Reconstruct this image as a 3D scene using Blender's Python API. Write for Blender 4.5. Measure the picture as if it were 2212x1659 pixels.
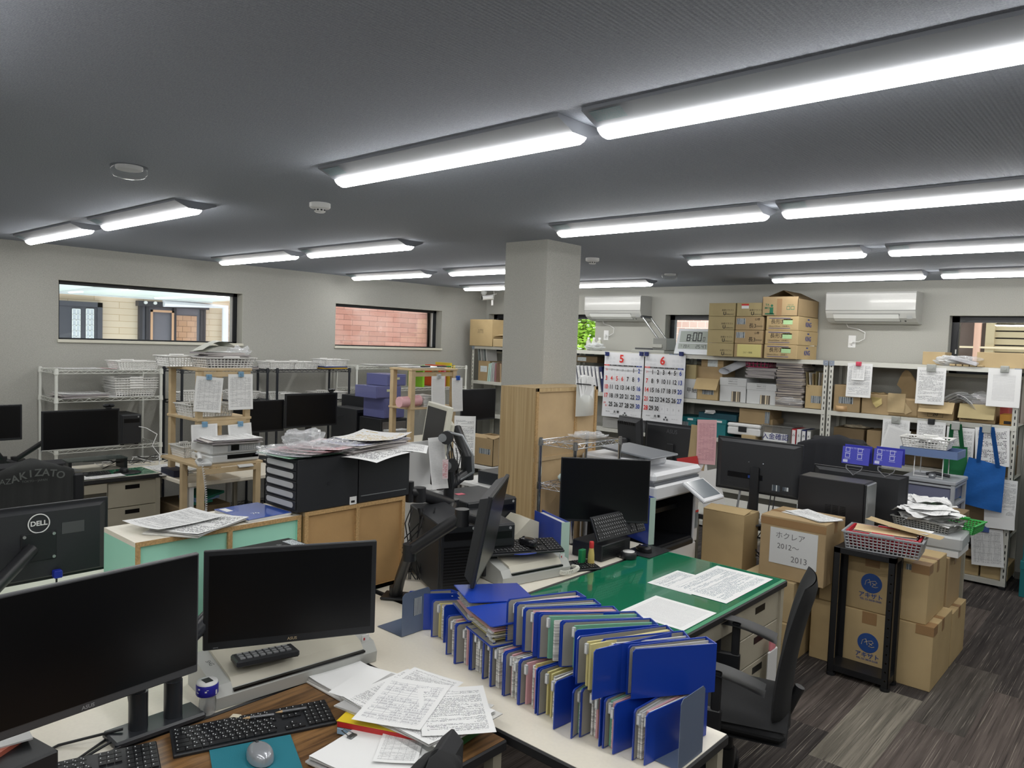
import bpy, bmesh, math, random
from mathutils import Vector, Matrix, noise as mnoise
RND = random.Random(11)
SC = bpy.context.scene
COL = SC.collection
for o in list(bpy.data.objects): bpy.data.objects.remove(o)
# ---------------------------------------------------------------- camera
F_PX = 1621.36; YAW = 0.726515; PITCH = -0.0562385; ROLL = 0.0361583; CAMZ = 1.87
_f = Vector((-math.sin(YAW)*math.cos(PITCH), math.cos(YAW)*math.cos(PITCH), math.sin(PITCH)))
_r = Vector((math.cos(YAW), math.sin(YAW), 0)); _u = _r.cross(_f)
_r, _u = math.cos(ROLL)*_r+math.sin(ROLL)*_u, -math.sin(ROLL)*_r+math.cos(ROLL)*_u
CAM = Vector((0, 0, CAMZ))
cam = bpy.data.cameras.new('camera'); cam.sensor_fit = 'HORIZONTAL'; cam.sensor_width = 36
cam.lens = F_PX*36/2212; cam.clip_start = .02; cam.clip_end = 200
camo = bpy.data.objects.new('camera', cam); COL.objects.link(camo)
camo.matrix_world = Matrix(((_r.x,_u.x,-_f.x,0),(_r.y,_u.y,-_f.y,0),(_r.z,_u.z,-_f.z,CAMZ),(0,0,0,1)))
SC.camera = camo
def _ray(x, y): return _r*((x-1106)/F_PX)-_u*((y-829.5)/F_PX)+_f
def at(ax, x, y, v):                     # where the sight line of a point of the survey meets a plane of the room
    d = _ray(x, y); t = (v-CAM[ax])/d[ax]; return CAM+d*t
def AX(x, y, v): return at(0, x, y, v)
def AY(x, y, v): return at(1, x, y, v)
def AZ(x, y, v): return at(2, x, y, v)
# ---------------------------------------------------------------- world, exposure
w = bpy.data.worlds.new('daylight'); SC.world = w; w.use_nodes = True
bg = w.node_tree.nodes['Background']; bg.inputs[0].default_value = (.93, .95, 1, 1); bg.inputs[1].default_value = 3.2
SC.view_settings.view_transform = 'Standard'; SC.view_settings.look = 'None'
SC.view_settings.gamma = 1; SC.view_settings.exposure = 0.0
SC.view_settings.use_curve_mapping = False
LAMP = 30.5                              # brightness of every ceiling lamp's diffuser
# ---------------------------------------------------------------- colours and materials
def c(r, g, b):
    f = lambda v: ((v/255+.055)/1.055)**2.4 if v > 10 else v/255/12.92
    return (f(r), f(g), f(b), 1)
class T:                                  # small helper for node trees
    def __init__(s, name):
        s.mat = bpy.data.materials.new(name); s.mat.use_nodes = True
        s.t = s.mat.node_tree; s.b = s.t.nodes['Principled BSDF']; s.out = s.t.nodes['Material Output']
    def n(s, kind, **kw):
        nd = s.t.nodes.new('ShaderNode'+kind)
        for k, v in kw.items(): setattr(nd, k, v)
        return nd
    def l(s, a, b): s.t.links.new(a, b)
    def put(s, sock, v):
        if hasattr(v, 'is_output') or isinstance(v, bpy.types.NodeSocket): s.l(v, sock)
        else: sock.default_value = v
    def m(s, op, a, b=None, cc=None):
        nd = s.n('Math', operation=op); s.put(nd.inputs[0], a)
        if b is not None: s.put(nd.inputs[1], b)
        if cc is not None: s.put(nd.inputs[2], cc)
        return nd.outputs[0]
    def mix(s, f, a, b):
        nd = s.n('Mix', data_type='RGBA'); s.put(nd.inputs[0], f); s.put(nd.inputs[6], a); s.put(nd.inputs[7], b)
        return nd.outputs[2]
    def co(s, which='Object'):
        return s.n('TexCoord').outputs[which]
    def xyz(s, v):
        nd = s.n('SeparateXYZ'); s.l(v, nd.inputs[0]); return nd.outputs
    def vec(s, x, y, z):
        nd = s.n('CombineXYZ'); s.put(nd.inputs[0], x); s.put(nd.inputs[1], y); s.put(nd.inputs[2], z); return nd.outputs[0]
    def noise(s, v, scale, detail=2, rough=.5):
        nd = s.n('TexNoise'); s.l(v, nd.inputs['Vector']); nd.inputs['Scale'].default_value = scale
        nd.inputs['Detail'].default_value = detail; nd.inputs['Roughness'].default_value = rough
        return nd.outputs['Fac']
    def bump(s, h, strength, dist=.002):
        nd = s.n('Bump'); nd.inputs['Strength'].default_value = strength; nd.inputs['Distance'].default_value = dist
        s.l(h, nd.inputs['Height']); s.l(nd.outputs[0], s.b.inputs['Normal'])
    def ramp(s, v, lo, hi):
        nd = s.n('MapRange'); s.l(v, nd.inputs[0]); nd.inputs[1].default_value = lo; nd.inputs[2].default_value = hi
        return nd.outputs[0]
MC = {}
def mat(name, col, rough=.5, metal=0, spec=.5, vary=0, vs=8, bump=0, bs=300, coat=0, alpha=1, trans=0, emit=0):
    if name in MC: return MC[name]
    t = T(name); b = t.b
    b.inputs['Base Color'].default_value = col; b.inputs['Roughness'].default_value = rough
    b.inputs['Metallic'].default_value = metal; b.inputs['Specular IOR Level'].default_value = spec
    b.inputs['Coat Weight'].default_value = coat; b.inputs['Alpha'].default_value = alpha
    b.inputs['Transmission Weight'].default_value = trans
    if emit: b.inputs['Emission Color'].default_value = col; b.inputs['Emission Strength'].default_value = emit
    if vary or bump: co = t.co('Object')
    if vary:
        k = t.noise(co, vs, 3); dk = tuple(x*(1-vary) for x in col[:3])+(1,); lt = tuple(min(1, x*(1+vary)) for x in col[:3])+(1,)
        t.l(t.mix(t.ramp(k, .3, .7), dk, lt), b.inputs['Base Color'])
    if bump: t.bump(t.noise(co, bs, 2), bump)
    MC[name] = t.mat; return t.mat
# ---------------------------------------------------------------- mesh builder
ID = Matrix.Identity(4)
def TR(x=0, y=0, z=0): return Matrix.Translation((x, y, z))
def RX(a): return Matrix.Rotation(a, 4, 'X')
def RY(a): return Matrix.Rotation(a, 4, 'Y')
def RZ(a): return Matrix.Rotation(a, 4, 'Z')
def SCL(x, y, z): return Matrix.Diagonal((x, y, z, 1))
D2 = math.radians
TXT = {}
def text_geo(s, bold=0.0):
    k = (s, bold)
    if k not in TXT:
        cu = bpy.data.curves.new('t', 'FONT'); cu.body = s; cu.size = 1; cu.align_x = 'CENTER'; cu.align_y = 'CENTER'; cu.offset = bold; cu.resolution_u = 3
        ob = bpy.data.objects.new('t', cu); me = bpy.data.meshes.new_from_object(ob)
        TXT[k] = ([v.co.copy() for v in me.vertices], [tuple(p.vertices) for p in me.polygons])
        bpy.data.objects.remove(ob); bpy.data.curves.remove(cu); bpy.data.meshes.remove(me)
    return TXT[k]
class MB:
    def __init__(s, M=None): s.v = []; s.f = []; s.mi = []; s.sm = []; s.mats = []; s.T = M or ID
    def _m(s, m):
        if m not in s.mats: s.mats.append(m)
        return s.mats.index(m)
    def mesh(s, vs, fs, m, M=None, smooth=False):
        A = s.T @ M if M is not None else s.T; o = len(s.v); k = s._m(m)
        flip = A.to_3x3().determinant() < 0
        s.v += [A @ Vector(v) for v in vs]
        for f in fs:
            f = tuple(i+o for i in f); s.f.append(f[::-1] if flip else f); s.mi.append(k); s.sm.append(smooth)
        return s
    def box(s, x0, x1, y0, y1, z0, z1, m, M=None, bev=0):
        x0, x1 = min(x0,x1), max(x0,x1); y0, y1 = min(y0,y1), max(y0,y1); z0, z1 = min(z0,z1), max(z0,z1)
        b = min(bev, (x1-x0)*.45, (y1-y0)*.45, (z1-z0)*.45)
        if b <= 0:
            vs = [(x, y, z) for z in (z0, z1) for y in (y0, y1) for x in (x0, x1)]
            return s.mesh(vs, [(0,2,3,1),(4,5,7,6),(0,1,5,4),(2,6,7,3),(0,4,6,2),(1,3,7,5)], m, M)
        vs = []; idx = {}
        X = (x0, x1); Y = (y0, y1); Z = (z0, z1)
        for i in (0, 1):
            for j in (0, 1):
                for k in (0, 1):
                    dx = b if i == 0 else -b; dy = b if j == 0 else -b; dz = b if k == 0 else -b
                    idx[i,j,k,0] = len(vs); vs.append((X[i], Y[j]+dy, Z[k]+dz))
                    idx[i,j,k,1] = len(vs); vs.append((X[i]+dx, Y[j], Z[k]+dz))
                    idx[i,j,k,2] = len(vs); vs.append((X[i]+dx, Y[j]+dy, Z[k]))
        fs = []
        for i in (0, 1):
            q = [idx[i,0,0,0], idx[i,1,0,0], idx[i,1,1,0], idx[i,0,1,0]]; fs.append(q if i else q[::-1])
            q = [idx[0,i,0,1], idx[1,i,0,1], idx[1,i,1,1], idx[0,i,1,1]]; fs.append(q[::-1] if i else q)
            q = [idx[0,0,i,2], idx[1,0,i,2], idx[1,1,i,2], idx[0,1,i,2]]; fs.append(q if i else q[::-1])
        for i in (0, 1):
            for j in (0, 1):
                q = [idx[i,j,0,0], idx[i,j,0,1], idx[i,j,1,1], idx[i,j,1,0]]; fs.append(q if i != j else q[::-1])
                q = [idx[i,0,j,0], idx[i,1,j,0], idx[i,1,j,2], idx[i,0,j,2]]; fs.append(q[::-1] if i != j else q)
                if i == j: fs[-1] = fs[-1][::-1]; fs[-1] = fs[-1]
                q = [idx[0,i,j,1], idx[1,i,j,1], idx[1,i,j,2], idx[0,i,j,2]]; fs.append(q)
        for i in (0, 1):
            for j in (0, 1):
                for k in (0, 1): fs.append([idx[i,j,k,0], idx[i,j,k,1], idx[i,j,k,2]])
        # orient outwards (convex solid)
        ctr = Vector(((x0+x1)/2, (y0+y1)/2, (z0+z1)/2)); ff = []
        for f in fs:
            a, b2, c2 = (Vector(vs[f[0]]), Vector(vs[f[1]]), Vector(vs[f[2]]))
            nn = (b2-a).cross(c2-a); mid = sum((Vector(vs[i]) for i in f), Vector())/len(f)
            ff.append(tuple(f) if nn.dot(mid-ctr) > 0 else tuple(f[::-1]))
        return s.mesh(vs, ff, m, M)
    def cyl(s, p0, p1, r, m, n=10, r2=None, M=None, smooth=True):
        p0 = Vector(p0); p1 = Vector(p1); r2 = r if r2 is None else r2; d = (p1-p0).normalized()
        a = d.orthogonal().normalized(); b = d.cross(a)
        vs = []; 
        for p, q in ((p0, r), (p1, r2)):
            for i in range(n):
                t = 2*math.pi*i/n; vs.append(p+(a*math.cos(t)+b*math.sin(t))*q)
        s.mesh(vs, [(i, (i+1) % n, n+(i+1) % n, n+i) for i in range(n)], m, M, smooth)
        s.mesh(vs, [tuple(range(n))[::-1], tuple(range(n, 2*n))], m, M)
        return s
    def tube(s, pts, r, m, n=6, M=None, taper=None):
        pts = [Vector(p) for p in pts]; vs = []; a = None; N = len(pts)
        for k, p in enumerate(pts):
            d = (pts[min(k+1, N-1)]-pts[max(k-1, 0)])
            d = d.normalized() if d.length > 1e-9 else Vector((0, 0, 1))
            if a is None: a = d.orthogonal().normalized()
            else:
                a = a-d*a.dot(d); a = a.normalized() if a.length > 1e-6 else d.orthogonal().normalized()
            b = d.cross(a); rr = taper[k] if taper else r
            for i in range(n):
                t = 2*math.pi*i/n; vs.append(p+(a*math.cos(t)+b*math.sin(t))*rr)
        fs = [(k*n+i, k*n+(i+1) % n, (k+1)*n+(i+1) % n, (k+1)*n+i) for k in range(N-1) for i in range(n)]
        s.mesh(vs, fs, m, M, True); s.mesh(vs, [tuple(range(n))[::-1], tuple(range((N-1)*n, N*n))], m, M)
        return s
    def prism(s, out, z0, z1, m, M=None):           # outline (counter-clockwise) in xy, extruded along z
        n = len(out); vs = [(x, y, z0) for x, y in out]+[(x, y, z1) for x, y in out]
        fs = [tuple(range(n))[::-1], tuple(range(n, 2*n))]+[(i, (i+1) % n, n+(i+1) % n, n+i) for i in range(n)]
        return s.mesh(vs, fs, m, M)
    def lathe(s, prof, m, n=16, M=None, smooth=True, caps=True):
        vs = []; fs = []
        for r, z in prof:
            for i in range(n):
                t = 2*math.pi*i/n; vs.append((r*math.cos(t), r*math.sin(t), z))
        for k in range(len(prof)-1):
            for i in range(n): fs.append((k*n+i, k*n+(i+1) % n, (k+1)*n+(i+1) % n, (k+1)*n+i))
        s.mesh(vs, fs, m, M, smooth)
        L = len(prof)-1
        if caps and abs(prof[0][0]-prof[-1][0]) > -1 and not (len(prof) > 3 and prof[0] == prof[-1]): s.mesh(vs, [tuple(range(n))[::-1], tuple(range(L*n, (L+1)*n))], m, M)
        return s
    def quad(s, a, b, cc, d, m, M=None): return s.mesh([a, b, cc, d], [(0, 1, 2, 3)], m, M)
    def text(s, st, size, m, M=None, bold=0.0):
        v, f = text_geo(st, bold); return s.mesh([p*size for p in v], f, m, M)
    def grid(s, fn, nu, nv, m, M=None, smooth=True):  # fn(u,v) -> point
        vs = [fn(i/nu, j/nv) for j in range(nv+1) for i in range(nu+1)]
        fs = [(j*(nu+1)+i, j*(nu+1)+i+1, (j+1)*(nu+1)+i+1, (j+1)*(nu+1)+i) for j in range(nv) for i in range(nu)]
        return s.mesh(vs, fs, m, M, smooth)
    def build(s, name, parent=None, M=None):
        me = bpy.data.meshes.new(name); me.from_pydata([tuple(v) for v in s.v], [], s.f)
        for k in s.mats: me.materials.append(k)
        me.polygons.foreach_set('material_index', s.mi); me.polygons.foreach_set('use_smooth', s.sm); me.update()
        o = bpy.data.objects.new(name, me); COL.objects.link(o)
        if parent is not None: o.parent = parent
        if M is not None: o.matrix_local = M
        return o
def tag(o, label, cat, group=None):
    o['label'] = label; o['category'] = cat
    if group: o['group'] = group
    return o
def thing(name, label, cat, M=None, group=None):
    o = bpy.data.objects.new(name, None); COL.objects.link(o); o.empty_display_size = .05
    if M is not None: o.matrix_world = M
    return tag(o, label, cat, group)
def struct(mb, name, parent=None):
    o = mb.build(name, parent)
    if parent is None: o['kind'] = 'structure'
    return o
def sroot(name):
    o = bpy.data.objects.new(name, None); COL.objects.link(o); o['kind'] = 'structure'; return o
KIDS = {}
def kids(o): return [q for q in bpy.data.objects if q.parent == o]
def dup(root, M, label=None, group=None, _k={}):
    if root.name not in _k: _k[root.name] = [(q, kids(q)) for q in kids(root)]
    r = root.copy(); COL.objects.link(r); r.matrix_world = M
    if label: r['label'] = label
    if group: r['group'] = group
    for q, gs in _k[root.name]:
        a = q.copy(); COL.objects.link(a); a.parent = r
        for g in gs:
            b = g.copy(); COL.objects.link(b); b.parent = a
    return r
# ================================================================ THE ROOM
XL = -7.33; YB = 7.65; XR = 2.6; YF = -2.2; ZC = 2.565
def wall_mat():
    t = T('fabric_wallpaper'); co = t.co('Object'); 
    k = t.noise(co, 260, 2, .6); k2 = t.noise(co, 1.3, 2)
    col = t.mix(t.ramp(k, .35, .65), c(158, 158, 152), c(184, 184, 178))
    t.l(col, t.b.inputs['Base Color']); t.b.inputs['Roughness'].default_value = .9; t.b.inputs['Specular IOR Level'].default_value = .15
    x = t.xyz(co); h = t.m('ADD', t.m('SINE', t.m('MULTIPLY', x[2], 2600)), t.m('SINE', t.m('MULTIPLY', t.m('ADD', x[0], x[1]), 2600)))
    t.bump(t.m('ADD', t.m('MULTIPLY', h, .25), k), .12, .0012); return t.mat
def ceil_mat():
    t = T('ribbed_ceiling_paper'); co = t.co('Object'); x = t.xyz(co)
    k = t.noise(co, 230, 2, .6)
    st = t.vec(t.m('MULTIPLY', x[0], .12), x[1], 0); k3 = t.noise(st, 420, 2, .6)
    t.l(t.mix(t.ramp(t.m('ADD', t.m('MULTIPLY', k, .5), t.m('MULTIPLY', k3, .5)), .4, .6), c(144, 150, 161), c(162, 168, 178)), t.b.inputs['Base Color'])
    t.b.inputs['Roughness'].default_value = .85; t.b.inputs['Specular IOR Level'].default_value = .2
    s = t.m('SINE', t.m('MULTIPLY', x[0], 520))
    t.bump(t.m('ADD', t.m('MULTIPLY', s, .6), t.m('MULTIPLY', k, 1.2)), .5, .0016); return t.mat
def carpet_mat():
    t = T('plank_carpet'); x = t.xyz(t.co('Object'))
    cx_ = t.m('DIVIDE', t.m('ADD', x[0], .93), .25); col = t.m('FLOOR', cx_)
    ry = t.m('ADD', t.m('SUBTRACT', x[1], .22), t.m('MULTIPLY', col, .28)); row = t.m('FLOOR', ry)
    wn = t.n('TexWhiteNoise', noise_dimensions='2D'); t.l(t.vec(col, row, 0), wn.inputs['Vector']); r = wn.outputs['Value']
    seed = t.m('MULTIPLY', r, 37)
    st = t.vec(t.m('ADD', x[0], seed), t.m('MULTIPLY', x[1], .010), seed)
    s1 = t.noise(st, 190, 3, .65)
    st2 = t.vec(t.m('ADD', x[0], t.m('MULTIPLY', seed, 3)), t.m('MULTIPLY', x[1], .04), seed)
    s2 = t.noise(st2, 32, 2, .5)
    rib = t.m('SINE', t.m('MULTIPLY', x[0], 1500)); pile = t.noise(t.co('Object'), 700, 1)
    base = t.n('ValToRGB'); t.l(r, base.inputs[0]); cr = base.color_ramp; cr.interpolation = 'CONSTANT'
    cr.elements[0].color = c(78, 73, 71); cr.elements[1].position = .28; cr.elements[1].color = c(106, 97, 92)
    for p, q in ((.52, (62, 60, 60)), (.68, (146, 140, 128)), (.80, (96, 91, 86)), (.92, (122, 113, 107))):
        e = cr.elements.new(p); e.color = c(*q)
    b1 = t.mix(t.ramp(s2, .38, .62), t.mix(.45, base.outputs[0], c(30, 29, 30)), base.outputs[0])
    b2 = t.mix(t.ramp(s1, .60, .68), b1, t.mix(.6, b1, c(170, 162, 150)))
    b3 = t.mix(t.ramp(s1, .42, .36), b2, t.mix(.5, b2, c(28, 27, 28)))
    t.l(b3, t.b.inputs['Base Color']); t.b.inputs['Roughness'].default_value = .95; t.b.inputs['Specular IOR Level'].default_value = .1
    t.bump(t.m('ADD', t.m('MULTIPLY', rib, .4), pile), .4, .003); return t.mat
M_WALL = wall_mat(); M_CEIL = ceil_mat(); M_FLOOR = carpet_mat()
M_SILL = mat('cream_window_board', c(214, 212, 198), .45); M_BLKF = mat('black_window_frame', c(24, 27, 33), .4)
M_REV = mat('pale_window_reveal', c(188, 187, 178), .7, bump=.2)
def glass_mat(name='window_glass', tint=(.93, .97, .95, 1)):
    t = T(name); t.t.nodes.remove(t.b)
    tr = t.n('BsdfTransparent'); tr.inputs[0].default_value = tint; gl = t.n('BsdfGlossy'); gl.inputs['Roughness'].default_value = .01
    fr = t.n('Fresnel'); fr.inputs[0].default_value = 1.5
    mx = t.n('MixShader'); t.l(fr.outputs[0], mx.inputs[0]); t.l(tr.outputs[0], mx.inputs[1]); t.l(gl.outputs[0], mx.inputs[2]); t.l(mx.outputs[0], t.out.inputs[0])
    return t.mat
M_GLASS = glass_mat()
struct(MB().box(XL-.2, XR+.2, YF-.2, YB+.2, -.12, 0, M_FLOOR), 'floor')
struct(MB().box(XL-.2, XR+.2, YF-.2, YB+.2, ZC, ZC+.15, M_CEIL), 'ceiling')
# walls with openings
TH = .16
WL = [(2.26, 3.985, 1.75, 2.27), (5.13, 6.81, 1.75, 2.245)]
def wall_with_holes(name, axis, p0, p1, a0, a1, holes):
    mb = MB(); y = a0
    def bx(u0, u1, z0, z1):
        if axis == 'x': mb.box(p0, p1, u0, u1, z0, z1, M_WALL)
        else: mb.box(u0, u1, p0, p1, z0, z1, M_WALL)
    for (u0, u1, z0, z1) in holes:
        bx(y, u0, 0, ZC); bx(u0, u1, 0, z0); bx(u0, u1, z1, ZC); y = u1
    bx(y, a1, 0, ZC); return struct(mb, name)
wall_with_holes('wall_left', 'x', XL-TH, XL, YF, YB, WL)
WBK = [(-7.28, -5.45, 1.73, 2.245), (-4.467, -2.74, 1.73, 2.245), (-1.576, .15, 1.73, 2.245)]
wall_with_holes('wall_back', 'y', YB, YB+TH, XL-TH, XR, WBK)
struct(MB().box(XR, XR+TH, YF, YB+TH, 0, ZC, M_WALL), 'wall_right')
struct(MB().box(XL-TH, XR+TH, YF-TH, YF, 0, ZC, M_WALL), 'wall_front')
struct(MB().box(-3.60, -3.222, 3.935, 4.31, 0, ZC, M_WALL), 'wall_pillar')
def window_left(n, y0, y1, z0, z1):
    r = sroot('window_%d' % n); d = XL-TH
    mb = MB(); f = .045
    mb.box(d, d+.05, y0, y1, z1-.035, z1, M_BLKF); mb.box(d, d+.05, y0, y1, z0, z0+.012, M_BLKF)
    mb.box(d, d+.05, y0, y0+f, z0, z1, M_BLKF); mb.box(d, d+.05, y1-f, y1, z0, z1, M_BLKF)
    mb.box(d+.01, d+.03, y1-f-.02, y1-f, z0, z1, mat('grey_glazing_bead', c(200, 200, 196), .5)); mb.build('window_frame', r)
    MB().box(d+.015, d+.021, y0+f, y1-f, z0+.012, z1-.035, M_GLASS).build('window_glass', r)
    rv = MB(); e = .004
    rv.box(d+.05, XL+.002, y0, y0+e, z0, z1, M_REV); rv.box(d+.05, XL+.002, y1-e, y1, z0, z1, M_REV); rv.box(d+.05, XL+.002, y0, y1, z1-e, z1, M_REV)
    rv.build('window_reveal', r)
    MB().box(d+.05, XL+.018, y0-.006, y1+.006, z0-.028, z0, M_SILL, bev=.003).build('window_sill', r)
for i, a in enumerate(WL): window_left(i+1, *a)
def window_back(n, x0, x1, z0, z1):
    r = sroot('window_%d' % n); d = YB+TH; mb = MB()
    mb.box(x0, x1, d-.05, d, z1-.055, z1, M_BLKF); mb.box(x0, x1, d-.05, d, z0, z0+.05, M_BLKF)
    mb.box(x0, x0+.06, d-.05, d, z0, z1, M_BLKF); mb.box(x1-.06, x1, d-.05, d, z0, z1, M_BLKF); mb.build('window_frame', r)
    cx_ = (x0+x1)/2
    la = MB(); la.box(cx_-.09-.02, cx_+.09-.02, d-.062, d-.05, z1-.045, z1-.022, mat('grey_latch', c(60, 64, 70), .4))
    la.prism([(.025*math.cos(t), .025*math.sin(t)) for t in [math.pi+math.pi*k/8 for k in range(9)]], 0, .012, M_BLKF, TR(cx_, d-.05, z1-.055) @ RX(math.pi/2))
    la.build('window_latch', r)
    cd = MB(); cd.tube([(x0+.15, d-.055, z1-.03), (x0+.09, d-.06, z1-.05), (x0+.05, d-.06, z1-.14), (x0+.045, d-.06, z1-.3)], .0012, M_BLKF, 4)
    cd.cyl((x0+.045, d-.06, z1-.30), (x0+.045, d-.06, z1-.34), .006, mat('white_toggle', c(230, 230, 228), .4)); cd.build('window_cord', r)
    MB().box(x0+.06, x1-.06, d-.03, d-.024, z0+.05, z1-.055, M_GLASS).build('window_glass', r)
    MB().box(x0-.006, x1+.006, YB-.018, d-.05, z0-.028, z0, M_SILL, bev=.003).build('window_sill', r)
for i, a in enumerate(WBK): window_back(i+3, *a)
# baseboards
M_BB = mat('grey_baseboard', c(120, 118, 112), .6)
struct(MB().box(XL, XL+.008, YF, YB, 0, .06, M_BB), 'baseboard_left')
struct(MB().box(XL, XR, YB-.008, YB, 0, .06, M_BB), 'baseboard_back')
# ---------------------------------------------------------------- ceiling lamps
M_LAMPB = mat('white_lamp_metal', c(122, 126, 134), .4, bump=.03)
def lamp_mat():
    t = T('lit_lamp_diffuser'); t.t.nodes.remove(t.b); e = t.n('Emission'); e.inputs[0].default_value = (1, .985, .955, 1); e.inputs[1].default_value = LAMP
    t.l(e.outputs[0], t.out.inputs[0]); return t.mat
M_LENS = lamp_mat()
def print_mat(name, bgc, ink, sx=40, sy=14):
    t = T(name); g = t.xyz(t.co('Generated'))
    ln = t.m('LESS_THAN', t.m('FRACT', t.m('MULTIPLY', g[1], sy)), .55)
    k = t.noise(t.vec(t.m('MULTIPLY', g[0], sx), t.m('FLOOR', t.m('MULTIPLY', g[1], sy)), 0), 1.0, 1)
    t.l(t.mix(t.m('MULTIPLY', ln, t.m('GREATER_THAN', k, .47)), bgc, ink), t.b.inputs['Base Color']); t.b.inputs['Roughness'].default_value = .6
    return t.mat
M_RATE = print_mat('printed_rating_label', c(132, 136, 142), c(80, 122, 128), 60, 9)
def make_lamp():
    r = thing('ceiling_lamp', '', 'ceiling light'); L = 1.262; W = .115
    mb = MB(); prof = [(-W, 0), (-W, -.010), (-.038, -.040), (.038, -.040), (W, -.010), (W, 0)]
    mb.prism(prof[::-1], 0, L, M_LAMPB, Matrix(((0, 0, 1, 0), (1, 0, 0, 0), (0, 1, 0, 0), (0, 0, 0, 1))) @ ID)
    mb.build('lamp_housing', r)
    n = 10; pr = [(.034*math.cos(t), -.042-.026*math.sin(t)) for t in [math.pi*k/n for k in range(n+1)]]
    lb = MB(); vs = []; stations = ((.0, .55), (.004, .80), (.014, 1), (L-.014, 1), (L-.004, .80), (L, .55))
    for xx, q in stations:
        for (y, z) in pr: vs.append((xx, y*(.9+.1*q), -.040+(z+.040)*q))
    m = len(pr); fs = [(k*m+i, (k+1)*m+i, (k+1)*m+i+1, k*m+i+1) for k in range(len(stations)-1) for i in range(m-1)]
    fs += [tuple(range(m)), tuple(range((len(stations)-1)*m, len(stations)*m))[::-1]]
    lb.mesh(vs, fs, M_LENS, None, True); lb.build('lamp_diffuser', r)
    q = MB(); q.quad((.02, -.105, 0), (.13, -.105, 0), (.13, -.062, -.0), (.02, -.062, 0), M_RATE)
    lo = MB(); a0 = .030/.077; z = lambda y: -.0115-(.115+y)*a0-.0006
    lo.quad((.02, -.108, z(-.108)), (.02, -.062, z(-.062)), (.13, -.062, z(-.062)), (.13, -.108, z(-.108)), M_RATE); lo.build('rating_label', r)
    return r
lamp0 = make_lamp(); used = False
ROWS = [(1.915, [-6.86, -5.30, -2.715, -1.365, .08]), (3.535, [-6.90, -5.42, -2.80, -1.45, -.03]), (5.185, [-7.06, -5.47, -2.84, -1.43, -.05]), (6.80, [-6.9, -5.42, -2.86, -1.475, -.1]),
        (.30, [-6.8, -5.3, -2.7, -1.35, 0]), (-1.3, [-5.3, -2.7, -1.35, 0])]
rown = ['nearest the camera', 'second from the camera', 'third from the camera', 'nearest the back wall', '', '']
coln = ['at the wall end', 'just before the pillar gap', 'beside the pillar gap', 'towards the right edge', 'beyond the right edge']
for j, (y, xs) in enumerate(ROWS):
    for i, x in enumerate(xs):
        if j == 3 and i in (0,): pass
        M = TR(x, y, ZC)
        if j < 4: lab = 'lit ceiling lamp %s, row %s' % (['by the left wall', 'second from the left wall', 'first right of the pillar gap', 'second right of the pillar gap', 'farthest right'][i], rown[j])
        else: lab = 'lit white ceiling lamp overhead behind the viewpoint'
        if not used: lamp0.matrix_world = M; lamp0['label'] = lab; lamp0['group'] = 'ceiling lamps'; used = True
        else: dup(lamp0, M, lab, 'ceiling lamps')
# the red tape on one lamp, alarms on the ceiling, camera on the wall
M_WHT = mat('white_plastic', c(225, 226, 226), .4); M_DK = mat('dark_plastic', c(26, 28, 32), .45)
def smoke_alarm(x, y, lab, clear=False, s=1):
    r = thing('smoke_alarm', lab, 'smoke alarm', TR(x, y, ZC), 'round alarms on the ceiling')
    if clear:
        m = mat('clear_dome', c(150, 155, 160), .08, alpha=.3)
        MB().lathe([(.055, 0), (.055, -.012), (.05, -.016)], M_WHT, 20).build('alarm_base', r)
        MB().lathe([(.075, 0), (.075, -.028), (.066, -.036), (.060, -.046), (.03, -.052), (.001, -.053)], m, 24).build('clear_cover', r)
    else:
        MB().lathe([(.055, 0), (.055, -.020), (.050, -.026), (.036, -.03)], M_WHT, 24).build('alarm_base', r)
        b = MB(); b.lathe([(.030, -.028), (.030, -.042), (.024, -.048), (.001, -.049)], M_WHT, 20)
        for k in range(10):
            t = 2*math.pi*k/10; b.box(-.005, .005, -.0315, -.029, -.041, -.033, M_DK, RZ(t))
        b.build('sensor_head', r)
    return r
smoke_alarm(-3.44, 1.335, 'clear domed alarm on the ceiling above the left window', True)
smoke_alarm(-3.46, 2.31, 'white smoke alarm with slotted head, nearest the middle lamp row')
smoke_alarm(-3.59, 4.96, 'small round fitting on the ceiling just right of the pillar top')
smoke_alarm(-3.665, 6.32, 'clear domed alarm on the ceiling above the tape-topped cartons', True)
r = thing('security_camera', 'white security camera mounted at the back left corner', 'camera', TR(-6.98, 7.35, ZC))
MB().lathe([(.04, 0), (.04, -.03), (.02, -.05)], M_WHT, 16, TR(-.12, 0, -.03)).cyl((-.08, 0, -.1), (.06, .06, -.06), .006, M_WHT).build('mounting_bracket', r)
a = MB(); a.cyl((-.05, -.1, -.125), (.03, .02, -.105), .032, M_WHT, 14); a.cyl((-.054, -.106, -.126), (-.05, -.1, -.125), .026, mat('lens_black', c(8, 8, 10), .1), 14); a.build('camera_body', r)
MB().tube([(.05, 0, -.1), (.08, -.02, -.15), (.09, -.02, -.07), (.06, 0, -.02)], .004, M_WHT).box(.05, .085, -.03, -.025, -.22, -.15, mat('tag_white', c(235, 235, 235), .6)).build('camera_cable', r)
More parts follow.
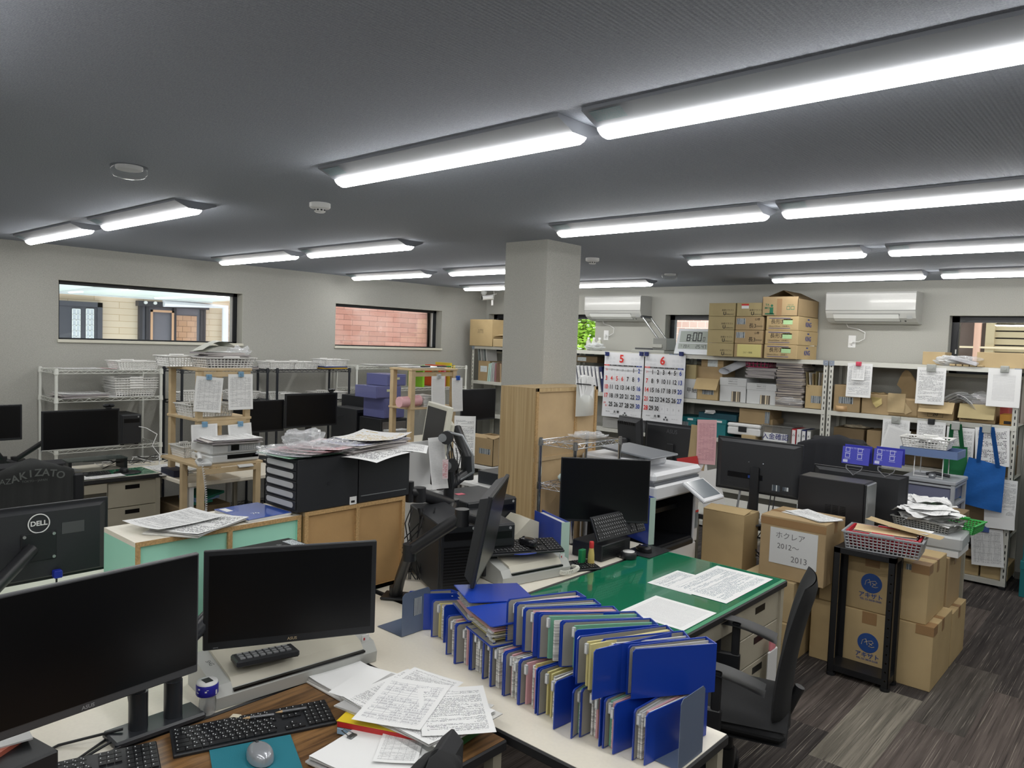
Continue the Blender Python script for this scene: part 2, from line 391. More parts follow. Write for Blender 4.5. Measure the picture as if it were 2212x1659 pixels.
# ---------------------------------------------------------------- air conditioners
M_AC = mat('gloss_white_plastic', c(184, 185, 182), .15, coat=.2); M_SEAM = mat('seam_grey', c(120, 122, 122), .6)
def air_conditioner(x0, x1, lab):
    r = thing('air_conditioner', lab, 'air conditioner', TR((x0+x1)/2, YB, 2.165), 'air conditioners on the back wall')
    W = (x1-x0)/2; H = .29
    # profile in (y,z): back at y=0, front at -.235
    prof = [(0, 0), (-.07, -.005), (-.15, .012), (-.205, .045), (-.235, .09), (-.245, .12), (-.245, .27), (-.235, H-.004), (-.05, H), (0, H)]
    mb = MB(); n = len(prof); vs = [(-W, y, z) for y, z in prof]+[(W, y, z) for y, z in prof]
    fs = [(i, (i+1) % n, n+(i+1) % n, n+i)[::-1] for i in range(n)]+[tuple(range(n)), tuple(range(n, 2*n))[::-1]]
    mb.mesh(vs, fs, M_AC); mb.build('ac_body', r)
    p = MB(); p.box(-W+.0, W, -.247, -.2445, .1135, .1165, M_SEAM); p.build('panel_seam', r)
    v = MB()
    def on(x, t): # along the lower lip from (-.235,.09) to (-.15,.012)
        pts = [(-.235, .09), (-.205, .045), (-.15, .012)]
        if t < .5: a, b, q = pts[0], pts[1], t*2
        else: a, b, q = pts[1], pts[2], t*2-1
        return (x, a[0]+(b[0]-a[0])*q-.003, a[1]+(b[1]-a[1])*q-.003)
    v.mesh([on(-W+.07, .08), on(W-.14, .08), on(W-.14, .5), on(-W+.07, .5), on(W-.14, .9), on(-W+.07, .9)], [(0, 3, 2, 1), (3, 5, 4, 2)], mat('vent_flap_white', c(214, 216, 214), .2))
    v.build('air_flap', r)
    g = MB()
    for t0, t1, xa, xb in ((.05, .08, -W+.065, W-.135), (.9, .95, -W+.065, W-.135)):
        g.quad(on(xa, t0), on(xa, t1), on(xb, t1), on(xb, t0), mat('flap_gap', c(70, 72, 74), .6), TR(0, -.0015, 0))
    g.quad(on(W-.137, .05), on(W-.137, .95), on(W-.133, .95), on(W-.133, .05), mat('flap_gap', c(70, 72, 74), .6), TR(0, -.0015, 0)); g.build('flap_gap', r)
    d = MB(); d.quad(on(W-.075, .2), on(W-.075, .55), on(W-.03, .55), on(W-.03, .2), mat('ac_display', c(175, 178, 178), .3), TR(0, -.002, 0))
    d.quad(on(W-.10, .75), on(W-.10, .9), on(W-.085, .9), on(W-.085, .75), M_DK, TR(0, -.002, 0)); d.build('display', r)
    return r
ac_a = air_conditioner(-5.45, -4.66, 'white split air conditioner right of the pillar')
ac_b = air_conditioner(-2.585, -1.80, 'white split air conditioner at right, above the tall rack')
def outlet(x, z, x2, lab, acr):
    r = thing('wall_outlet', lab, 'power outlet', TR(x, YB, z)); MB().box(-.035, .035, -.008, 0, -.06, .06, M_WHT, bev=.003).build('outlet_plate', r)
    MB().box(-.008, .008, -.010, -.008, -.035, -.031, M_DK).build('socket_slot', r)
    q = MB(); q.cyl((x, YB-.009, z), (x, YB-.035, z), .016, M_WHT, 12)
    q.tube([(x, YB-.03, z), (x+.07, YB-.03, z), (x+.12, YB-.025, z+.03), (x+.12, YB-.02, z+.09), (x+.06, YB-.02, z+.12), (x2+.02, YB-.02, z+.14), (x2, YB-.03, 2.175)], .004, M_WHT, 8)
    q.build('power_cord', acr, acr.matrix_world.inverted())
outlet(-2.40, 1.99, -2.46, 'white wall outlet below the right air conditioner', ac_b)
outlet(-5.28, 1.99, -5.33, 'white wall outlet below the air conditioner near the pillar', ac_a)
# ================================================================ OUTSIDE THE WINDOWS
def siding_mat():
    t = T('beige_brick_siding'); x = t.xyz(t.co('Object'))
    b = t.n('TexBrick'); t.l(t.vec(x[1], x[2], 0), b.inputs['Vector']); b.inputs['Scale'].default_value = 1; b.inputs['Brick Width'].default_value = .62; b.inputs['Row Height'].default_value = .085; b.inputs['Mortar Size'].default_value = .004
    b.inputs['Color1'].default_value = c(214, 196, 176); b.inputs['Color2'].default_value = c(208, 189, 167); b.inputs['Mortar'].default_value = c(184, 162, 134); t.l(b.outputs[0], t.b.inputs['Base Color']); t.b.inputs['Roughness'].default_value = .9; return t.mat
def brick_mat(name, a, b_, m_, bw=.30, rh=.075, ax=1):
    t = T(name); x = t.xyz(t.co('Object')); b = t.n('TexBrick'); t.l(t.vec(x[ax], x[2], 0), b.inputs['Vector']); b.inputs['Scale'].default_value = 1; b.inputs['Brick Width'].default_value = bw; b.inputs['Row Height'].default_value = rh; b.inputs['Mortar Size'].default_value = .0035
    b.inputs['Color1'].default_value = c(*a); b.inputs['Color2'].default_value = c(*b_); b.inputs['Mortar'].default_value = c(*m_)
    n = t.noise(t.co('Object'), 1.6, 3); t.l(t.mix(t.m('MULTIPLY', t.ramp(n, .45, .7), .35), b.outputs[0], c(214, 190, 180)), t.b.inputs['Base Color']); t.b.inputs['Roughness'].default_value = .9; t.bump(t.noise(t.co('Object'), 30, 3), .3); return t.mat
XN = -10.6
r = thing('neighbouring_house', 'beige house across the lane, seen through the left window', 'house', TR(XN, 4, 0))
MB().box(-.2, 0, -5, 2.2, -.5, 6, siding_mat()).build('siding_wall', r)
o = Vector((XN, 4, 0))
def NB(x, y): return AX(x, y, XN)-o
DK = mat('dark_door_grey', c(74, 74, 84), .5); a, b2 = NB(110, 648), NB(217, 735)
d = MB(); d.box(0, .05, a.y-.6, b2.y, -.4, a.z, DK); d.box(.05, .07, b2.y-.06, b2.y, -.4, a.z, DK); d.box(.05, .07, a.y-.6, b2.y, a.z-.06, a.z, DK); d.build('front_door', r)
d = MB(); PN = mat('door_pane', c(200, 205, 215), .2); FRW = mat('white_grille', c(225, 228, 230), .5)
for xx0, xx1 in ((153, 169), (183, 198)):
    p, q = NB(xx0, 667), NB(xx1, 735); d.box(.05, .056, p.y, q.y, .9, p.z, PN)
    for k in range(3):
        yy = p.y+(q.y-p.y)*k/2; d.box(.056, .062, yy-.006, yy+.006, .9, p.z, FRW)
    for k in range(14): zz = p.z-k*.07; d.box(.056, .062, p.y, q.y, zz-.004, zz+.004, FRW)
d.build('door_lights', r)
p, q = NB(301, 658), NB(437, 735); W = MB(); SHF = mat('window_brown_frame', c(58, 56, 62), .4)
W.box(0, .02, p.y, q.y, .6, p.z, mat('dim_room_glass', c(120, 118, 128), .15)); W.build('house_window_glass', r)
W = MB()
for t_ in (0, .10, .52, .96, 1): yy = p.y+(q.y-p.y)*t_; W.box(.0, .06, yy-.02, yy+.02, .6, p.z, SHF)
W.box(0, .10, p.y-.05, q.y+.05, p.z-.02, p.z+.05, SHF); W.build('house_window_frame', r)
W = MB(); yy0 = p.y+(q.y-p.y)*.14; yy1 = p.y+(q.y-p.y)*.50; MO = mat('tan_screen_frame', c(200, 160, 130), .5)
W.box(.06, .07, yy0, yy0+.03, .6, p.z-.06, MO); W.box(.06, .07, yy1-.03, yy1, .6, p.z-.06, MO); W.box(.06, .07, yy0, yy1, p.z-.09, p.z-.06, MO); W.build('screen_frame', r)
W = MB(); W.box(.022, .03, p.y+(q.y-p.y)*.54, q.y-.1, 1.5, p.z-.12, brick_mat('tile_reflection', (190, 150, 120), (180, 140, 110), (120, 90, 70), .12, .08)); W.build('tile_reflection_panel', r)  # reflection of tiles in the house window, painted as a pattern on a thin panel
W = MB(); W.box(.022, .035, p.y+(q.y-p.y)*.14, q.y-.1, .6, 1.62, mat('lace_curtain', c(196, 200, 214), .8, vary=.1, vs=30)); W.build('lace_curtain', r)
W = MB()
for k in range(7): yy = p.y+(q.y-p.y)*(k+.3)/7; W.cyl((.10, yy, p.z+.03), (.125, yy, p.z+.03), .022, M_WHT, 10)
W.build('curtain_hooks', r)
pi = MB(); PW = mat('white_downpipe', c(222, 224, 232), .4); a, b2 = NB(345, 655), NB(478, 663); pi.tube([a+Vector((.12, 0, 0)), b2+Vector((.12, 0, 0)), Vector((.12, b2.y+.02, .5))], .05, PW, 8); pi.build('drain_pipe', r)
pi = MB(); pi.tube([(.15, b2.y+.12, .5), (.15, b2.y+.12, 4)], .04, PW, 8); pi.tube([(.15, b2.y+.24, .5), (.15, b2.y+.24, 4)], .02, mat('blue_grey_pipe', c(120, 150, 180), .4), 8); pi.build('riser_pipes', r)
# carport roof over the lane
r = thing('carport_roof', 'pale translucent carport roof above the lane window view', 'roof', TR(-9.3, 3, 2.215))
MB().box(-1.25, 1.2, -4, 2.2, .10, .13, mat('carport_sheet', c(214, 226, 222), .5), RY(D2(-1.5))).build('roof_sheet', r)
b = MB(); b.box(-1.2, -1.12, -4, 2.2, .05, .12, mat('white_beam', c(206, 210, 214), .4)); b.tube([(-.9, 0, .12), (-.9, -1.2, .12)], .02, M_WHT, 8); b.box(-1.2, 1.1, .2, .26, .07, .10, mat('white_beam', c(206, 210, 214), .4)); b.build('roof_beam', r)
r = thing('brick_wall', 'pinkish brick wall close outside the second left window', 'wall', TR(-9.0, 8.4, 0))
MB().box(-.2, 0, -2.35, 2.4, -.5, 3.3, brick_mat('pink_brick', (196, 142, 128), (178, 124, 110), (128, 92, 84))).build('brickwork', r)
# behind the back wall
def leafy(lab, x, y, z, rx, rz, n, seed, rgb, name='leafy_tree'):
    r = thing(name, lab, 'tree', TR(x, y, 0)); rr = random.Random(seed)
    MB().tube([(0, 0, 0), (.05, 0, z-.3), (-.03, 0, z+.4)], .05, mat('tree_bark', c(92, 74, 60), .9), 8).build('trunk', r)
    m = MB(); LM = mat('leaves_%d' % seed, c(*rgb), .6, vary=.25, vs=5)
    for k in range(n):
        a, b, q = rr.gauss(0, .45), rr.gauss(0, .35), rr.gauss(0, .5)
        A = TR(a*rx, b*rx, z+q*rz) @ RZ(rr.uniform(0, 6)) @ RX(rr.uniform(0, 6)); s = rr.uniform(.03, .06)
        m.mesh([(-s, 0, 0), (0, -s*.5, 0), (s, 0, 0), (0, s*.5, 0)], [(0, 1, 2, 3)], LM, A)
    m.build('foliage', r)['kind'] = 'stuff'
    return r
t_ = AY(1250, 715, 10.2); leafy('yellow-green leafy tree outside beside the pillar', t_.x+.1, 10.2, t_.z, .55, .75, 2600, 21, (150, 190, 60))
def BW(lab, x0p, x1p, y, z1, m, name='garden_wall'):
    a, b = AY(x0p, 715, y).x, AY(x1p, 715, y).x; r = thing(name, lab, 'wall', TR((a+b)/2, y, 0)); MB().box(-(b-a)/2, (b-a)/2, 0, .1, 0, z1, m).build('brickwork', r); return r
BW('brown tiled house wall outside, left of the tree', 1060, 1238, 11.5, 4, brick_mat('brown_tile', (170, 128, 108), (150, 112, 96), (200, 170, 150), .2, .1, 0))
BW('pink lattice-tiled house outside behind the clock', 1450, 1620, 11.0, 4, brick_mat('pink_tile', (206, 176, 166), (190, 150, 140), (236, 220, 212), .14, .1, 0))
r = thing('neighbouring_building', 'dark brown building with a beige louvred shutter outside the right window', 'building', TR(-1.5, 9.4, 0))
MB().box(-1.6, 2.2, 0, .1, 0, 4, mat('dark_brown_render', c(96, 80, 74), .9, vary=.12, vs=9)).build('rendered_wall', r)
xa = AY(2133, 720, 9.4).x+1.5; sh = MB(); BE = mat('beige_shutter', c(186, 168, 136), .6)
for k in range(22): sh.box(xa+.08, xa+1.6, -.06, -.02, 1.2+k*.075, 1.26+k*.075, BE, None)
sh.box(xa, xa+.08, -.10, 0, 1.1, 3, BE); sh.build('louvred_shutter', r)
xp = AY(2112, 720, 9.3).x+1.5; MB().cyl((xp, -.1, 0), (xp, -.1, 4), .035, mat('pink_pipe', c(214, 170, 150), .5), 10).build('drain_pipe', r)
MB().box(-1.6, 2.2, -.12, -.09, 1.98, 2.0, mat('cream_rail', c(226, 206, 176), .5)).build('cable_rail', r)
# ================================================================ SHARED KIT: papers, cartons, baskets, racks, monitors
def paper_mat(name, kind, base=(232, 233, 233), ink=(92, 94, 100), n=26, m=.08, words=30, vert=False):
    n = int(n*2.0); words = int(words*2.6)
    if name in MC: return MC[name]
    t = T(name); g = t.xyz(t.co('Generated')); u, v = (g[1], g[0]) if vert else (g[0], g[1])
    def inside(a, lo, hi): return t.m('MULTIPLY', t.m('GREATER_THAN', a, lo), t.m('LESS_THAN', a, hi))
    fr = t.m('FRACT', t.m('MULTIPLY', v, n)); row = t.m('FLOOR', t.m('MULTIPLY', v, n))
    ins = t.m('MULTIPLY', inside(u, m, 1-m), inside(v, m, 1-m))
    if kind == 'plain': ink_f = 0.0
    else:
        k = t.noise(t.vec(t.m('MULTIPLY', u, words), t.m('MULTIPLY', row, 7.3), 0), 1.0, 2)
        le = t.noise(t.vec(t.m('MULTIPLY', u, 1.2), t.m('MULTIPLY', row, 3.1), 5), 1.6, 0)
        txt = t.m('MULTIPLY', t.m('MULTIPLY', inside(fr, .25, .68), t.m('GREATER_THAN', k, .47)), t.m('GREATER_THAN', le, .42))
        if kind == 'text': ink_f = t.m('MULTIPLY', txt, ins)
        else:
            lines = t.m('LESS_THAN', fr, .09); cols = t.m('LESS_THAN', t.m('FRACT', t.m('MULTIPLY', u, 6 if kind == 'table' else n*.7)), .03 if kind == 'table' else .07)
            gl = t.m('MULTIPLY', t.m('MAXIMUM', lines, cols), .7)
            hand = t.m('MULTIPLY', txt, .5 if kind == 'table' else .15)
            ink_f = t.m('MULTIPLY', t.m('MAXIMUM', gl, hand), ins)
    t.l(t.mix(ink_f, c(*base), c(*ink)), t.b.inputs['Base Color']); t.b.inputs['Roughness'].default_value = .75; t.b.inputs['Specular IOR Level'].default_value = .25
    MC[name] = t.mat; return t.mat
P_PLAIN = paper_mat('plain_paper', 'plain'); P_TEXT = paper_mat('printed_paper', 'text'); P_TABLE = paper_mat('form_paper', 'table', n=18)
P_GRID = paper_mat('grid_paper', 'grid', n=30, ink=(120, 122, 128)); P_DENSE = paper_mat('dense_print_paper', 'text', n=40, words=45)
P_BIG = paper_mat('large_print_paper', 'text', n=14, words=14, ink=(40, 42, 48)); P_PINK = paper_mat('pink_form_paper', 'table', base=(222, 176, 182), ink=(150, 90, 100), n=16)
P_SIDE = paper_mat('sideways_form', 'table', n=14, vert=True)
def stack_mat(name, a, b, n=260):
    if name in MC: return MC[name]
    t = T(name); g = t.xyz(t.co('Object')); k = t.noise(t.vec(t.m('MULTIPLY', g[0], 2), t.m('MULTIPLY', g[1], 2), t.m('MULTIPLY', g[2], n)), 1.0, 2)
    t.l(t.mix(t.ramp(k, .4, .6), c(*a), c(*b)), t.b.inputs['Base Color']); t.b.inputs['Roughness'].default_value = .8
    MC[name] = t.mat; return t.mat
S_WHITE = stack_mat('paper_edges', (228, 228, 224), (168, 168, 168)); S_MIX = stack_mat('mixed_paper_edges', (205, 200, 195), (110, 105, 115), 420)
def card(name, rgb):
    return mat('cardboard_'+name, c(*rgb), .8, spec=.15, vary=.07, vs=5, bump=.12, bs=90)
K1 = card('tan', (184, 162, 122)); K2 = card('brown', (168, 146, 112)); K3 = card('pale', (180, 160, 124)); K4 = card('dark', (124, 107, 83)); K5 = card('kraft', (170, 156, 118))
M_TAPE = mat('packing_tape', c(150, 118, 82), .35); M_LABEL = print_mat('shipping_label', c(206, 214, 216), c(70, 80, 90), 16, 6)
M_INK = mat('black_ink', c(30, 28, 28), .7); M_GREEN = mat('green_ink', c(40, 110, 82), .7); M_BLUE = mat('blue_ink', c(28, 62, 140), .7)
M_STEEL = mat('rack_painted_steel', c(206, 206, 198), .38, bump=.02); M_SLOT = mat('slot_shadow_black', c(34, 35, 36), .8); M_GALV = mat('galvanised_corner', c(150, 160, 176), .35, .5)
def FY(x, y, z): return TR(x, y, z) @ RX(math.pi/2)          # lettering on a face that looks towards -Y
def FX(x, y, z): return TR(x, y, z) @ RZ(math.pi/2) @ RX(math.pi/2)   # lettering on a face that looks towards +X
def px(x0, x1, ytop, z0, y, ybot=None):                     # box front on the plane y from survey points
    zt = AY((x0+x1)/2, ytop, y).z
    yb = ybot or ytop+30
    return AY(x0, (ytop+yb)/2, y).x, AY(x1, (ytop+yb)/2, y).x, zt
def carton(lab, x0, x1, y0, y1, z0, z1, m=None, name='cardboard_box', cat='box', group=None, tape=True, label=None, rz=0, open_=None, extra=None, lid=None):
    m = m or K1; cx_, cy_ = (x0+x1)/2, (y0+y1)/2; W, Dp, Hh = abs(x1-x0)/2, abs(y1-y0)/2, z1-z0
    r = thing(name, lab, cat, TR(cx_, cy_, z0) @ RZ(rz), group)
    b = MB()
    if open_:
        t = .004
        b.box(-W, W, -Dp, Dp, 0, t, m); b.box(-W, -W+t, -Dp, Dp, 0, Hh, m); b.box(W-t, W, -Dp, Dp, 0, Hh, m); b.box(-W, W, -Dp, -Dp+t, 0, Hh, m); b.box(-W, W, Dp-t, Dp, 0, Hh, m)
    else: b.box(-W, W, -Dp, Dp, 0, Hh, m, bev=.003)
    b.build('box_body', r)
    if tape and not open_:
        q = MB(); q.box(-W-.0008, W+.0008, -.025, .025, Hh, Hh+.0012, M_TAPE); q.box(W, W+.0012, -.025, .025, Hh-min(.07, Hh*.4), Hh+.001, M_TAPE); q.build('tape_strip', r)
    if label:
        for (u0, u1, v0, v1) in [label]:
            MB().quad((-W+2*W*u0, -Dp-.0012, Hh*v0), (-W+2*W*u1, -Dp-.0012, Hh*v0), (-W+2*W*u1, -Dp-.0012, Hh*v1), (-W+2*W*u0, -Dp-.0012, Hh*v1), M_LABEL).build('shipping_label', r)
    if open_:
        for s in open_:      # (side, angle, length)
            sd, an, ln = s; f = MB()
            if sd in '-y+y':
                sg = -1 if sd == '-y' else 1
                f.box(-W, W, 0, ln, 0, .004, m, TR(0, sg*Dp, Hh) @ (RZ(math.pi) if sg < 0 else ID) @ RX(D2(an)))
            else:
                sg = -1 if sd == '-x' else 1
                f.box(0, ln, -Dp, Dp, 0, .004, m, TR(sg*W, 0, Hh) @ (RZ(math.pi) if sg < 0 else ID) @ RY(-D2(an)))
            f.build('box_flap', r)
    if extra: extra(r, W, Dp, Hh)
    return r
def sheet(lab, M, w, h, m, name='paper_sheet', cat='paper', curl=.0, group=None, wav=0, parent=None, th=0):
    def fn(u, v):
        return ((u-.5)*w, (v-.5)*h, curl*((2*u-1)**2)*.5+curl*((2*v-1)**2)*.5+wav*math.sin(u*7+v*3)*math.sin(v*5))
    mb = MB(); mb.grid(fn, 6, 6, m)
    if th:
        mb.grid(lambda u, v: tuple(Vector(fn(u, v))-Vector((0, 0, th))), 6, 6, m)
    o = mb.build(name, parent, M)
    if parent is None: tag(o, lab, cat, group)
    return o
def paper_stack(lab, M, w, h, th, m, side=None, name='paper_stack', cat='papers', n=5, jit=.01, group=None, seed=1):
    rr = random.Random(seed); r = thing(name, lab, cat, M, group); z = 0
    for k in range(n):
        d = th/n; a = rr.uniform(-.06, .06)*(jit/.01); dx, dy = rr.uniform(-jit, jit), rr.uniform(-jit, jit)
        MB().box(-w/2, w/2, -h/2, h/2, z, z+d*.92, side or S_WHITE, TR(dx, dy) @ RZ(a)).build('sheaf', r); z += d
    MB().grid(lambda u, v: ((u-.5)*w, (v-.5)*h, th+.001+.004*(2*u-1)**2*(2*v-1)**2), 4, 4, m, TR(dx, dy) @ RZ(a)).build('top_sheet', r)
    return r
def hung(lab, x0, y0, x1, y1, ypl, m, clip=None, cliplab=None, curl=.012, tilt=0, clipx=None, cat='paper', th=0, cs=.03):
    a = AY((x0+x1)/2, (y0+y1)/2, ypl); l = AY(x0, (y0+y1)/2, ypl); rr = AY(x1, (y0+y1)/2, ypl); t = AY((x0+x1)/2, y0, ypl); b = AY((x0+x1)/2, y1, ypl)
    w, h = rr.x-l.x, t.z-b.z
    M = TR(a.x, ypl, a.z) @ RY(tilt) @ RX(math.pi/2)
    def fn(u, v): return ((u-.5)*w, (v-.5)*h, curl*(1-v)**2*(1 if (u*1.0) else 1)+curl*.5*math.sin(u*3.1))
    mb = MB(); mb.grid(fn, 6, 8, m)
    if th: mb.grid(lambda u, v: (fn(u, v)[0]+.002, fn(u, v)[1]-.002, fn(u, v)[2]-th), 6, 8, m)
    o = tag(mb.build('hanging_paper', None, M), lab, cat)
    if clip:
        q = thing('magnet_clip', cliplab, 'clip', TR(clipx if clipx is not None else a.x, ypl-.004, t.z+.004))
        MB().box(-cs, cs, -.018, .012, -cs*1.1, cs*.7, clip, bev=.004).build('clip_body', q)
        MB().cyl((0, -.018, 0), (0, -.024, 0), cs*.55, clip, 14).build('clip_button', q)
    return o
def rack(x0, x1, y0, y1, zs, h, lab):
    r = thing('steel_rack', lab, 'shelving rack', TR((x0+x1)/2, (y0+y1)/2, 0), 'steel racks along the back wall'); W = (x1-x0)/2; Dp = (y1-y0)/2; a = .04
    for sx in (-1, 1):
        for sy in (-1, 1):
            m = MB(); X = sx*W; Y = sy*Dp
            m.box(min(X, X-sx*a), max(X, X-sx*a), min(Y, Y-sy*.003), max(Y, Y-sy*.003), .02, h, M_STEEL)
            m.box(min(X, X-sx*.003), max(X, X-sx*.003), min(Y, Y-sy*a), max(Y, Y-sy*a), .02, h, M_STEEL)
            if sy < 0:
                z = .09
                while z < h-.05: m.box(X-sx*.024, X-sx*.016, Y-.0006, Y, z, z+.026, M_SLOT); z += .05
            m.build('upright', r)
            MB().box(X-sx*.022-.022, X-sx*.022+.022, Y-.024, Y+.024, 0, .022, M_DK).build('rack_foot', r)
    for z in zs:
        m = MB(); m.box(-W+.003, W-.003, -Dp+.003, Dp-.003, z-.004, z, M_STEEL)
        m.box(-W+.003, W-.003, -Dp-.002, -Dp+.001, z-.04, z, M_STEEL); m.box(-W+.003, W-.003, Dp-.001, Dp+.002, z-.04, z, M_STEEL); m.build('shelf', r)
    for sx in (-1, 1):
        q = MB(); q.box(sx*W-.001 if sx < 0 else W-.045, sx*W+.045 if sx < 0 else W+.001, -Dp-.005, -Dp-.002, h-.045, h+.002, M_GALV)
        q.cyl((sx*(W-.02), -Dp-.008, h-.02), (sx*(W-.02), -Dp-.004, h-.02), .006, mat('bolt_head', c(200, 204, 210), .3, .8), 8); q.build('corner_plate', r)
    return r
M_BASK = mat('white_basket_plastic', c(232, 232, 230), .35)
def basket_mesh(mb, w, d, h, m, tap=.85, n=10, rows=3, t=.004, lip=.01):
    def ring(k): q = tap+(1-tap)*k; return w/2*q, d/2*q, h*k
    # rim
    a, b, z = ring(1)
    mb.box(-a-lip, a+lip, -b-lip, -b, h-.006, h, m); mb.box(-a-lip, a+lip, b, b+lip, h-.006, h, m); mb.box(-a-lip, -a, -b, b, h-.006, h, m); mb.box(a, a+lip, -b, b, h-.006, h, m)
    # walls as open lattices
    def bar(p, q, r):
        p = Vector(p); q = Vector(q); dd = (q-p); 
        mb.tube([p, q], r, m, 4)
    for side in range(4):
        nn = n if side % 2 == 0 else max(4, int(n*d/w))
        def P(u, k):
            a, b, z = ring(k)
            if side == 0: return (-a+2*a*u, -b, z)
            if side == 2: return (-a+2*a*u, b, z)
            if side == 1: return (a, -b+2*b*u, z)
            return (-a, -b+2*b*u, z)
        for i in range(nn+1): bar(P(i/nn, 0), P(i/nn, 1), t)
        for j in range(rows+1): bar(P(0, j/rows*.86+.02), P(1, j/rows*.86+.02), t)
        p0, p1, p2, p3 = P(0, .86), P(1, .86), P(1, 1), P(0, 1); mb.mesh([p0, p1, p2, p3], [(0, 1, 2, 3)], m)
    a, b, z = ring(0); mb.box(-a, a, -b, b, 0, .003, m)
BK = {}
def basket(lab, M, w=.34, d=.25, h=.075, m=None, tap=.88, n=14, rows=4, group=None):
    k = (w, d, h, m.name if m else '', tap, n, rows)
    if k in BK: return dup(BK[k], M, lab, group)
    r = thing('plastic_basket', lab, 'basket', M, group); mb = MB(); basket_mesh(mb, w, d, h, m or M_BASK, tap, n, rows)
    for s in (-1, 1): mb.box(-w*.16, w*.16, s*(d/2)-.010, s*(d/2)+.010, h-.004, h+.008, m or M_BASK, bev=.003)
    mb.build('lattice_tray', r)
    BK[k] = r; return r
def wire_shelf(name, lab, x0, x1, y0, y1, zs, h, m, rp=.0125, nw=16, group=None, long_y=True, cast=False):
    r = thing(name, lab, 'wire shelf', TR((x0+x1)/2, (y0+y1)/2, 0), group); W = (x1-x0)/2; Dp = (y1-y0)/2
    for sx in (-1, 1):
        for sy in (-1, 1):
            p = MB(); p.cyl((sx*W, sy*Dp, 0), (sx*W, sy*Dp, h), rp, m, 10); p.build('post', r)
    for z in zs:
        q = MB()
        for zz in (z, z-.028):
            rr = .003
            q.tube([(-W, -Dp, zz), (W, -Dp, zz)], rr, m, 5); q.tube([(-W, Dp, zz), (W, Dp, zz)], rr, m, 5); q.tube([(-W, -Dp, zz), (-W, Dp, zz)], rr, m, 5); q.tube([(W, -Dp, zz), (W, Dp, zz)], rr, m, 5)
        for sx in (-1, 1):
            for sy in (-1, 1): q.cyl((sx*W, sy*Dp, z-.034), (sx*W, sy*Dp, z+.008), rp*1.45, m, 10, rp*1.25)
        # zigzag braces
        def zig(a, b):
            L = (Vector(b)-Vector(a)).length; n = max(4, int(L/.035)); pts = []
            for i in range(n+1):
                t = i/n; p = Vector(a).lerp(Vector(b), t); p.z = z-(.003 if i % 2 else .026); pts.append(p)
            q.tube(pts, .0022, m, 4)
        zig((-W, -Dp, 0), (-W, Dp, 0)); zig((W, -Dp, 0), (W, Dp, 0)); zig((-W, -Dp, 0), (W, -Dp, 0)); zig((-W, Dp, 0), (W, Dp, 0))
        if 2*Dp > 2*W: n = int(2*Dp/.03); [q.tube([(-W, -Dp+2*Dp*i/n, z), (W, -Dp+2*Dp*i/n, z)], .0016, m, 4) for i in range(1, n)]
        else: n = int(2*W/.03); [q.tube([(-W+2*W*i/n, -Dp, z), (-W+2*W*i/n, Dp, z)], .0016, m, 4) for i in range(1, n)]
        q.build('wire_deck', r)
    return r
M_MON = mat('monitor_black', c(30, 32, 36), .45, bump=.05); M_SCR = mat('screen_black', c(10, 11, 14), .28, spec=.35); M_MBK = mat('monitor_back_black', c(38, 40, 44), .55, bump=.1)
M_GREYT = mat('grey_lettering', c(150, 152, 155), .4)
def monitor(lab, M, w=.54, h=.32, bez=.012, chin=.018, t=.045, stand=None, logo=None, back=None, chin_mat=None, name='monitor', group=None, logo_sz=.014, logo_m=None, edge_m=None):
    # local frame: screen faces +X? no: screen faces -Y, centred at origin
    r = thing(name, lab, 'monitor', M, group)
    b = MB(); b.box(-w/2, w/2, 0, .016, -h/2, h/2, edge_m or M_MON, bev=.003); b.build('monitor_frame', r)
    MB().box(-w/2+bez, w/2-bez, -.0012, .001, -h/2+chin, h/2-bez, M_SCR).build('screen', r)
    e = MB(); pr = [(-w*.42, -h*.42), (w*.42, -h*.42), (w*.42, h*.42), (-w*.42, h*.42)]
    vs = [(x, .016, z) for x, z in [(-w/2+.01, -h/2+.01), (w/2-.01, -h/2+.01), (w/2-.01, h/2-.01), (-w/2+.01, h/2-.01)]]+[(x, t, z) for x, z in pr]
    e.mesh(vs, [(0, 4, 5, 1), (1, 5, 6, 2), (2, 6, 7, 3), (3, 7, 4, 0), (4, 7, 6, 5)], M_MBK); e.build('rear_shell', r)
    if chin_mat: MB().box(-w/2, w/2, -.002, .012, -h/2-.003, -h/2+chin*.9, chin_mat, bev=.002).build('chin_bar', r)
    if logo: MB().text(logo, logo_sz, logo_m or M_GREYT, FY(0, -.0018, -h/2+chin*.5), .02).build('logo', r)
    if stand:
        zb = stand  # vertical distance from centre to the desk
        s = MB(); s.box(-.03, .03, t-.005, t+.025, -zb+.01, 0, M_MON, bev=.004); s.build('stand_neck', r)
        MB().lathe([(.11, 0), (.11, .006), (.10, .010), (.02, .012)], M_MON, 24, TR(0, t, -zb)).build('stand_base', r)
    return r
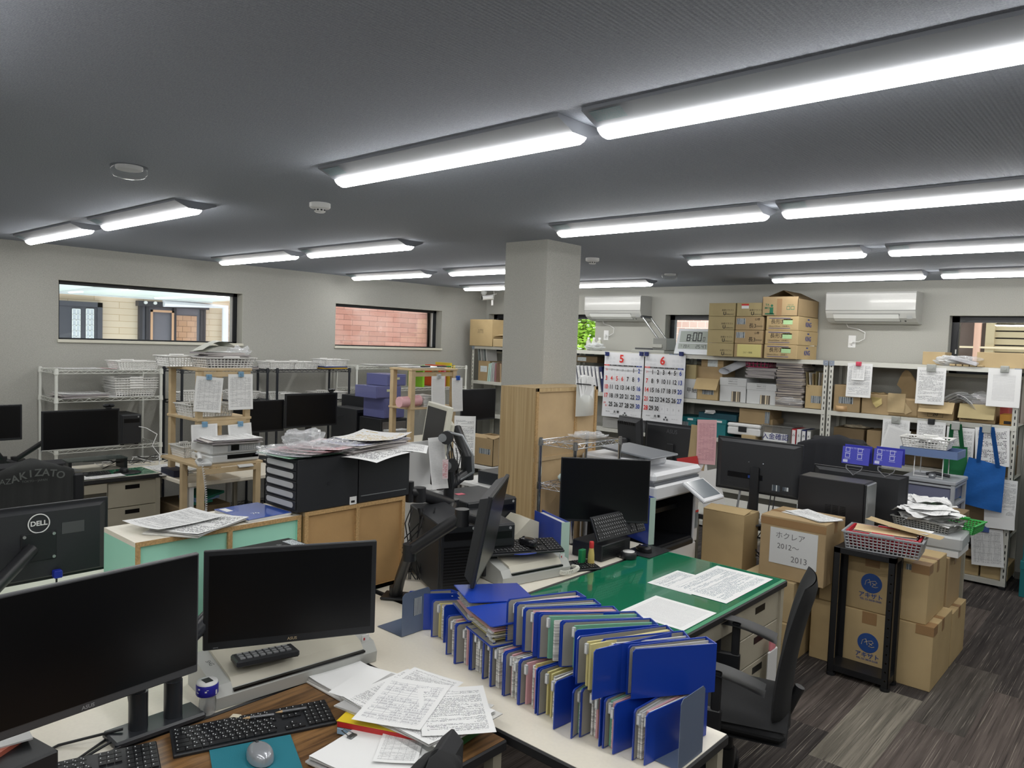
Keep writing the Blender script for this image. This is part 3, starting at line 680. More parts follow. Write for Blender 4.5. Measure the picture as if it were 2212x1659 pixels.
def keyboard(lab, M, w=.44, d=.135, m=None, name='keyboard', wire=False):
    r = thing(name, lab, 'keyboard', M); m = m or M_MON
    MB().box(-w/2, w/2, -d/2, d/2, 0, .012, m, RX(D2(3)), bev=.003).build('keyboard_body', r)
    kb = MB(); km = mat('key_black', c(24, 25, 28), .5); leg = mat('key_legend_white', c(205, 208, 210), .6)
    A = RX(D2(3)); px_ = .0187*w/.44; rows = 6; ry = (d-.016)/rows
    def key(x0, x1, y, n2=True):
        kb.box(x0+.001, x1-.001, y+.001, y+ry-.0015, .012, .0165, km, A)
        lg.quad((x0+.004, y+ry*.5, .0168), (x0+.0065, y+ry*.5, .0168), (x0+.0065, y+ry*.72, .0168), (x0+.004, y+ry*.72, .0168), leg, A)
        if n2: lg.quad((x0+.0095, y+ry*.22, .0168), (x0+.012, y+ry*.22, .0168), (x0+.012, y+ry*.42, .0168), (x0+.0095, y+ry*.42, .0168), leg, A)
    lg = MB(); x0 = -w/2+.008; y0 = -d/2+.007
    for j in range(6):
        y = y0+j*ry; x = x0
        if j == 0:
            for wd in (1.25, 1, 1.25, 1, 3, 1, 1, 1.25, 1, 1, 1.3): key(x, x+wd*px_, y, False); x += wd*px_
        else:
            st = (0, 1.3, 1.0, .6, 0, 0)[j]
            if st: key(x, x+st*px_+px_, y, False); x += st*px_+px_
            while x+px_ < x0+14.9*px_: key(x, x+px_, y); x += px_
        x = x0+15.4*px_
        for k in range(3):
            if j in (1,) and k != 1: x += px_; continue
            if j in (2, 3) and j == 2: x += px_; continue
            key(x, x+px_, y, False); x += px_
        x = x0+18.9*px_
        for k in range(4): 
            if x+px_ < w/2-.002: key(x, x+px_, y, False)
            x += px_
    kb.build('keys', r)['kind'] = 'stuff'; lg.build('key_legends', r)['kind'] = 'stuff'
    return r
def mouse(lab, M, m, wh=None):
    r = thing('computer_mouse', lab, 'mouse', M); mb = MB()
    def fn(u, v):
        a = 2*math.pi*u; b = math.pi/2*v; return (.031*math.cos(a)*math.cos(b)**.5*(1-.08*math.sin(a)), .056*math.sin(a)*math.cos(b)**.5, .002+.030*math.sin(b)**.8*(1-.35*math.sin(a)*math.cos(b)))
    mb.grid(fn, 20, 8, m); mb.build('mouse_shell', r)
    MB().cyl((-.003, .028, .024), (.003, .028, .024), .009, M_DK, 12).build('scroll_wheel', r)
    MB().box(-.0006, .0006, .012, .052, .012, .031, M_DK, RX(D2(-18))).build('button_seam', r)
    return r
def pc_tower(lab, M, w=.18, d=.40, h=.40, m=None, front='grille', name='computer_tower', group=None):   # front faces -Y
    r = thing(name, lab, 'computer', M, group); m = m or M_MBK
    MB().box(-w/2, w/2, -d/2, d/2, .012, h, m, bev=.004).build('case', r)
    f = MB(); f.box(-w/2+.004, w/2-.004, -d/2-.012, -d/2, .016, h-.004, M_MON, bev=.004); f.build('front_panel', r)
    g = MB()
    if front == 'grille':
        for k in range(int((h-.12)/.014)): g.box(-w/2+.02, w/2-.02, -d/2-.0135, -d/2-.012, .03+k*.014, .038+k*.014, M_SCR)
    g.box(-w/2+.02, w/2-.02, -d/2-.014, -d/2-.012, h-.07, h-.035, M_SCR); g.build('drive_bay', r)
    MB().cyl((w/2-.03, -d/2-.015, h-.02), (w/2-.03, -d/2-.012, h-.02), .007, M_GREYT, 12).build('power_button', r)
    for sx in (-1, 1):
        for sy in (-1, 1): MB().box(sx*w*.36-.012, sx*w*.36+.012, sy*d*.38-.012, sy*d*.38+.012, 0, .013, M_DK).build('foot', r)
    return r
def desk(lab, x0, x1, y0, y1, z, top_m, body_m, drawers=None, edge_m=None, th=.03, legs='box'):
    r = thing('office_desk', lab, 'desk', TR((x0+x1)/2, (y0+y1)/2, 0)); W, Dp = (x1-x0)/2, (y1-y0)/2
    MB().box(-W, W, -Dp, Dp, z-th, z-.001, edge_m or top_m, bev=.004).build('desk_edge', r)
    MB().box(-W+.004, W-.004, -Dp+.004, Dp-.004, z-.002, z, top_m).build('desktop', r)
    if legs == 'box':
        for sx in (-1, 1):
            for sy in (-1, 1): MB().box(sx*(W-.045)-.02, sx*(W-.045)+.02, sy*(Dp-.045)-.02, sy*(Dp-.045)+.02, 0, z-th, body_m).build('leg', r)
    return r
def blob(mb, M, rx, ry, rz, m, amp=.15, seed=0, n=14, fl=0.0):   # crumpled closed lump resting on z=0
    rr = random.Random(seed); ph = [rr.uniform(0, 6.3) for _ in range(9)]
    def fn(u, v):
        a = 2*math.pi*u; b = math.pi*(v-.5); k = 1+amp*(math.sin(3*a+ph[0])*math.cos(4*b+ph[1])+.7*math.sin(7*a+ph[2]+3*b)+.5*math.sin(11*a+ph[3])*math.sin(6*b+ph[4]))
        d = Vector((math.cos(a)*math.cos(b), math.sin(a)*math.cos(b), math.sin(b))); k = 1+amp*2.2*(mnoise.noise(d*2.2+Vector((seed, 0, 0)))-.6*abs(mnoise.noise(d*5+Vector((0, seed, 0)))))
        z = rz*(1+d.z)*k; return (rx*d.x*k, ry*d.y*k, max(0.001, z))
    mb.grid(fn, n*3, n*2, m, M, False); return mb
M_BAG = mat('clear_plastic_film', c(232, 235, 238), .12, alpha=.30, spec=.8)
M_BAG2 = mat('frosted_plastic_film', c(225, 228, 230), .3, alpha=.6)
# ================================================================ BACK WALL RACKS AND WHAT STANDS ON THEM
YR = 7.19
RZS = [.06, .42, .90, 1.335, 1.80]
rack(-7.13, -5.62, YR, YB-.02, RZS, 1.80, 'steel rack in the back left corner, behind the pillar')
rack(-5.61, -4.085, YR, YB-.02, [.06, .45, .915, 1.32, 1.80], 1.80, 'steel rack behind the hanging wall calendars')
rack(-4.075, -2.455, YR, YB-.02, [.06, .45, .955, 1.335, 1.80], 1.80, 'steel rack with the tall stack of cartons on top')
rack(-2.445, -.95, YR, YB-.02, RZS, 1.80, 'steel rack at right with papers and tote bags hanging')
# --- cartons on the top
YT = 7.07
def king(r, W, Dp, Hh):
    t = MB(); t.text('長形3', .05, M_INK, FY(-.05, -Dp-.0015, Hh*.60)); t.box(-.13, .08, -Dp-.0015, -Dp-.0008, Hh*.84, Hh*.88, M_BLUE); t.box(-.13, .08, -Dp-.0015, -Dp-.0008, Hh*.13, Hh*.16, M_BLUE)
    t.text('120mm×235mm', .018, M_INK, FY(-.075, -Dp-.0015, Hh*.28)); t.text('1,000枚入', .018, M_INK, FY(.035, -Dp-.0015, Hh*.28)); t.build('lettering', r)
    q = MB(); q.text('KING', .062, M_BLUE, FX(W+.0015, 0, Hh*.45), .02); q.box(W, W+.0015, -.025, .02, Hh*.78, Hh*.86, M_BLUE); q.build('brand_lettering', r)
    l = MB(); l.box(.01, .10, -Dp-.002, -Dp-.001, Hh*.42, Hh*.80, mat('green_sticker', c(176, 214, 160), .6)); l.box(.01, .10, -Dp-.002, -Dp-.001, Hh*.72, Hh*.80, mat('red_sticker', c(200, 50, 45), .6)); l.build('price_sticker', r)
def king_b(r, W, Dp, Hh): king(r, W, Dp, Hh)
x0 = AY(1652, 730, YT).x; x1 = AY(1723, 730, YT).x; h = .136
for k in range(3):
    carton('brown envelope carton with blue crown logo, %s of the right stack' % ['bottom', 'second from bottom', 'third from bottom'][k], x0+.004*k, x1+.004*(k % 2), YT, 7.58, 1.80+k*h, 1.80+(k+1)*h-.002, K1, extra=king, tape=False, group='envelope cartons on the rack top')
def top_art(r, W, Dp, Hh):
    t = MB(); t.text('TA\nMO', .030, M_GREEN, FY(-W+.05, -Dp-.0015, Hh*.55), .02); t.box(-W+.075, -W+.11, -Dp-.0015, -Dp-.0008, Hh*.12, Hh*.5, M_GREEN); t.cyl((-W+.095, -Dp-.0016, Hh*.6), (-W+.095, -Dp-.0004, Hh*.6), .012, M_GREEN, 10); t.box(-W+.03, -W+.12, -Dp-.0015, -Dp-.0008, Hh*.08, Hh*.16, M_GREEN)
    for x in (.05, .09): t.box(W-x-.017, W-x+.017, -Dp-.0012, -Dp-.0006, Hh*.36, Hh*.56, M_GREEN); t.box(W-x-.013, W-x+.013, -Dp-.0016, -Dp-.0010, Hh*.39, Hh*.53, K2)
    t.text('取扱注意', .014, M_GREEN, FY(W-.07, -Dp-.0015, Hh*.63)); t.build('green_printing', r)
    MB().box(-.03, .02, -Dp-.0014, -Dp-.0006, .0, Hh, M_TAPE).build('tape_strip', r)
    # two flaps leaning together to a ridge
    f = MB(); rg = .085; th = .004
    f.mesh([(-W, -Dp, Hh), (-W, Dp, Hh), (0, Dp, Hh+rg), (0, -Dp*.75, Hh+rg)], [(0, 1, 2, 3), (3, 2, 1, 0)], K2); f.build('box_flap', r)
    f = MB(); f.mesh([(W, -Dp, Hh), (W, Dp, Hh), (0, Dp, Hh+rg-.003), (0, -Dp*.75, Hh+rg-.003)], [(3, 2, 1, 0), (0, 1, 2, 3)], K2); f.build('box_flap', r)
def tent(lab):
    r = carton(lab, AY(1647, 660, YT).x, AY(1724, 660, YT).x, YT, 7.60, 1.80+3*h, 1.80+3*h+.165, K2, open_=[('-y', 100, .02)], extra=top_art)
tent('carton with green printing and raised flaps, on top of the right stack')
def wrap(r, W, Dp, Hh):
    t = MB(); t.text('未晒クラフト', .022, M_INK, FY(W*.45, -Dp-.0015, Hh*.45)); t.text('U', .045, M_INK, FY(W*.22, -Dp-.0015, Hh*.20), .03); t.text('封筒株式会社', .014, M_INK, FY(W*.62, -Dp-.0015, Hh*.14)); t.build('lettering', r)
    MB().box(-W-.002, W*.96, -Dp-.001, Dp, Hh-.002, Hh+.001, K5).build('wrapping_fold', r)
x0, x1 = AY(1529, 700, YT).x, AY(1586, 700, YT).x
for k in range(4):
    carton('kraft-wrapped carton in the left stack, %s' % ['bottom one', 'second from the bottom', 'third from the bottom', 'top one'][k], x0-.012*k*0, x1, YT+.01, 7.58, 1.80+k*.1345, 1.80+(k+1)*.1345-.003, K5, tape=False, extra=wrap, group='envelope cartons on the rack top')
x0, x1 = AY(1589, 700, YT).x, AY(1648, 700, YT).x
def yama(r, W, Dp, Hh):
    t = MB(); t.text('長3', .052, M_INK, FY(W*.25, -Dp-.0015, Hh*.30)); t.text('山櫻', .026, M_INK, FY(W*.58, -Dp-.0015, Hh*.80)); t.text('森林認証', .016, M_INK, FY(W*.75, -Dp-.0015, Hh*.28)); t.build('lettering', r)
for k in range(4):
    lab = ['carton in a yellow printed wrapper, bottom of the middle stack', 'brown carton marked 長3, second from the bottom of the middle stack', 'brown carton marked 長3, third from the bottom of the middle stack', 'kraft carton with a red and white sticker, top of the middle stack'][k]
    if k in (1, 2): carton(lab, x0, x1+.003, YT, 7.58, 1.80+k*.1345, 1.80+(k+1)*.1345-.003, K2, tape=False, extra=yama, label=(.04, .36, .42, .86))
    elif k == 0:
        def yw(r, W, Dp, Hh):
            MB().box(-W+.03, W-.005, -Dp-.004, -Dp, .004, Hh-.004, mat('glossy_yellow_wrap', c(206, 196, 128), .2, coat=.5), bev=.002).build('yellow_wrapper', r)
            MB().text('コピー用紙', .02, M_INK, FY(0, -Dp-.005, Hh*.35)).build('lettering', r)
        carton(lab, x0, x1, YT, 7.58, 1.80, 1.80+.132, K2, tape=False, extra=yw)
    else:
        def st(r, W, Dp, Hh):
            wrap(r, W, Dp, Hh); q = MB(); q.box(-W+.05, -W+.125, -Dp-.002, -Dp-.001, Hh*.58, Hh*.93, mat('white_sticker', c(220, 222, 222), .6)); q.box(-W+.05, -W+.125, -Dp-.0025, -Dp-.001, Hh*.80, Hh*.93, mat('red_sticker', c(200, 50, 45), .6)); q.build('sticker', r)
        carton(lab, x0, x1-.008, YT+.01, 7.58, 1.80+3*.1345, 1.80+4*.1345-.003, K5, tape=False, extra=st)
# --- digital clock
r = thing('digital_clock', 'silver digital clock showing 8:00, leaning beside the carton stack', 'clock', TR(AY(1497, 762, 7.20).x, 7.20, 1.80) @ RX(D2(-12)))
cw, ch = .40, .275
MB().prism([(-cw/2-.012, 0), (cw/2+.012, 0), (cw/2-.012, ch), (-cw/2+.012, ch)], 0, .03, mat('silver_plastic', c(200, 204, 208), .3, .2), RX(math.pi/2)).build('clock_body', r)
ML = mat('lcd_grey', c(160, 168, 162), .25); b = MB(); b.box(-cw/2+.035, cw/2-.03, -.0315, -.029, .125, .25, ML); b.box(-cw/2+.028, cw/2-.03, -.0315, -.029, .055, .115, ML); b.build('display', r)
sg = MB(); LCD = mat('lcd_segment', c(26, 30, 34), .4)
SEG = {'8': 'abcdefg', '0': 'abcdef', '5': 'afgcd', '1': 'bc', '9': 'abcdfg', '2': 'abged', '4': 'fgbc', '7': 'abc'}
def seg7(ch_, x, z, w, h2, t):
    for s in SEG[ch_]:
        q = {'a': (x, x+w, z+h2-t, z+h2), 'g': (x, x+w, z+h2/2-t/2, z+h2/2+t/2), 'd': (x, x+w, z, z+t), 'f': (x, x+t, z+h2/2, z+h2), 'b': (x+w-t, x+w, z+h2/2, z+h2), 'e': (x, x+t, z, z+h2/2), 'c': (x+w-t, x+w, z, z+h2/2)}[s]
        sg.box(q[0]+.0008, q[1]-.0008, -.0328, -.0315, q[2]+.0008, q[3]-.0008, LCD)
seg7('8', -.085, .14, .045, .075, .012); seg7('0', -.015, .14, .048, .098, .012); seg7('0', .042, .14, .048, .098, .012); seg7('0', .105, .14, .025, .05, .006)
for z in (.165, .195): sg.box(-.032, -.024, -.0328, -.0315, z, z+.008, LCD)
seg7('1', -.115, .065, .012, .036, .005); seg7('9', -.095, .065, .022, .036, .005); seg7('5', -.14, .08, .010, .02, .003); seg7('2', .035, .065, .022, .038, .005); seg7('5', .062, .065, .022, .038, .005); seg7('4', .102, .065, .022, .038, .005); seg7('7', .13, .065, .022, .038, .005)
sg.text('火', .034, LCD, FY(-.05, -.0322, .084)); sg.build('digits', r)['label'] = 'dark liquid crystal digits'
# --- big hole punch with raised lever
r = thing('heavy_hole_punch', 'grey heavy-duty paper punch with raised lever on the rack top', 'hole punch', TR(AY(1420, 755, 7.3).x, 7.30, 1.80))
MG = mat('machine_grey', c(128, 130, 126), .5); MGL = mat('machine_light_grey', c(170, 171, 164), .5)
b = MB(); b.box(-.27, .15, -.11, .14, 0, .035, MGL, bev=.004); b.box(-.24, .02, -.08, .10, .035, .055, mat('rubber_mat_grey', c(70, 72, 74), .7)); b.build('base_plate', r)
b = MB(); b.box(-.0, .17, -.10, .10, .035, .17, MG, bev=.006); b.box(.0, .12, -.11, .11, .06, .10, MGL, bev=.004); b.build('punch_head', r)
b = MB()
for s in (-1, 1): b.tube([(.09, s*.085, .12), (-.16, s*.085, .40)], .011, mat('bare_steel', c(170, 172, 172), .3, .8), 8)
b.build('lever_arms', r); MB().cyl((-.16, -.10, .40), (-.16, .10, .40), .015, M_DK, 12).build('lever_grip', r)
# --- bottles in film, plastic wrap
for k, x in enumerate((1271, 1283, 1295)):
    q = AY(x, 745, 7.35); r = thing('plastic_bottle', 'small white-capped bottle, %s of three in film below the air conditioner' % ['left', 'middle', 'right'][k], 'bottle', TR(q.x, 7.35, 1.80))
    MB().lathe([(.028, 0), (.03, .01), (.03, .105), (.014, .125), (.014, .13)], mat('milky_bottle', c(190, 192, 178), .3), 14).build('bottle_body', r); MB().lathe([(.016, .13), (.016, .155), (.001, .156)], M_WHT, 12).build('bottle_cap', r)
m = MB(); blob(m, ID, .13, .09, .045, M_BAG2, .14, 5); tag(m.build('plastic_wrap', None, TR(AY(1283, 750, 7.26).x, 7.27, 1.80)), 'crumpled clear plastic wrap in front of the three bottles', 'plastic wrap')
# --- corner carton etc.
x0, x1 = AY(1015, 715, 7.15).x, AY(1063, 715, 7.15).x
def scr(r, W, Dp, Hh): MB().text('15 年分\nPマーク', .03, mat('pencil_grey', c(90, 80, 66), .7), FY(0, -Dp-.002, Hh*.55)).build('handwriting', r)
carton('tan carton with handwriting on the corner rack', x0, x1, 7.15, 7.62, 1.80, 2.15, K1, extra=scr)
x0, x1 = AY(1065, 735, 7.15).x, AY(1092, 735, 7.15).x
carton('low tan carton between the corner carton and the pillar', x0, x1+.12, 7.15, 7.45, 1.80, 1.90, K3)
m = MB(); m.grid(lambda u, v: ((u-.5)*.32, (v-.5)*.24, .02+.02*math.sin(u*5)*math.sin(v*4)), 8, 8, K3); m.grid(lambda u, v: ((u-.5)*.32, (v-.5)*.24, .0+.02*math.sin(u*3)), 8, 8, K3)
tag(m.build('envelope', None, TR(-6.55, 7.28, 1.925)), 'crumpled brown envelope on the low corner carton', 'envelope')
# corner shelf 1.335: folders
xa = AY(1033, 800, 7.25).x
carton('tan carton with a white label on the middle corner shelf', xa, AY(1057, 800, 7.25).x, 7.25, 7.5, 1.335, 1.60, K2, label=(.2, .8, .45, .75), tape=False)
FC = [mat('folder_mint', c(178, 205, 196), .6), mat('folder_grey', c(170, 172, 172), .6), mat('folder_pinkbrown', c(150, 108, 112), .6), mat('folder_brown', c(122, 96, 78), .6), mat('folder_tan', c(168, 146, 118), .6)]
fx = AY(1054, 800, 7.22).x
for k in range(9):
    mm = FC[[0, 0, 1, 1, 2, 3, 3, 4, 3][k]]; b = MB(); b.box(-.012, .012, 0, .22, 0, .235+.01*(k % 3), mm, RY(D2(5-k)), bev=.002)
    tag(b.build('file_folder', None, TR(fx+.033*k, 7.22, 1.335)), '%s file folder, in the row by the pillar on the corner rack' % ['pale mint', 'pale mint', 'pale grey', 'grey', 'pinkish', 'dark brown', 'brown', 'tan', 'brown'][k], 'folder', 'folders on the corner rack shelf')
for k in range(4):
    b = MB(); b.box(-.006, .006, 0, .2, 0, .22, M_WHT if k % 2 else mat('clear_file', c(190, 198, 200), .2, alpha=.7), RY(D2(-8)))
    tag(b.build('document_wallet', None, TR(AY(1036, 790, 7.3).x+.05*k, 7.28, 1.60)), 'upright clear document wallet standing on the corner shelf carton', 'document wallet', 'clear wallets on the corner shelf')
# --- calendars
def calendar(x0p, x1p, month, rows, lab, reds):
    yc = 7.165; x0, x1 = AY(x0p, 800, yc).x, AY(x1p, 800, yc).x; z1 = 1.79; z0 = 1.055; w = x1-x0; h_ = z1-z0
    r = thing('wall_calendar', lab, 'calendar', TR((x0+x1)/2, yc, z0))
    PW = mat('calendar_white', c(228, 230, 234), .5); m = MB(); m.grid(lambda u, v: ((u-.5)*w, .006*math.sin(u*3.1)-.012*(1-v)**3+.0, v*h_), 8, 10, PW); m.build('calendar_sheet', r)
    K = mat('calendar_black', c(24, 24, 26), .6); Rd = mat('calendar_red', c(214, 44, 36), .6); Bl = mat('calendar_blue', c(28, 60, 150), .6); G = mat('calendar_grey', c(130, 132, 136), .6); LG = mat('calendar_pale', c(176, 182, 190), .6)
    f = MB(); y = -.016; ty = lambda x, z: FY(x, y, z)
    f.text(month, .12, Rd, ty(-.02, h_-.072), .03)
    cw_ = w/7*.96; cx0 = -w/2+w*.02+cw_/2
    hd = MB()
    for i in range(7): hd.box(cx0+i*cw_-cw_*.48, cx0+i*cw_+cw_*.48, y-.001, y, h_-.152, h_-.138, Rd if i == 0 else Bl if i == 6 else K)
    for i, day in enumerate(['日SUN', '月MON', '火TUE', '水WED', '木THU', '金FRI', '土SAT']): hd.text(day, .012, PW, FY(cx0+i*cw_, y-.0016, h_-.145))
    hd.build('weekday_header', r)
    rh = .0985; z = h_-.197
    for ri, row in enumerate(rows):
        for i, d in enumerate(row):
            if d is None: continue
            s, small = (d, False) if isinstance(d, int) else (d[0], True)
            mm = G if small else (Rd if (i == 0 or s in reds) else Bl if i == 6 else K)
            if small and i == 0: mm = Rd
            if isinstance(s, tuple):
                f.text(str(s[0]), .030, Rd, ty(cx0-.012, z-ri*rh+.014), .02); f.text(str(s[1]), .030, Rd, ty(cx0+.012, z-ri*rh-.018), .02)
            else: f.text(str(s), .036 if small else .068, mm, ty(cx0+i*cw_, z-ri*rh) @ SCL(.78, 1, 1), .0 if small else .03)
    f.build('date_numerals', r)
    g = MB()
    for ri in range(6): g.box(-w/2+.01, w/2-.01, y+.0, y+.0006, z+rh/2-ri*rh-.0006, z+rh/2-ri*rh, LG)
    for i in range(8): g.box(cx0-cw_/2+i*cw_-.0004, cx0-cw_/2+i*cw_+.0004, y, y+.0006, z+rh/2-5*rh, z+rh/2, LG)
    for sx in (-1, 1):
        for a in range(3):
            for b2 in range(2): 
                xx = sx*w*.33+(a-1)*w*.095; zz = h_-.065-b2*.05; g.text('1 2 3 4 5\n6 7 8 9 10\n11 12 13 14\n15 16 17 18', .008, LG, FY(xx, y, zz))
    g.build('grid_lines', r)
    t = MB(); t.text('株式会社', .014, K, FY(-w*.34, y, .06)); t.text('大 栄', .034, K, FY(-w*.12, y, .06), .03); t.text('〒110-0005 TEL 03', .010, K, FY(-w*.2, y, .035))
    for a, b2 in ((0, .058), (-.018, .034), (.018, .034)): t.cyl((w*.1+a, y, b2), (w*.1+a, y+.0006, b2), .011, mat('calendar_dark_grey', c(80, 82, 86), .6), 12)
    t.text('SDGs カレンダー', .011, G, FY(w*.33, y, .045)); t.build('footer_print', r)
    return r
calendar(1305, 1390, '5', [[(26,), (27,), (28,), (29,), (30,), 1, 2], [3, 4, 5, 6, 7, 8, 9], [10, 11, 12, 13, 14, 15, 16], [17, 18, 19, 20, 21, 22, 23], [((24, 31),), 25, 26, 27, 28, 29, 30]], 'wall calendar page for month 5, left of the pair', (3, 4, 5, 6))
calendar(1392.5, 1480, '6', [[(31,), 1, 2, 3, 4, 5, 6], [7, 8, 9, 10, 11, 12, 13], [14, 15, 16, 17, 18, 19, 20], [21, 22, 23, 24, 25, 26, 27], [28, 29, 30, (1,), (2,), (3,), (4,)]], 'wall calendar page for month 6, right of the pair', ())
MN = mat('navy_clip', c(22, 40, 110), .4)
for k, x in enumerate((1312, 1386, 1397, 1472)):
    q = AY(x, 764, 7.155); r = thing('magnet_clip', 'navy clip holding the calendars, %s along the shelf edge' % ['first from left', 'second from left', 'third from left', 'rightmost'][k], 'clip', TR(q.x, 7.155, q.z), 'navy clips on the calendars')
    MB().box(-.022, .022, -.016, .012, -.024, .02, MN, RZ(.2), bev=.004).build('clip_body', r); MB().box(-.018, .018, -.03, -.016, .002, .01, MN, RX(-.4)).build('clip_lever', r)
# --- rack 2, shelf 1.32: leaning binders
xb = AY(1224, 815, 7.24).x; MWH = mat('binder_white', c(214, 216, 218), .45); MNV = mat('binder_navy', c(34, 44, 92), .5)
for k in range(11):
    m = MB(); cc_ = [mat('binder_red', c(180, 40, 50), .5), mat('binder_green', c(40, 150, 70), .5)][k] if k < 2 else (MNV if k == 10 else MWH)
    r = thing('ring_binder', '%s ring binder leaning left on the rack left of the calendars' % (['red', 'green', 'white', 'white', 'white', 'white', 'white', 'white', 'white', 'white', 'navy'][k]), 'binder', TR(xb+.055*k, 7.24, 1.322) @ RY(D2(-12)), 'leaning binders left of the calendars')
    MB().box(-.018, .018, 0, .30, 0, .30, cc_, bev=.003).build('binder_cover', r); MB().box(-.019, -.017, -.001, .29, .01, .29, MNV).build('cover_edge', r)
    if k > 1: MB().box(-.010, .010, -.002, 0, .16, .24, mat('spine_label', c(238, 238, 236), .6)).build('spine_label', r)
x0, x1 = AY(1243, 778, 7.3).x, AY(1290, 778, 7.3).x
carton('dark low carton wedged above the leaning binders', x0, x1, 7.3, 7.55, 1.655, 1.73, K4, label=(.1, .5, .2, .8), tape=False)
# --- rack 2, shelf .915
x0, x1 = AY(1302, 905, 7.22).x, AY(1342, 905, 7.22).x
carton('grey flat box on the shelf below the calendars', x0, x1, 7.22, 7.5, .917, 1.03, mat('grey_card', c(168, 168, 166), .6), tape=False)
for k, (a, b2) in enumerate(((1343, 1361), (1362, 1380))):
    carton('pink box file below the calendars, %s one' % ['left', 'right'][k], AY(a, 905, 7.22).x, AY(b2, 905, 7.22).x, 7.22, 7.5, .917, 1.06, mat('pink_boxfile', c(196, 92, 92), .5), tape=False)
xs = AY(1386, 920, 7.22).x
FCOL = [('white', (215, 216, 216)), ('grey', (110, 112, 116)), ('grey', (90, 92, 96)), ('red', (190, 50, 60)), ('pink', (214, 110, 120)), ('yellow', (205, 180, 60)), ('yellow', (214, 196, 80)), ('yellow', (200, 170, 50)), ('olive', (130, 120, 60))]
for k, (nm, q) in enumerate(FCOL):
    tag(MB().box(-.014, .014, 0, .26, 0, .22, mat('file_'+nm+str(q[0]), c(*q), .5), RY(D2(-4-k)), bev=.002).build('file_binder', None, TR(xs+.034*k, 7.21, .917)), '%s file standing below the calendars' % nm, 'binder', 'files standing below the calendars')
# low shelf of rack 2: yellow envelope, clear bag
m = MB(); m.box(-.10, .10, -.13, .13, 0, .10, K5, bev=.01); tag(m.build('envelope_bundle', None, TR(AY(1340, 1000, 7.2).x, 7.33, .70)), 'yellow kraft envelope bundle behind the chrome shelf', 'envelope')
carton('brown carton low on the rack behind the chrome shelf', AY(1310, 1000, 7.2).x, AY(1400, 1000, 7.2).x, 7.22, 7.55, .452, .70, K2)
# --- rack 3, shelf 1.335
z = 1.337
def pc(lab, a, b, yt, y=7.22, dp=.3, zz=z, m=K1, ym=None, **kw):
    ym = ym or yt+25; return carton(lab, AY(a, ym, y).x, AY(b, ym, y).x, y, y+dp, zz, AY((a+b)/2, yt, y).z, m, **kw)
pc('white box with a handwritten mark beside the calendar', 1478, 1505, 818, m=mat('white_card', c(205, 207, 208), .6), tape=False, extra=lambda r, W, Dp, Hh: MB().text('甲紙', .06, M_INK, FY(W*.2, -Dp-.002, Hh*.4)).build('handwriting', r))
pc('yellow-brown carton on top of the white box by the calendar', 1481, 1503, 788, zz=z+.205, m=K5, tape=False)
def flapc(r, W, Dp, Hh): MB().box(-W-.01, W+.01, 0, .13, 0, .004, K1, TR(0, -Dp-.004, Hh) @ RZ(math.pi) @ RX(D2(-62))).build('box_flap', r)
pc('tan carton with its front flap folded down on the third rack', 1506, 1551, 818, m=K1, label=(.25, .8, .25, .55), tape=False, extra=flapc)
pc('flat brown carton on the flap carton', 1504, 1560, 792, zz=z+.215, m=K2, tape=False, y=7.26)
pc('labelled brown carton topmost under the rack top, left of the rolled poster', 1514, 1562, 774, zz=z+.322, m=K2, tape=False, y=7.3, dp=.25, label=(.3, .75, .1, .9))
def wb(r, W, Dp, Hh):
    MB().box(-W-.004, W+.004, -Dp-.004, Dp+.004, Hh*.68, Hh+.003, mat('white_card', c(205, 207, 208), .6), bev=.002).build('box_lid', r)
    t = MB(); t.text('収納ボックス', .016, M_INK, FY(0, -Dp-.0055, Hh*.86)); t.box(-.05, .05, -Dp-.0052, -Dp-.005, Hh*.76, Hh*.77, M_INK); t.box(-.05, .05, -Dp-.0052, -Dp-.005, Hh*.95, Hh*.96, M_INK); t.build('lid_print', r)
    MB().box(-.01, W*.62, -Dp-.0015, -Dp, Hh*.02, Hh*.45, print_mat('floor_plan_sheet', c(214, 200, 172), c(90, 84, 76), 4, 3)).build('plan_label', r)
pc('white lidded storage box, left of two, on the third rack', 1555, 1611, 817, m=mat('white_card', c(205, 207, 208), .6), tape=False, extra=wb)
pc('white lidded storage box, right of two, below the pink basket', 1613, 1676, 829, m=mat('white_card', c(205, 207, 208), .6), tape=False, extra=wb)
# rolled poster
a = AY(1565, 805, 7.2); b2 = AY(1618, 782, 7.45); r = thing('rolled_poster', 'loosely rolled white poster on the storage boxes', 'poster', TR(0, 0, 0))
m = MB(); 
def roll(u, v):
    t = u*2*math.pi*1.25; rr_ = .05-.018*u; p = a.lerp(b2, v); return (p.x+rr_*1.7*math.cos(t)*.9, p.y, p.z+.015+rr_*.8*math.sin(t))
m.grid(roll, 30, 4, mat('poster_white', c(205, 208, 214), .5)); m.build('poster_sheet', r)
x0, x1 = AY(1612, 815, 7.22).x, AY(1676, 815, 7.22).x
paper_stack('stack of magazines under the pink basket on the third rack', TR((x0+x1)/2, 7.33, z+.262), x1-x0, .22, .10, P_PLAIN, S_MIX, n=8, jit=.012, seed=4)
r = basket('pink plastic basket on the magazines of the third rack', TR((AY(1640, 795, 7.3).x), 7.34, z+.366), .25, .2, .12, mat('pink_basket', c(170, 44, 92), .4), .9, 6, 3)
x0, x1 = AY(1676, 830, 7.2).x, AY(1737, 830, 7.2).x
paper_stack('tall stack of envelopes and document bags beside the pink basket', TR((x0+x1)/2, 7.32, z), x1-x0-.02, .24, .43, P_PLAIN, stack_mat('envelope_edges', (190, 180, 165), (96, 92, 100), 160), n=18, jit=.012, seed=9)
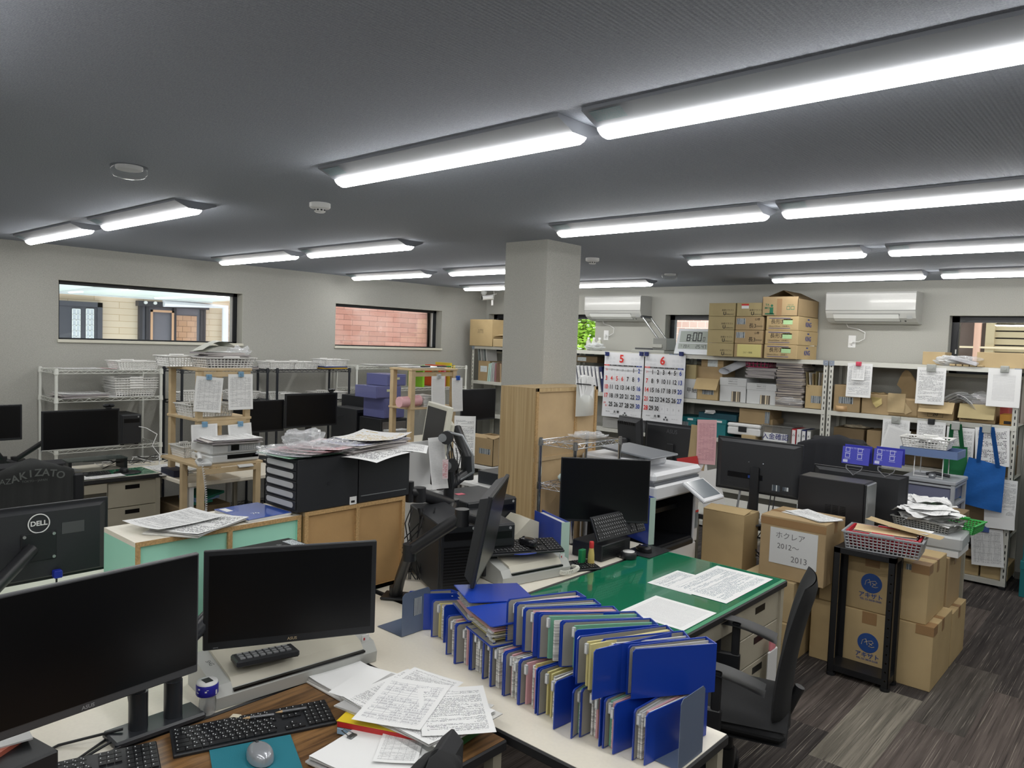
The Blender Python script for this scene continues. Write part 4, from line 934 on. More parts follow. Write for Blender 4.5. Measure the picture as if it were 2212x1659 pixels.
m = MB(); blob(m, ID, .14, .11, .05, M_BAG, .1, 3); tag(m.build('plastic_document_bag', None, TR((x0+x1)/2, 7.24, z)), 'clear plastic bag at the foot of the tall envelope stack', 'plastic bag')
def envs(r, W, Dp, Hh):
    for k in range(7): MB().box(-W+.02+k*.022, -W+.024+k*.022, -Dp*.7, Dp*.7, .1, Hh+.13-.01*(k % 3), [K5, P_PLAIN, K1][k % 3], TR(0, 0, 0) @ RY(D2(-7+k*1.5))).build('envelope', r)
pc('open tan carton full of upright envelopes by the rack upright', 1739, 1776, 832, m=K1, tape=False, open_=[('-x', -150, .04)], label=(.35, .95, .25, .55), extra=envs)
# --- rack 3, shelf .955
z2 = .957; TEAL = mat('teal_card', c(20, 112, 118), .5)
def teal(r, W, Dp, Hh):
    MB().box(-W-.004, W+.004, -Dp-.004, Dp+.004, Hh*.78, Hh+.003, TEAL, bev=.002).build('box_lid', r)
    q = MB(); q.box(-W*.2, W*.35, -Dp-.002, -Dp, Hh*.02, Hh*.72, M_LABEL); q.build('shipping_label', r)
    MB().box(W*.3, W*.75, -Dp-.0055, -Dp-.004, Hh*.84, Hh*.95, M_WHT).build('lid_sticker', r)
pc('teal lidded box on the middle shelf, left one beside the calendar', 1452, 1503, 900, zz=z2, m=TEAL, tape=False, extra=teal, dp=.35)
pc('teal lidded box on the middle shelf, second from the calendar', 1505, 1567, 905, zz=z2, m=TEAL, tape=False, extra=teal, dp=.35)
pc('dark teal flat box on the second teal box', 1508, 1590, 893, zz=z2+.178, m=mat('dark_teal_card', c(12, 70, 84), .5), tape=False, dp=.35, y=7.25)
m = MB(); 
for k in range(3): m.box(-.05, .05, -.03, .03, .01*k, .01*k+.003, P_PLAIN, RZ(.3*k)@RX(.2))
tag(m.build('paper_slips', None, TR(AY(1530, 895, 7.2).x, 7.24, z2+.245)), 'white paper slips lying on the dark teal box', 'papers')
pc('brown flat carton high on the middle shelf of the third rack, upper one', 1596, 1662, 884, zz=z2+.175, m=K2, tape=False, y=7.26, dp=.3, label=(.85, 1.0, .1, .9))
pc('brown flat carton under the upper one on the middle shelf', 1594, 1668, 903, zz=z2+.09, m=K2, tape=False, y=7.28, dp=.28)
pc('tan carton under the white cash box', 1600, 1630, 940, zz=z2, m=K3, tape=False, y=7.2, dp=.3)
q0, q1 = AY(1570, 925, 7.2).x, AY(1641, 925, 7.2).x
r = thing('cash_box', 'white portable cash box with a wire handle', 'cash box', TR((q0+q1)/2, 7.33, z2+.055)); W = (q1-q0)/2
MB().box(-W, W, -.12, .12, 0, .075, M_WHT, bev=.01).build('box_body', r); MB().box(-W-.003, W+.003, -.123, .123, .077, .115, M_WHT, bev=.012).build('box_lid', r)
MB().tube([(-.05, 0, .115), (-.045, 0, .145), (.045, 0, .145), (.05, 0, .115)], .004, mat('chrome', c(200, 202, 205), .15, 1), 6).build('wire_handle', r)
MB().box(-W*.3, W*.2, -.1255, -.12, .03, .085, M_DK, bev=.002).build('lock_plate', r)
q0, q1 = AY(1644, 940, 7.2).x, AY(1708, 940, 7.2).x; W = (q1-q0)/2
r = thing('clear_storage_case', 'clear lidded case labelled 入金確認 on the middle shelf', 'storage case', TR((q0+q1)/2, 7.35, z2)); MCL = mat('clear_case_plastic', c(150, 152, 150), .15, alpha=.45)
MB().box(-W, W, -.14, .14, 0, .17, MCL, bev=.012).build('case_body', r); MB().box(-W-.006, W+.006, -.146, .146, .17, .185, MCL, bev=.004).build('case_lid', r)
MB().box(-W*.85, W*.75, -.143, -.141, .03, .11, mat('label_white', c(228, 230, 232), .6)).build('case_label', r); MB().text('入金確認', .066, mat('navy_ink', c(24, 34, 110), .6), FY(-W*.05, -.145, .072), .008).build('lettering', r)
xs = AY(1713, 950, 7.2).x
for k, nm in enumerate(('red-edged', 'white', 'blue-edged', 'grey')):
    r = thing('ring_binder', '%s binder standing right of the labelled clear case' % nm, 'binder', TR(xs+.048*k, 7.21, z2))
    MB().box(-.02, .02, 0, .25, 0, .17, [mat('binder_red', c(180, 40, 50), .5), MWH, MNV, MG][k], bev=.002).build('binder_cover', r); MB().box(-.016, .016, -.0015, 0, .01, .16, M_WHT).build('spine_label', r)
    MB().text('みSあK'[k], .03, M_INK, FY(0, -.003, .11)).build('lettering', r)
# --- rack 4 (right)
z = 1.337; YF_ = 7.2
pc('tan carton with a shipping label behind the tape roll', 1801, 1858, 832, m=K2, label=(.2, .75, .3, .55), tape=False)
m = MB(); m.lathe([(.001, .02), (.06, .0), (.085, .03), (.083, .03), (.06, .006), (.001, .012)], mat('blue_bowl', c(70, 92, 130), .4), 20); tag(m.build('blue_lid', None, TR(AY(1828, 830, 7.35).x, 7.36, 1.337+.205)), 'blue round lid upside down on the labelled carton', 'lid')
r = thing('tape_roll', 'roll of brown packing tape on the right rack shelf', 'tape', TR(AY(1817, 885, 7.22).x, 7.23, z)); MB().lathe([(.04, 0), (.052, 0), (.052, .05), (.04, .05), (.04, 0)], mat('tape_roll_tan', c(196, 160, 116), .5), 20).build('tape_ring', r)
def bagtop(r, W, Dp, Hh):
    m = MB(); blob(m, TR(0, -.02, Hh-.01), W*.75, .06, .012, K3, .2, 8); m.build('torn_top', r)
    m = MB(); m.mesh([(-.04, -Dp-.006, Hh-.02), (.05, -Dp-.008, Hh-.03), (.06, -Dp-.012, Hh-.08), (.01, -Dp-.008, Hh-.12), (-.02, -Dp-.012, Hh-.08)], [(0, 4, 3, 2, 1), (0, 1, 2, 3, 4)], mat('torn_yellow_paper', c(200, 182, 122), .7)); m.build('torn_paper', r)
pc('brown paper-wrapped parcel with a torn yellow flap', 1861, 1921, 852, m=K2, tape=False, extra=bagtop)
# open kraft bag
r = thing('paper_bag', 'torn open brown paper bag on the right rack', 'paper bag', TR(AY(1948, 885, 7.2).x, 7.32, z)); W = .13
m = MB(); m.box(-W, W, -.10, .12, 0, .16, K2, bev=.015); m.build('bag_body', r)
m = MB(); m.grid(lambda u, v: (-W*.9+.05*math.sin(v*3)+.24*u*(1-.2*v), .10-.14*math.sin(u*math.pi)*.3, .15+.26*v*math.sin(math.pi*(.15+.8*u))), 8, 8, K2); m.build('raised_back', r)
m = MB(); m.grid(lambda u, v: (W*.95-.02*v+.015*math.sin(v*8), -.09+.20*u, .10+.27*v), 4, 8, K2); m.build('raised_side', r)
m = MB(); m.grid(lambda u, v: (-.12+.14*u, -.112-.01*math.sin(u*4+v*5), .20-.17*v), 6, 6, K3); m.mesh([(.02, -.112, .13), (.08, -.11, .05), (.03, -.116, .02), (-.01, -.114, .06)], [(0, 3, 2, 1)], K3); m.build('folded_front', r)
def tw(r, W, Dp, Hh):
    t = MB(); t.text('20', .045, M_INK, FY(0, -Dp-.002, Hh*.28)); 
    for a in ((-.06, .06, .06, .062), (-.06, .06, Hh*.42, Hh*.42+.002), (-.06, -.058, .02, Hh*.7), (.058, .06, .02, Hh*.7), (-.06, .06, .02, .022)): t.box(a[0], a[1], -Dp-.002, -Dp-.001, a[2]-.02*0, a[3], M_INK)
    t.text('D-1KG', .028, M_INK, FY(0, -Dp-.002, Hh*.55)); t.build('lettering', r)
    MB().box(-W-.005, W-.02, 0, .12, 0, .004, K3, TR(0, -Dp-.004, Hh) @ RZ(math.pi) @ RX(D2(-50))).build('box_flap', r)
pc('carton marked 20 with its flap folded out', 1982, 2060, 868, m=K2, tape=False, extra=tw, dp=.32)
def fl2(r, W, Dp, Hh):
    MB().box(-W, W, 0, .13, 0, .004, K5, TR(0, -Dp-.004, Hh) @ RZ(math.pi) @ RX(D2(-65))).build('box_flap', r); MB().text('会社印', .03, M_INK, FY(-W*.6, -Dp-.002, .03)).build('lettering', r)
pc('yellowish carton with a drooping flap on the right rack', 2072, 2150, 874, m=K2, tape=False, extra=fl2, dp=.32)
m = MB()
for k in range(4): m.grid(lambda u, v: (-.12+.2*u+.03*k, -.06*v, .02+.11*math.sin(u*1.6+.3)*(1-.15*k)+.02*v), 6, 3, [P_PLAIN, P_TEXT][k % 2])
for k in range(3): m.grid(lambda u, v: (.0+.16*u, -.08+.1*v, .10-.13*u*u+.012*k), 6, 3, P_PLAIN)
tag(m.build('newspapers', None, TR(AY(2068, 865, 7.25).x, 7.27, 1.337+.10)), 'folded newspapers draped over the two open cartons', 'newspaper')
m = MB(); m.box(-.09, .09, -.08, .08, 0, .09, S_MIX, RY(.35), bev=.02); blob(m, TR(0, 0, -.01), .12, .11, .07, M_BAG, .08, 2); tag(m.build('wrapped_bundle', None, TR(AY(2122, 850, 7.3).x, 7.33, 1.337+.12)), 'bundle of papers in clear plastic on the right rack', 'plastic bag')
pc('small orange-brown box with a barcode on the right rack', 2158, 2190, 896, m=card('orange', (190, 140, 66)), tape=False, dp=.2, extra=lambda r, W, Dp, Hh: MB().box(-.02, .03, -Dp-.002, -Dp-.001, Hh*.1, Hh*.4, M_INK).build('barcode', r))
pc('pink box file behind the orange-brown box', 2153, 2178, 876, m=mat('pink_boxfile', c(196, 92, 92), .5), tape=False, y=7.42, dp=.18)
# top of the right rack
z = 1.80
pc('pale open carton lying on the right rack top', 1992, 2040, 760, zz=z, m=K3, tape=False, dp=.25, y=7.28)
m = MB(); blob(m, ID, .10, .07, .042, M_BAG2, .12, 6); tag(m.build('plastic_bag', None, TR(AY(2046, 775, 7.22).x, 7.24, z)), 'stuffed clear plastic bag on the right rack top', 'plastic bag')
m = MB(); m.box(-.10, .10, -.07, .07, .0, .03, mat('magazine_white', c(200, 200, 205), .4), RY(.25), bev=.004); blob(m, ID, .13, .09, .03, M_BAG, .1, 7); tag(m.build('bagged_magazine', None, TR(AY(2084, 770, 7.22).x, 7.24, z+.03)), 'magazine in a plastic sleeve beside the stuffed bag', 'magazine')
m = MB(); 
for k in range(5): m.box(-.09+.05*k-.022, -.09+.05*k+.022, -.04, .04, 0, .018, K3, bev=.004)
tag(m.build('wooden_blocks', None, TR(AY(2085, 785, 7.2).x, 7.22, z)), 'row of small wooden blocks at the right rack front edge', 'blocks')
pc('long tan carton in front of the right window', 2109, 2235, 762, zz=z, m=K3, tape=False, dp=.3, y=7.24)
m = MB(); m.tube([(-.12, 0, 0), (-.02, 0, .006), (.02, 0, 0)], .008, M_DK, 6); m.lathe([(.012, 0), (.014, .02), (.002, .03)], mat('chrome', c(200, 202, 205), .15, 1), 10, TR(.03, 0, 0) @ RY(1.4)); tag(m.build('screwdriver', None, TR(AY(2190, 762, 7.24).x, 7.3, 1.915)), 'small tool lying on the long carton by the window', 'tool')
# hanging papers on the right rack
PKM = mat('pink_magnet', c(206, 70, 96), .4); GC = mat('grey_magnet_clip', c(165, 168, 164), .35); BLM = mat('blue_magnet', c(84, 108, 170), .4)
hung('large white sheet hanging from the rack top behind a small note', 1829, 785, 1883, 858, 7.165, paper_mat('faint_print', 'text', n=20, ink=(150, 152, 158)), None)
hung('small printed note under the pink magnet', 1841, 786, 1868, 821, 7.150, P_SIDE, PKM, 'pink magnet clip on the rack top edge', cs=.022)
hung('printed notice hanging from the rack top by a grey clip, left of two', 1979, 794, 2041, 873, 7.165, P_TEXT, GC, 'grey magnet clip on the rack top above the printed notice', th=.003, cs=.035)
hung('price list of number columns hanging from the rack top at right', 2132, 797, 2204, 879, 7.165, paper_mat('number_columns', 'grid', n=34, m=.16, words=60), GC, 'grey and yellow magnet clip above the number list', th=.002, cs=.03)
hung('floor plan sheets hanging from the middle shelf behind the desk calendars', 1905, 906, 1963, 975, 7.165, P_TABLE, GC, 'grey magnet clip above the hanging floor plan', cs=.035, th=.002)
hung('tilted schedule grid hanging in front of the floor plan sheets', 1907, 922, 1958, 990, 7.145, P_GRID, None, tilt=.25)
hung('letter hanging from the middle shelf by a black round clip', 1979, 910, 2041, 985, 7.165, P_TEXT, M_DK, 'black round magnet clip on the middle shelf edge', cs=.026)
hung('white sheets hanging behind the green tote bag', 2043, 923, 2103, 1000, 7.17, P_TEXT, None, th=.004)
hung('stack of printed forms hanging behind the blue tote bag', 2106, 924, 2180, 1006, 7.16, P_BIG, None, th=.008, tilt=-.06)
hung('long printed list hanging low behind the blue tote bag', 2160, 1037, 2196, 1120, 7.165, P_TEXT, None)
hung('blank white sheet hanging low at the end of the right rack', 2125, 1100, 2192, 1142, 7.155, P_PLAIN, None, tilt=-.05)
hung('handwritten form hanging from the low shelf by a blue magnet', 2097, 1142, 2168, 1222, 7.165, P_SIDE, BLM, 'blue round magnet on the low shelf edge', tilt=-.09, cs=.03, clipx=AY(2128, 1142, 7.16).x)
def tote(lab, xl, xr, yt, yb, ypl, m, xa, xb_, yh, cliplab):
    P = lambda x, y: AY(x, y, ypl); r = thing('tote_bag', lab, 'tote bag', TR(P((xl[0]+xr[0])/2, yt[0]).x, ypl, P(xl[0], yb[0]).z)); o = r.matrix_world.translation
    tl, tr_, br, bl = P(xl[0], yt[0])-o, P(xr[0], yt[1])-o, P(xr[1], yb[1])-o, P(xl[1], yb[0])-o
    m1 = MB()
    for s in (0, 1):
        def fn(u, v):
            p = tl.lerp(tr_, u).lerp(bl.lerp(br, u), v); return (p.x, (-.018 if s == 0 else .012)*math.sin(math.pi*u)*(.3+.7*v)+.004*math.sin(9*u+6*v)*math.sin(7*v), p.z)
        m1.grid(fn, 16, 16, m)
    m1.build('bag_body', r)
    for s in (0, 1):
        a = tl.lerp(tr_, .27); b = tl.lerp(tr_, .80); t = P(xa, yh)-o; t2 = P(xb_, yh)-o; w_ = .016
        st = MB()
        for p, q in ((a, t), (b, t2)):
            st.mesh([(p.x-w_, -.01-.004*s, p.z-.02), (p.x+w_, -.01-.004*s, p.z-.02), (q.x+w_, -.014-.004*s, q.z), (q.x-w_, -.014-.004*s, q.z)], [(0, 1, 2, 3), (3, 2, 1, 0)], m)
        st.build('shoulder_strap', r)
    q = thing('magnet_clip', cliplab, 'clip', TR((P(xa, yh).x+P(xb_, yh).x)/2, ypl-.02, P(xa, yh).z+.01)); MB().box(-.03, .03, -.012, .03, -.055, .012, GC, bev=.004).build('clip_body', q)
    return r
CB = mat('blue_nonwoven', c(14, 92, 170), .75, vary=.08, vs=14, bump=.6, bs=40); CG = mat('green_nonwoven', c(16, 106, 60), .75, bump=.5, bs=40)
tote('green non-woven tote bag half behind the blue one', (2038, 2035), (2090, 2088), (962, 966), (1067, 1075), 7.13, CG, 2058, 2074, 916, 'grey magnet clip holding the green tote bag straps')
tote('blue non-woven tote bag hanging on the right rack', (2093, 2064), (2173, 2163), (987, 1009), (1083, 1108), 7.09, CB, 2122, 2144, 922, 'grey magnet clip holding the blue tote bag straps')
# rack 4 shelf .90 and .42
z = .902
pc('tall tan carton behind the chair with a glove on top', 1800, 1866, 925, zz=z, m=K4, tape=False, y=7.3, ym=940)
m = MB(); blob(m, ID, .11, .05, .016, mat('cotton_glove', c(170, 160, 140), .9), .18, 4); tag(m.build('work_glove', None, TR(AY(1845, 925, 7.3).x, 7.36, AY(1833, 925, 7.3).z)), 'pair of cotton work gloves on the dark carton', 'gloves')
pc('tan carton with plastic film on top, right of the glove carton', 1872, 1903, 930, zz=z, m=K2, tape=False, y=7.28, ym=945)
pc('brown carton partly hidden behind the hanging letters', 1945, 2050, 935, zz=z, m=K4, tape=False, y=7.35, ym=960, dp=.25)
pc('brown carton at the right end of the middle shelf', 2150, 2188, 965, zz=z, m=K4, tape=False, y=7.3, ym=990, dp=.25)
z = .422
pc('wide brown carton on the low shelf under the blue bag', 2082, 2178, 1085, zz=z, m=K4, tape=False, ym=1110)
pc('small tan box with white sheets on it, left on the low shelf', 2060, 2078, 1106, zz=z, m=K2, tape=False, ym=1115)
z = .062
pc('brown carton on the bottom shelf, left of two', 2040, 2114, 1207, zz=z, m=K1, tape=False, ym=1225, dp=.35)
pc('brown carton on the bottom shelf, right of two', 2117, 2176, 1219, zz=z, m=K1, tape=False, ym=1240, dp=.35)
pc('brown carton stacked on the left bottom-shelf carton', 2040, 2102, 1182, zz=z+.148, m=K2, tape=False, ym=1195, y=7.24, dp=.3)
pc('black document tray on the bottom shelf cartons', 2046, 2110, 1160, zz=z+.245, m=mat('dark_tray', c(60, 62, 62), .5), tape=False, ym=1172, y=7.26, dp=.25, name='document_tray', cat='tray')
# teal boxes at the right edge of the picture
for k in range(4):
    h0 = .0+k*.29; r = carton('teal lidded box at the right edge, %s' % ['lowest of its stack', 'second from the floor', 'third from the floor', 'topmost of its stack'][k], -.845+(.01 if k % 2 else 0), -.52, 7.08, 7.5, h0, h0+.285, TEAL, tape=False, extra=teal, group='teal boxes at the right edge')
# ================================================================ LEFT WALL: SHELVES, DESKS, SCREENS
M_WWIRE = mat('white_coated_wire', c(218, 220, 214), .35); M_BWIRE = mat('black_coated_wire', c(28, 32, 40), .4)
M_PINE = mat('pine_wood', c(196, 174, 138), .6, vary=.08, vs=12, bump=.15, bs=60); M_TOPW = mat('white_laminate', c(238, 232, 217), .35, vary=.02, vs=90)
M_DESKG = mat('desk_beige_steel', c(176, 170, 152), .45, vary=.03); M_DESKE = mat('desk_black_edge', c(40, 40, 42), .5); M_MATG = mat('green_desk_mat', c(22, 118, 84), .12, coat=.6, spec=.7)
wire_shelf('wire_shelf', 'white wire shelf against the left wall under the left window', -7.28, -6.88, 2.11, 2.96, [.10, .50, .835, 1.262, 1.50], 1.515, M_WWIRE)
wire_shelf('wire_shelf', 'black wire shelf half hidden behind the pine stand', -7.26, -6.88, 3.15, 4.02, [.10, .60, 1.20, 1.50], 1.515, M_BWIRE)
wire_shelf('wire_shelf', 'black wire shelf behind the pair of dark screens', -7.26, -6.88, 4.13, 5.02, [.10, .60, 1.17, 1.50], 1.515, M_BWIRE)
wire_shelf('wire_shelf', 'long white wire shelf in the back left part of the left wall', -7.26, -6.88, 5.12, 6.84, [.10, .60, 1.27, 1.53], 1.545, M_WWIRE)
def bk(x, y, z, lab, rz=1.57, w=.36, d=.26, h=.075, g=None, **k): return basket(lab, TR(x, y, z) @ RZ(rz), w, d, h, group=g, **k)
bk(-7.05, 2.78, 1.502, 'white plastic basket alone on the top deck of the white wire shelf')
for k in range(5): bk(-7.05, 2.76, 1.266+.022*k, 'white basket in the nested stack under the left window, %s' % ['bottom', 'second from bottom', 'middle', 'second from top', 'top'][k], g='nested white baskets')
for k, (y, z) in enumerate(((4.20, 1.502), (4.48, 1.502), (4.86, 1.53))): bk(-7.05, y+.02, z, 'white basket on the black shelf top, %s' % ['leftmost', 'middle', 'rightmost on yellow files'][k], g='white baskets on the black shelf top', w=.30)
for k, y in enumerate((4.25, 4.85)): bk(-7.05, y, 1.172, 'white basket on the second deck behind the dark screens, %s' % ['left', 'right'][k])
for k, (x, y) in enumerate(((-7.05, 3.35), (-7.05, 3.78))): bk(x, y, 1.205, 'white basket on the second deck of the hidden black shelf, %s' % ['left', 'right'][k])
def flat(lab, x, y, z, w, h, m, rz=0, name='paper_sheet', cat='paper', g=None, curl=.004): return sheet(lab, TR(x, y, z+.003) @ RZ(rz), w, h, m, name, cat, curl, g)
flat('papers lying on the top deck of the white wire shelf', -7.07, 2.36, 1.502, .25, .34, P_TEXT, .1); flat('red-edged booklet on the white wire shelf top', -7.05, 2.56, 1.502, .2, .06, P_PINK, .3, 'booklet')
paper_stack('messy newspapers on the second deck of the white wire shelf', TR(-7.05, 2.34, 1.264), .3, .36, .03, P_DENSE, S_MIX, n=5, jit=.03, seed=2)
flat('white sheet on the second deck beside the nested baskets', -7.02, 2.57, 1.264, .28, .2, P_PLAIN)
for k, (nm, q) in enumerate((('yellow', (200, 160, 50)), ('navy', (40, 60, 120)))): tag(MB().box(-.13, .13, -.16, .16, 0, .012, mat('file_flat_'+nm, c(*q), .5), RZ(.1*k)).build('document_file', None, TR(-7.05, 4.86, 1.503+.0135*k)), '%s flat file under the right basket on the black shelf' % nm, 'file')
paper_stack('papers on the left end of the hidden black shelf top', TR(-7.05, 3.75, 1.502), .28, .36, .025, P_TEXT, S_MIX, n=3, seed=5)
paper_stack('papers lying along the long white wire shelf top', TR(-7.05, 5.75, 1.532), .3, .7, .012, P_TEXT, n=3, jit=.03, seed=6)
for k, (nm, q, y) in enumerate((('orange', (220, 90, 40), 6.44), ('red', (200, 50, 60), 6.48), ('pink', (210, 110, 130), 6.52), ('yellow', (220, 200, 60), 6.62), ('yellow', (226, 206, 80), 6.68), ('lime', (140, 200, 50), 6.16))):
    tag(MB().box(-.15, .13, -.014, .014, 0, .27 if k != 3 else .30, mat('file_up_'+nm, c(*q), .5)).build('standing_file', None, TR(-7.06, y, 1.272)), '%s file standing on the long white wire shelf' % nm, 'file', 'bright files on the white wire shelf')
# desks along the left wall
M_WOODP = mat('particle_edge', c(176, 144, 98), .8, vary=.25, vs=160)
def drawers(r, x, y0, y1, z0, z1, n, m, sgn=1):   # drawer fronts facing +X at local x
    h = (z1-z0)/n
    for k in range(n):
        a, b = z0+k*h, z0+(k+1)*h-.006
        d = MB().box(x-.02*sgn, x, y0+.004, y1-.004, a, b, m, bev=.002).build('drawer', r); yc = (y0+y1)/2
        MB().box(x-.004, x+.0015, yc-.055, yc+.055, b-.055, b-.022, M_SCR, bev=.0).build('drawer_pull', d)
def steel_desk(lab, x0, x1, y0, y1, ped=None, top=M_TOPW, z=.70, body=M_DESKG, edge=M_DESKE, mat_=None):
    r = thing('office_desk', lab, 'desk', TR((x0+x1)/2, (y0+y1)/2, 0)); W, Dp = (x1-x0)/2, (y1-y0)/2
    MB().box(-W, W, -Dp, Dp, z-.035, z-.0015, edge, bev=.005).build('desk_edge', r); MB().box(-W+.006, W-.006, -Dp+.006, Dp-.006, z-.003, z, top).build('desktop', r)
    if mat_: MB().box(mat_[0]-(x0+x1)/2, mat_[1]-(x0+x1)/2, mat_[2]-(y0+y1)/2, mat_[3]-(y0+y1)/2, z, z+.0015, M_MATG).build('desk_mat', r)
    for sx in (-1, 1):
        for sy in (-1, 1): MB().box(sx*(W-.03)-.018, sx*(W-.03)+.018, sy*(Dp-.03)-.018, sy*(Dp-.03)+.018, 0, z-.035, body).build('leg', r)
    if ped:
        a, b = ped[0]-(y0+y1)/2, ped[1]-(y0+y1)/2
        MB().box(-W+.06, W-.045, a, b, .05, z-.04, body).build('pedestal', r); drawers(r, W-.025, a, b, .06, z-.045, 3 if len(ped) < 3 else ped[2], body)
        if len(ped) > 3: MB().box(W-.03, W-.01, -Dp+.06, a-.01, z-.11, z-.04, body).build('centre_drawer', r)
    return r
steel_desk('beige steel desk with drawers under the left window', -6.86, -6.14, 1.25, 2.66, (2.25, 2.62, 3, 1), M_TOPW, mat_=(-6.5, -6.16, 1.3, 2.64))
steel_desk('white-topped desk to the right of the beige drawers, behind the pine stand', -6.86, -5.70, 2.67, 3.62, None, M_TOPW, .68, M_WHT, M_TOPW)
steel_desk('white-topped desk under the pair of dark screens', -6.86, -6.10, 3.63, 4.60, None, M_TOPW, .70)
steel_desk('white-topped desk in the back left corner area', -6.85, -6.27, 4.63, 6.6, None, M_TOPW, .70)
def mx(lab, x, y, z, w, h, rz=90, **k): return monitor(lab, TR(x, y, z) @ RZ(D2(rz)), w, h, **k)
def arm(lab, base, mid, end, r0=.022, name='monitor_arm'):
    r = thing('desk_mount', lab, 'monitor arm', TR(*base)); b = Vector(base); AM = mat('arm_black', c(34, 35, 38), .4)
    MB().box(-.05, .05, -.05, .05, 0, .012, AM, bev=.004).cyl((0, 0, 0), (0, 0, .10), r0*1.1, AM, 14).build('clamp_base', r)
    M1 = Vector(mid)-b; E1 = Vector(end)-b
    MB().tube([(0, 0, .09), (0, 0, .12), M1], r0, AM, 8).build('lower_arm', r); MB().tube([M1, E1], r0*.85, AM, 8).cyl(M1-Vector((0, 0, .03)), M1+Vector((0, 0, .03)), r0*1.2, AM, 12).build('upper_arm', r)
    return r
SILV = mat('silver_chin', c(190, 190, 186), .35, .3)
r = mx('dark screen with a silver lower bar on the left wall desk', -6.30, 2.11, 1.077, .55, .30, 90, chin_mat=SILV, chin=.006)
arm('black arm holding the silver-barred screen', (-6.62, 1.80, .70), (-6.52, 1.72, .84), (-6.38, 2.0, 1.07))
mx('dark screen cut off by the left edge of the picture', -6.30, 1.44, 1.155, .54, .26, 90); arm('black arm of the screen at the left picture edge', (-6.5, 1.72, .70), (-6.5, 1.64, .85), (-6.38, 1.45, 1.12))
def webcam(lab, x, y, z, rz=1.57):
    r = thing('webcam', lab, 'webcam', TR(x, y, z) @ RZ(rz)); MB().box(-.045, .045, -.012, .012, .012, .038, M_MON, bev=.011).build('camera_bar', r); MB().box(-.02, .02, -.012, .02, 0, .014, M_DK, bev=.003).build('mount_clip', r)
    MB().cyl((0, -.0135, .025), (0, -.012, .025), .008, M_SCR, 12).build('lens', r)
webcam('webcam on top of the silver-barred screen', -6.29, 2.30, 1.228)
pc_tower('black computer tower on the white wire shelf beside the screen', TR(-7.04, 2.70, .838) @ RZ(1.57), .17, .34, .27, front='plain')
tag(MB().tube([(-6.86, 2.76, 1.0), (-6.8, 2.8, .99), (-6.72, 2.86, .94), (-6.72, 2.82, .84), (-6.66, 2.86, .76), (-6.6, 2.83, .69)], .004, M_WHT, 6).build('usb_cable'), 'white cable running down from the computer tower', 'cable')
keyboard('black keyboard on the left wall desk', TR(-6.36, 2.12, .702) @ RZ(D2(80)), .42, .12)
r = mouse('black mouse on a round pad, left wall desk', TR(-6.33, 2.43, .708) @ RZ(1.6), M_MON)
tag(MB().lathe([(.001, 0), (.10, 0), (.10, .004), (.001, .004)], M_DK, 24).build('mouse_pad', None, TR(-6.30, 2.45, .7022)), 'round black mouse pad on the left wall desk', 'mouse pad')
flat('grey printed form on the green mat near the round pad', -6.20, 2.2, .703, .12, .36, P_TABLE); flat('white sheet under the keyboard on the left wall desk', -6.25, 1.98, .7035, .14, .3, P_TEXT)
flat('white sheets behind the keyboard on the left wall desk', -6.62, 2.05, .7, .2, .3, P_PLAIN, .1)
r = thing('monitor_stand', 'glass and black monitor stand on the left wall desk', 'stand', TR(-6.58, 2.3, .70)); MB().box(-.1, .1, -.22, .22, .09, .098, mat('smoked_glass', c(90, 100, 98), .1, alpha=.7)).build('glass_top', r)
for s in (-1, 1): MB().box(-.09, .09, s*.21-.012, s*.21+.012, 0, .09, M_DK).build('side_panel', r)
m = MB(); rr = random.Random(3)
for k in range(16):
    p = [(-6.75+rr.uniform(-.1, .25), 2.35+.06*k+rr.uniform(-.15, .15), .703+rr.uniform(0, .05)) for _ in range(5)]; m.tube(p, .003, M_DK if k % 4 else M_WHT, 4)
tag(m.build('cable_tangle'), 'tangle of black and white cables behind the left wall desk', 'cables')['kind'] = 'stuff'
paper_stack('white papers and forms on the desk between the cables and pine stand', TR(-6.32, 2.80, .682), .42, .26, .012, P_TEXT, n=3, jit=.03, seed=8)
carton('dark navy stationery box on the white desk beside the pine stand', -6.22, -5.98, 2.68, 2.80, .682, .735, mat('navy_box', c(40, 44, 66), .4), tape=False, name='stationery_box')
carton('brown carton under the white desk beside the beige drawers', -6.5, -5.95, 2.74, 3.15, 0, .42, K4, tape=False, label=(.5, .9, .2, .5))
for k in range(3): tag(MB().box(-.14, .14, -.1, .1, 0, .02, [mat('file_green', c(20, 110, 90), .5), mat('file_blue', c(120, 150, 190), .5), mat('file_green', c(20, 110, 90), .5)][k], RZ(.3*k-.2)@RX(.1)).build('document_file', None, TR(-6.1, 2.92+.03*k, .44+.024*k)), '%s file lying on the carton under the white desk' % ['green', 'blue', 'upper green'][k], 'file')
r = thing('spray_bottle', 'blue and white bottle at the left picture edge', 'bottle', TR(AX(2, 1000, -6.0).x, AX(2, 1000, -6.0).y, .70)); MB().lathe([(.03, 0), (.032, .01), (.032, .15), (.02, .17)], M_WHT, 14).build('bottle_body', r); MB().lathe([(.0325, .05), (.0325, .13)], M_BLUE, 14).build('bottle_label', r)
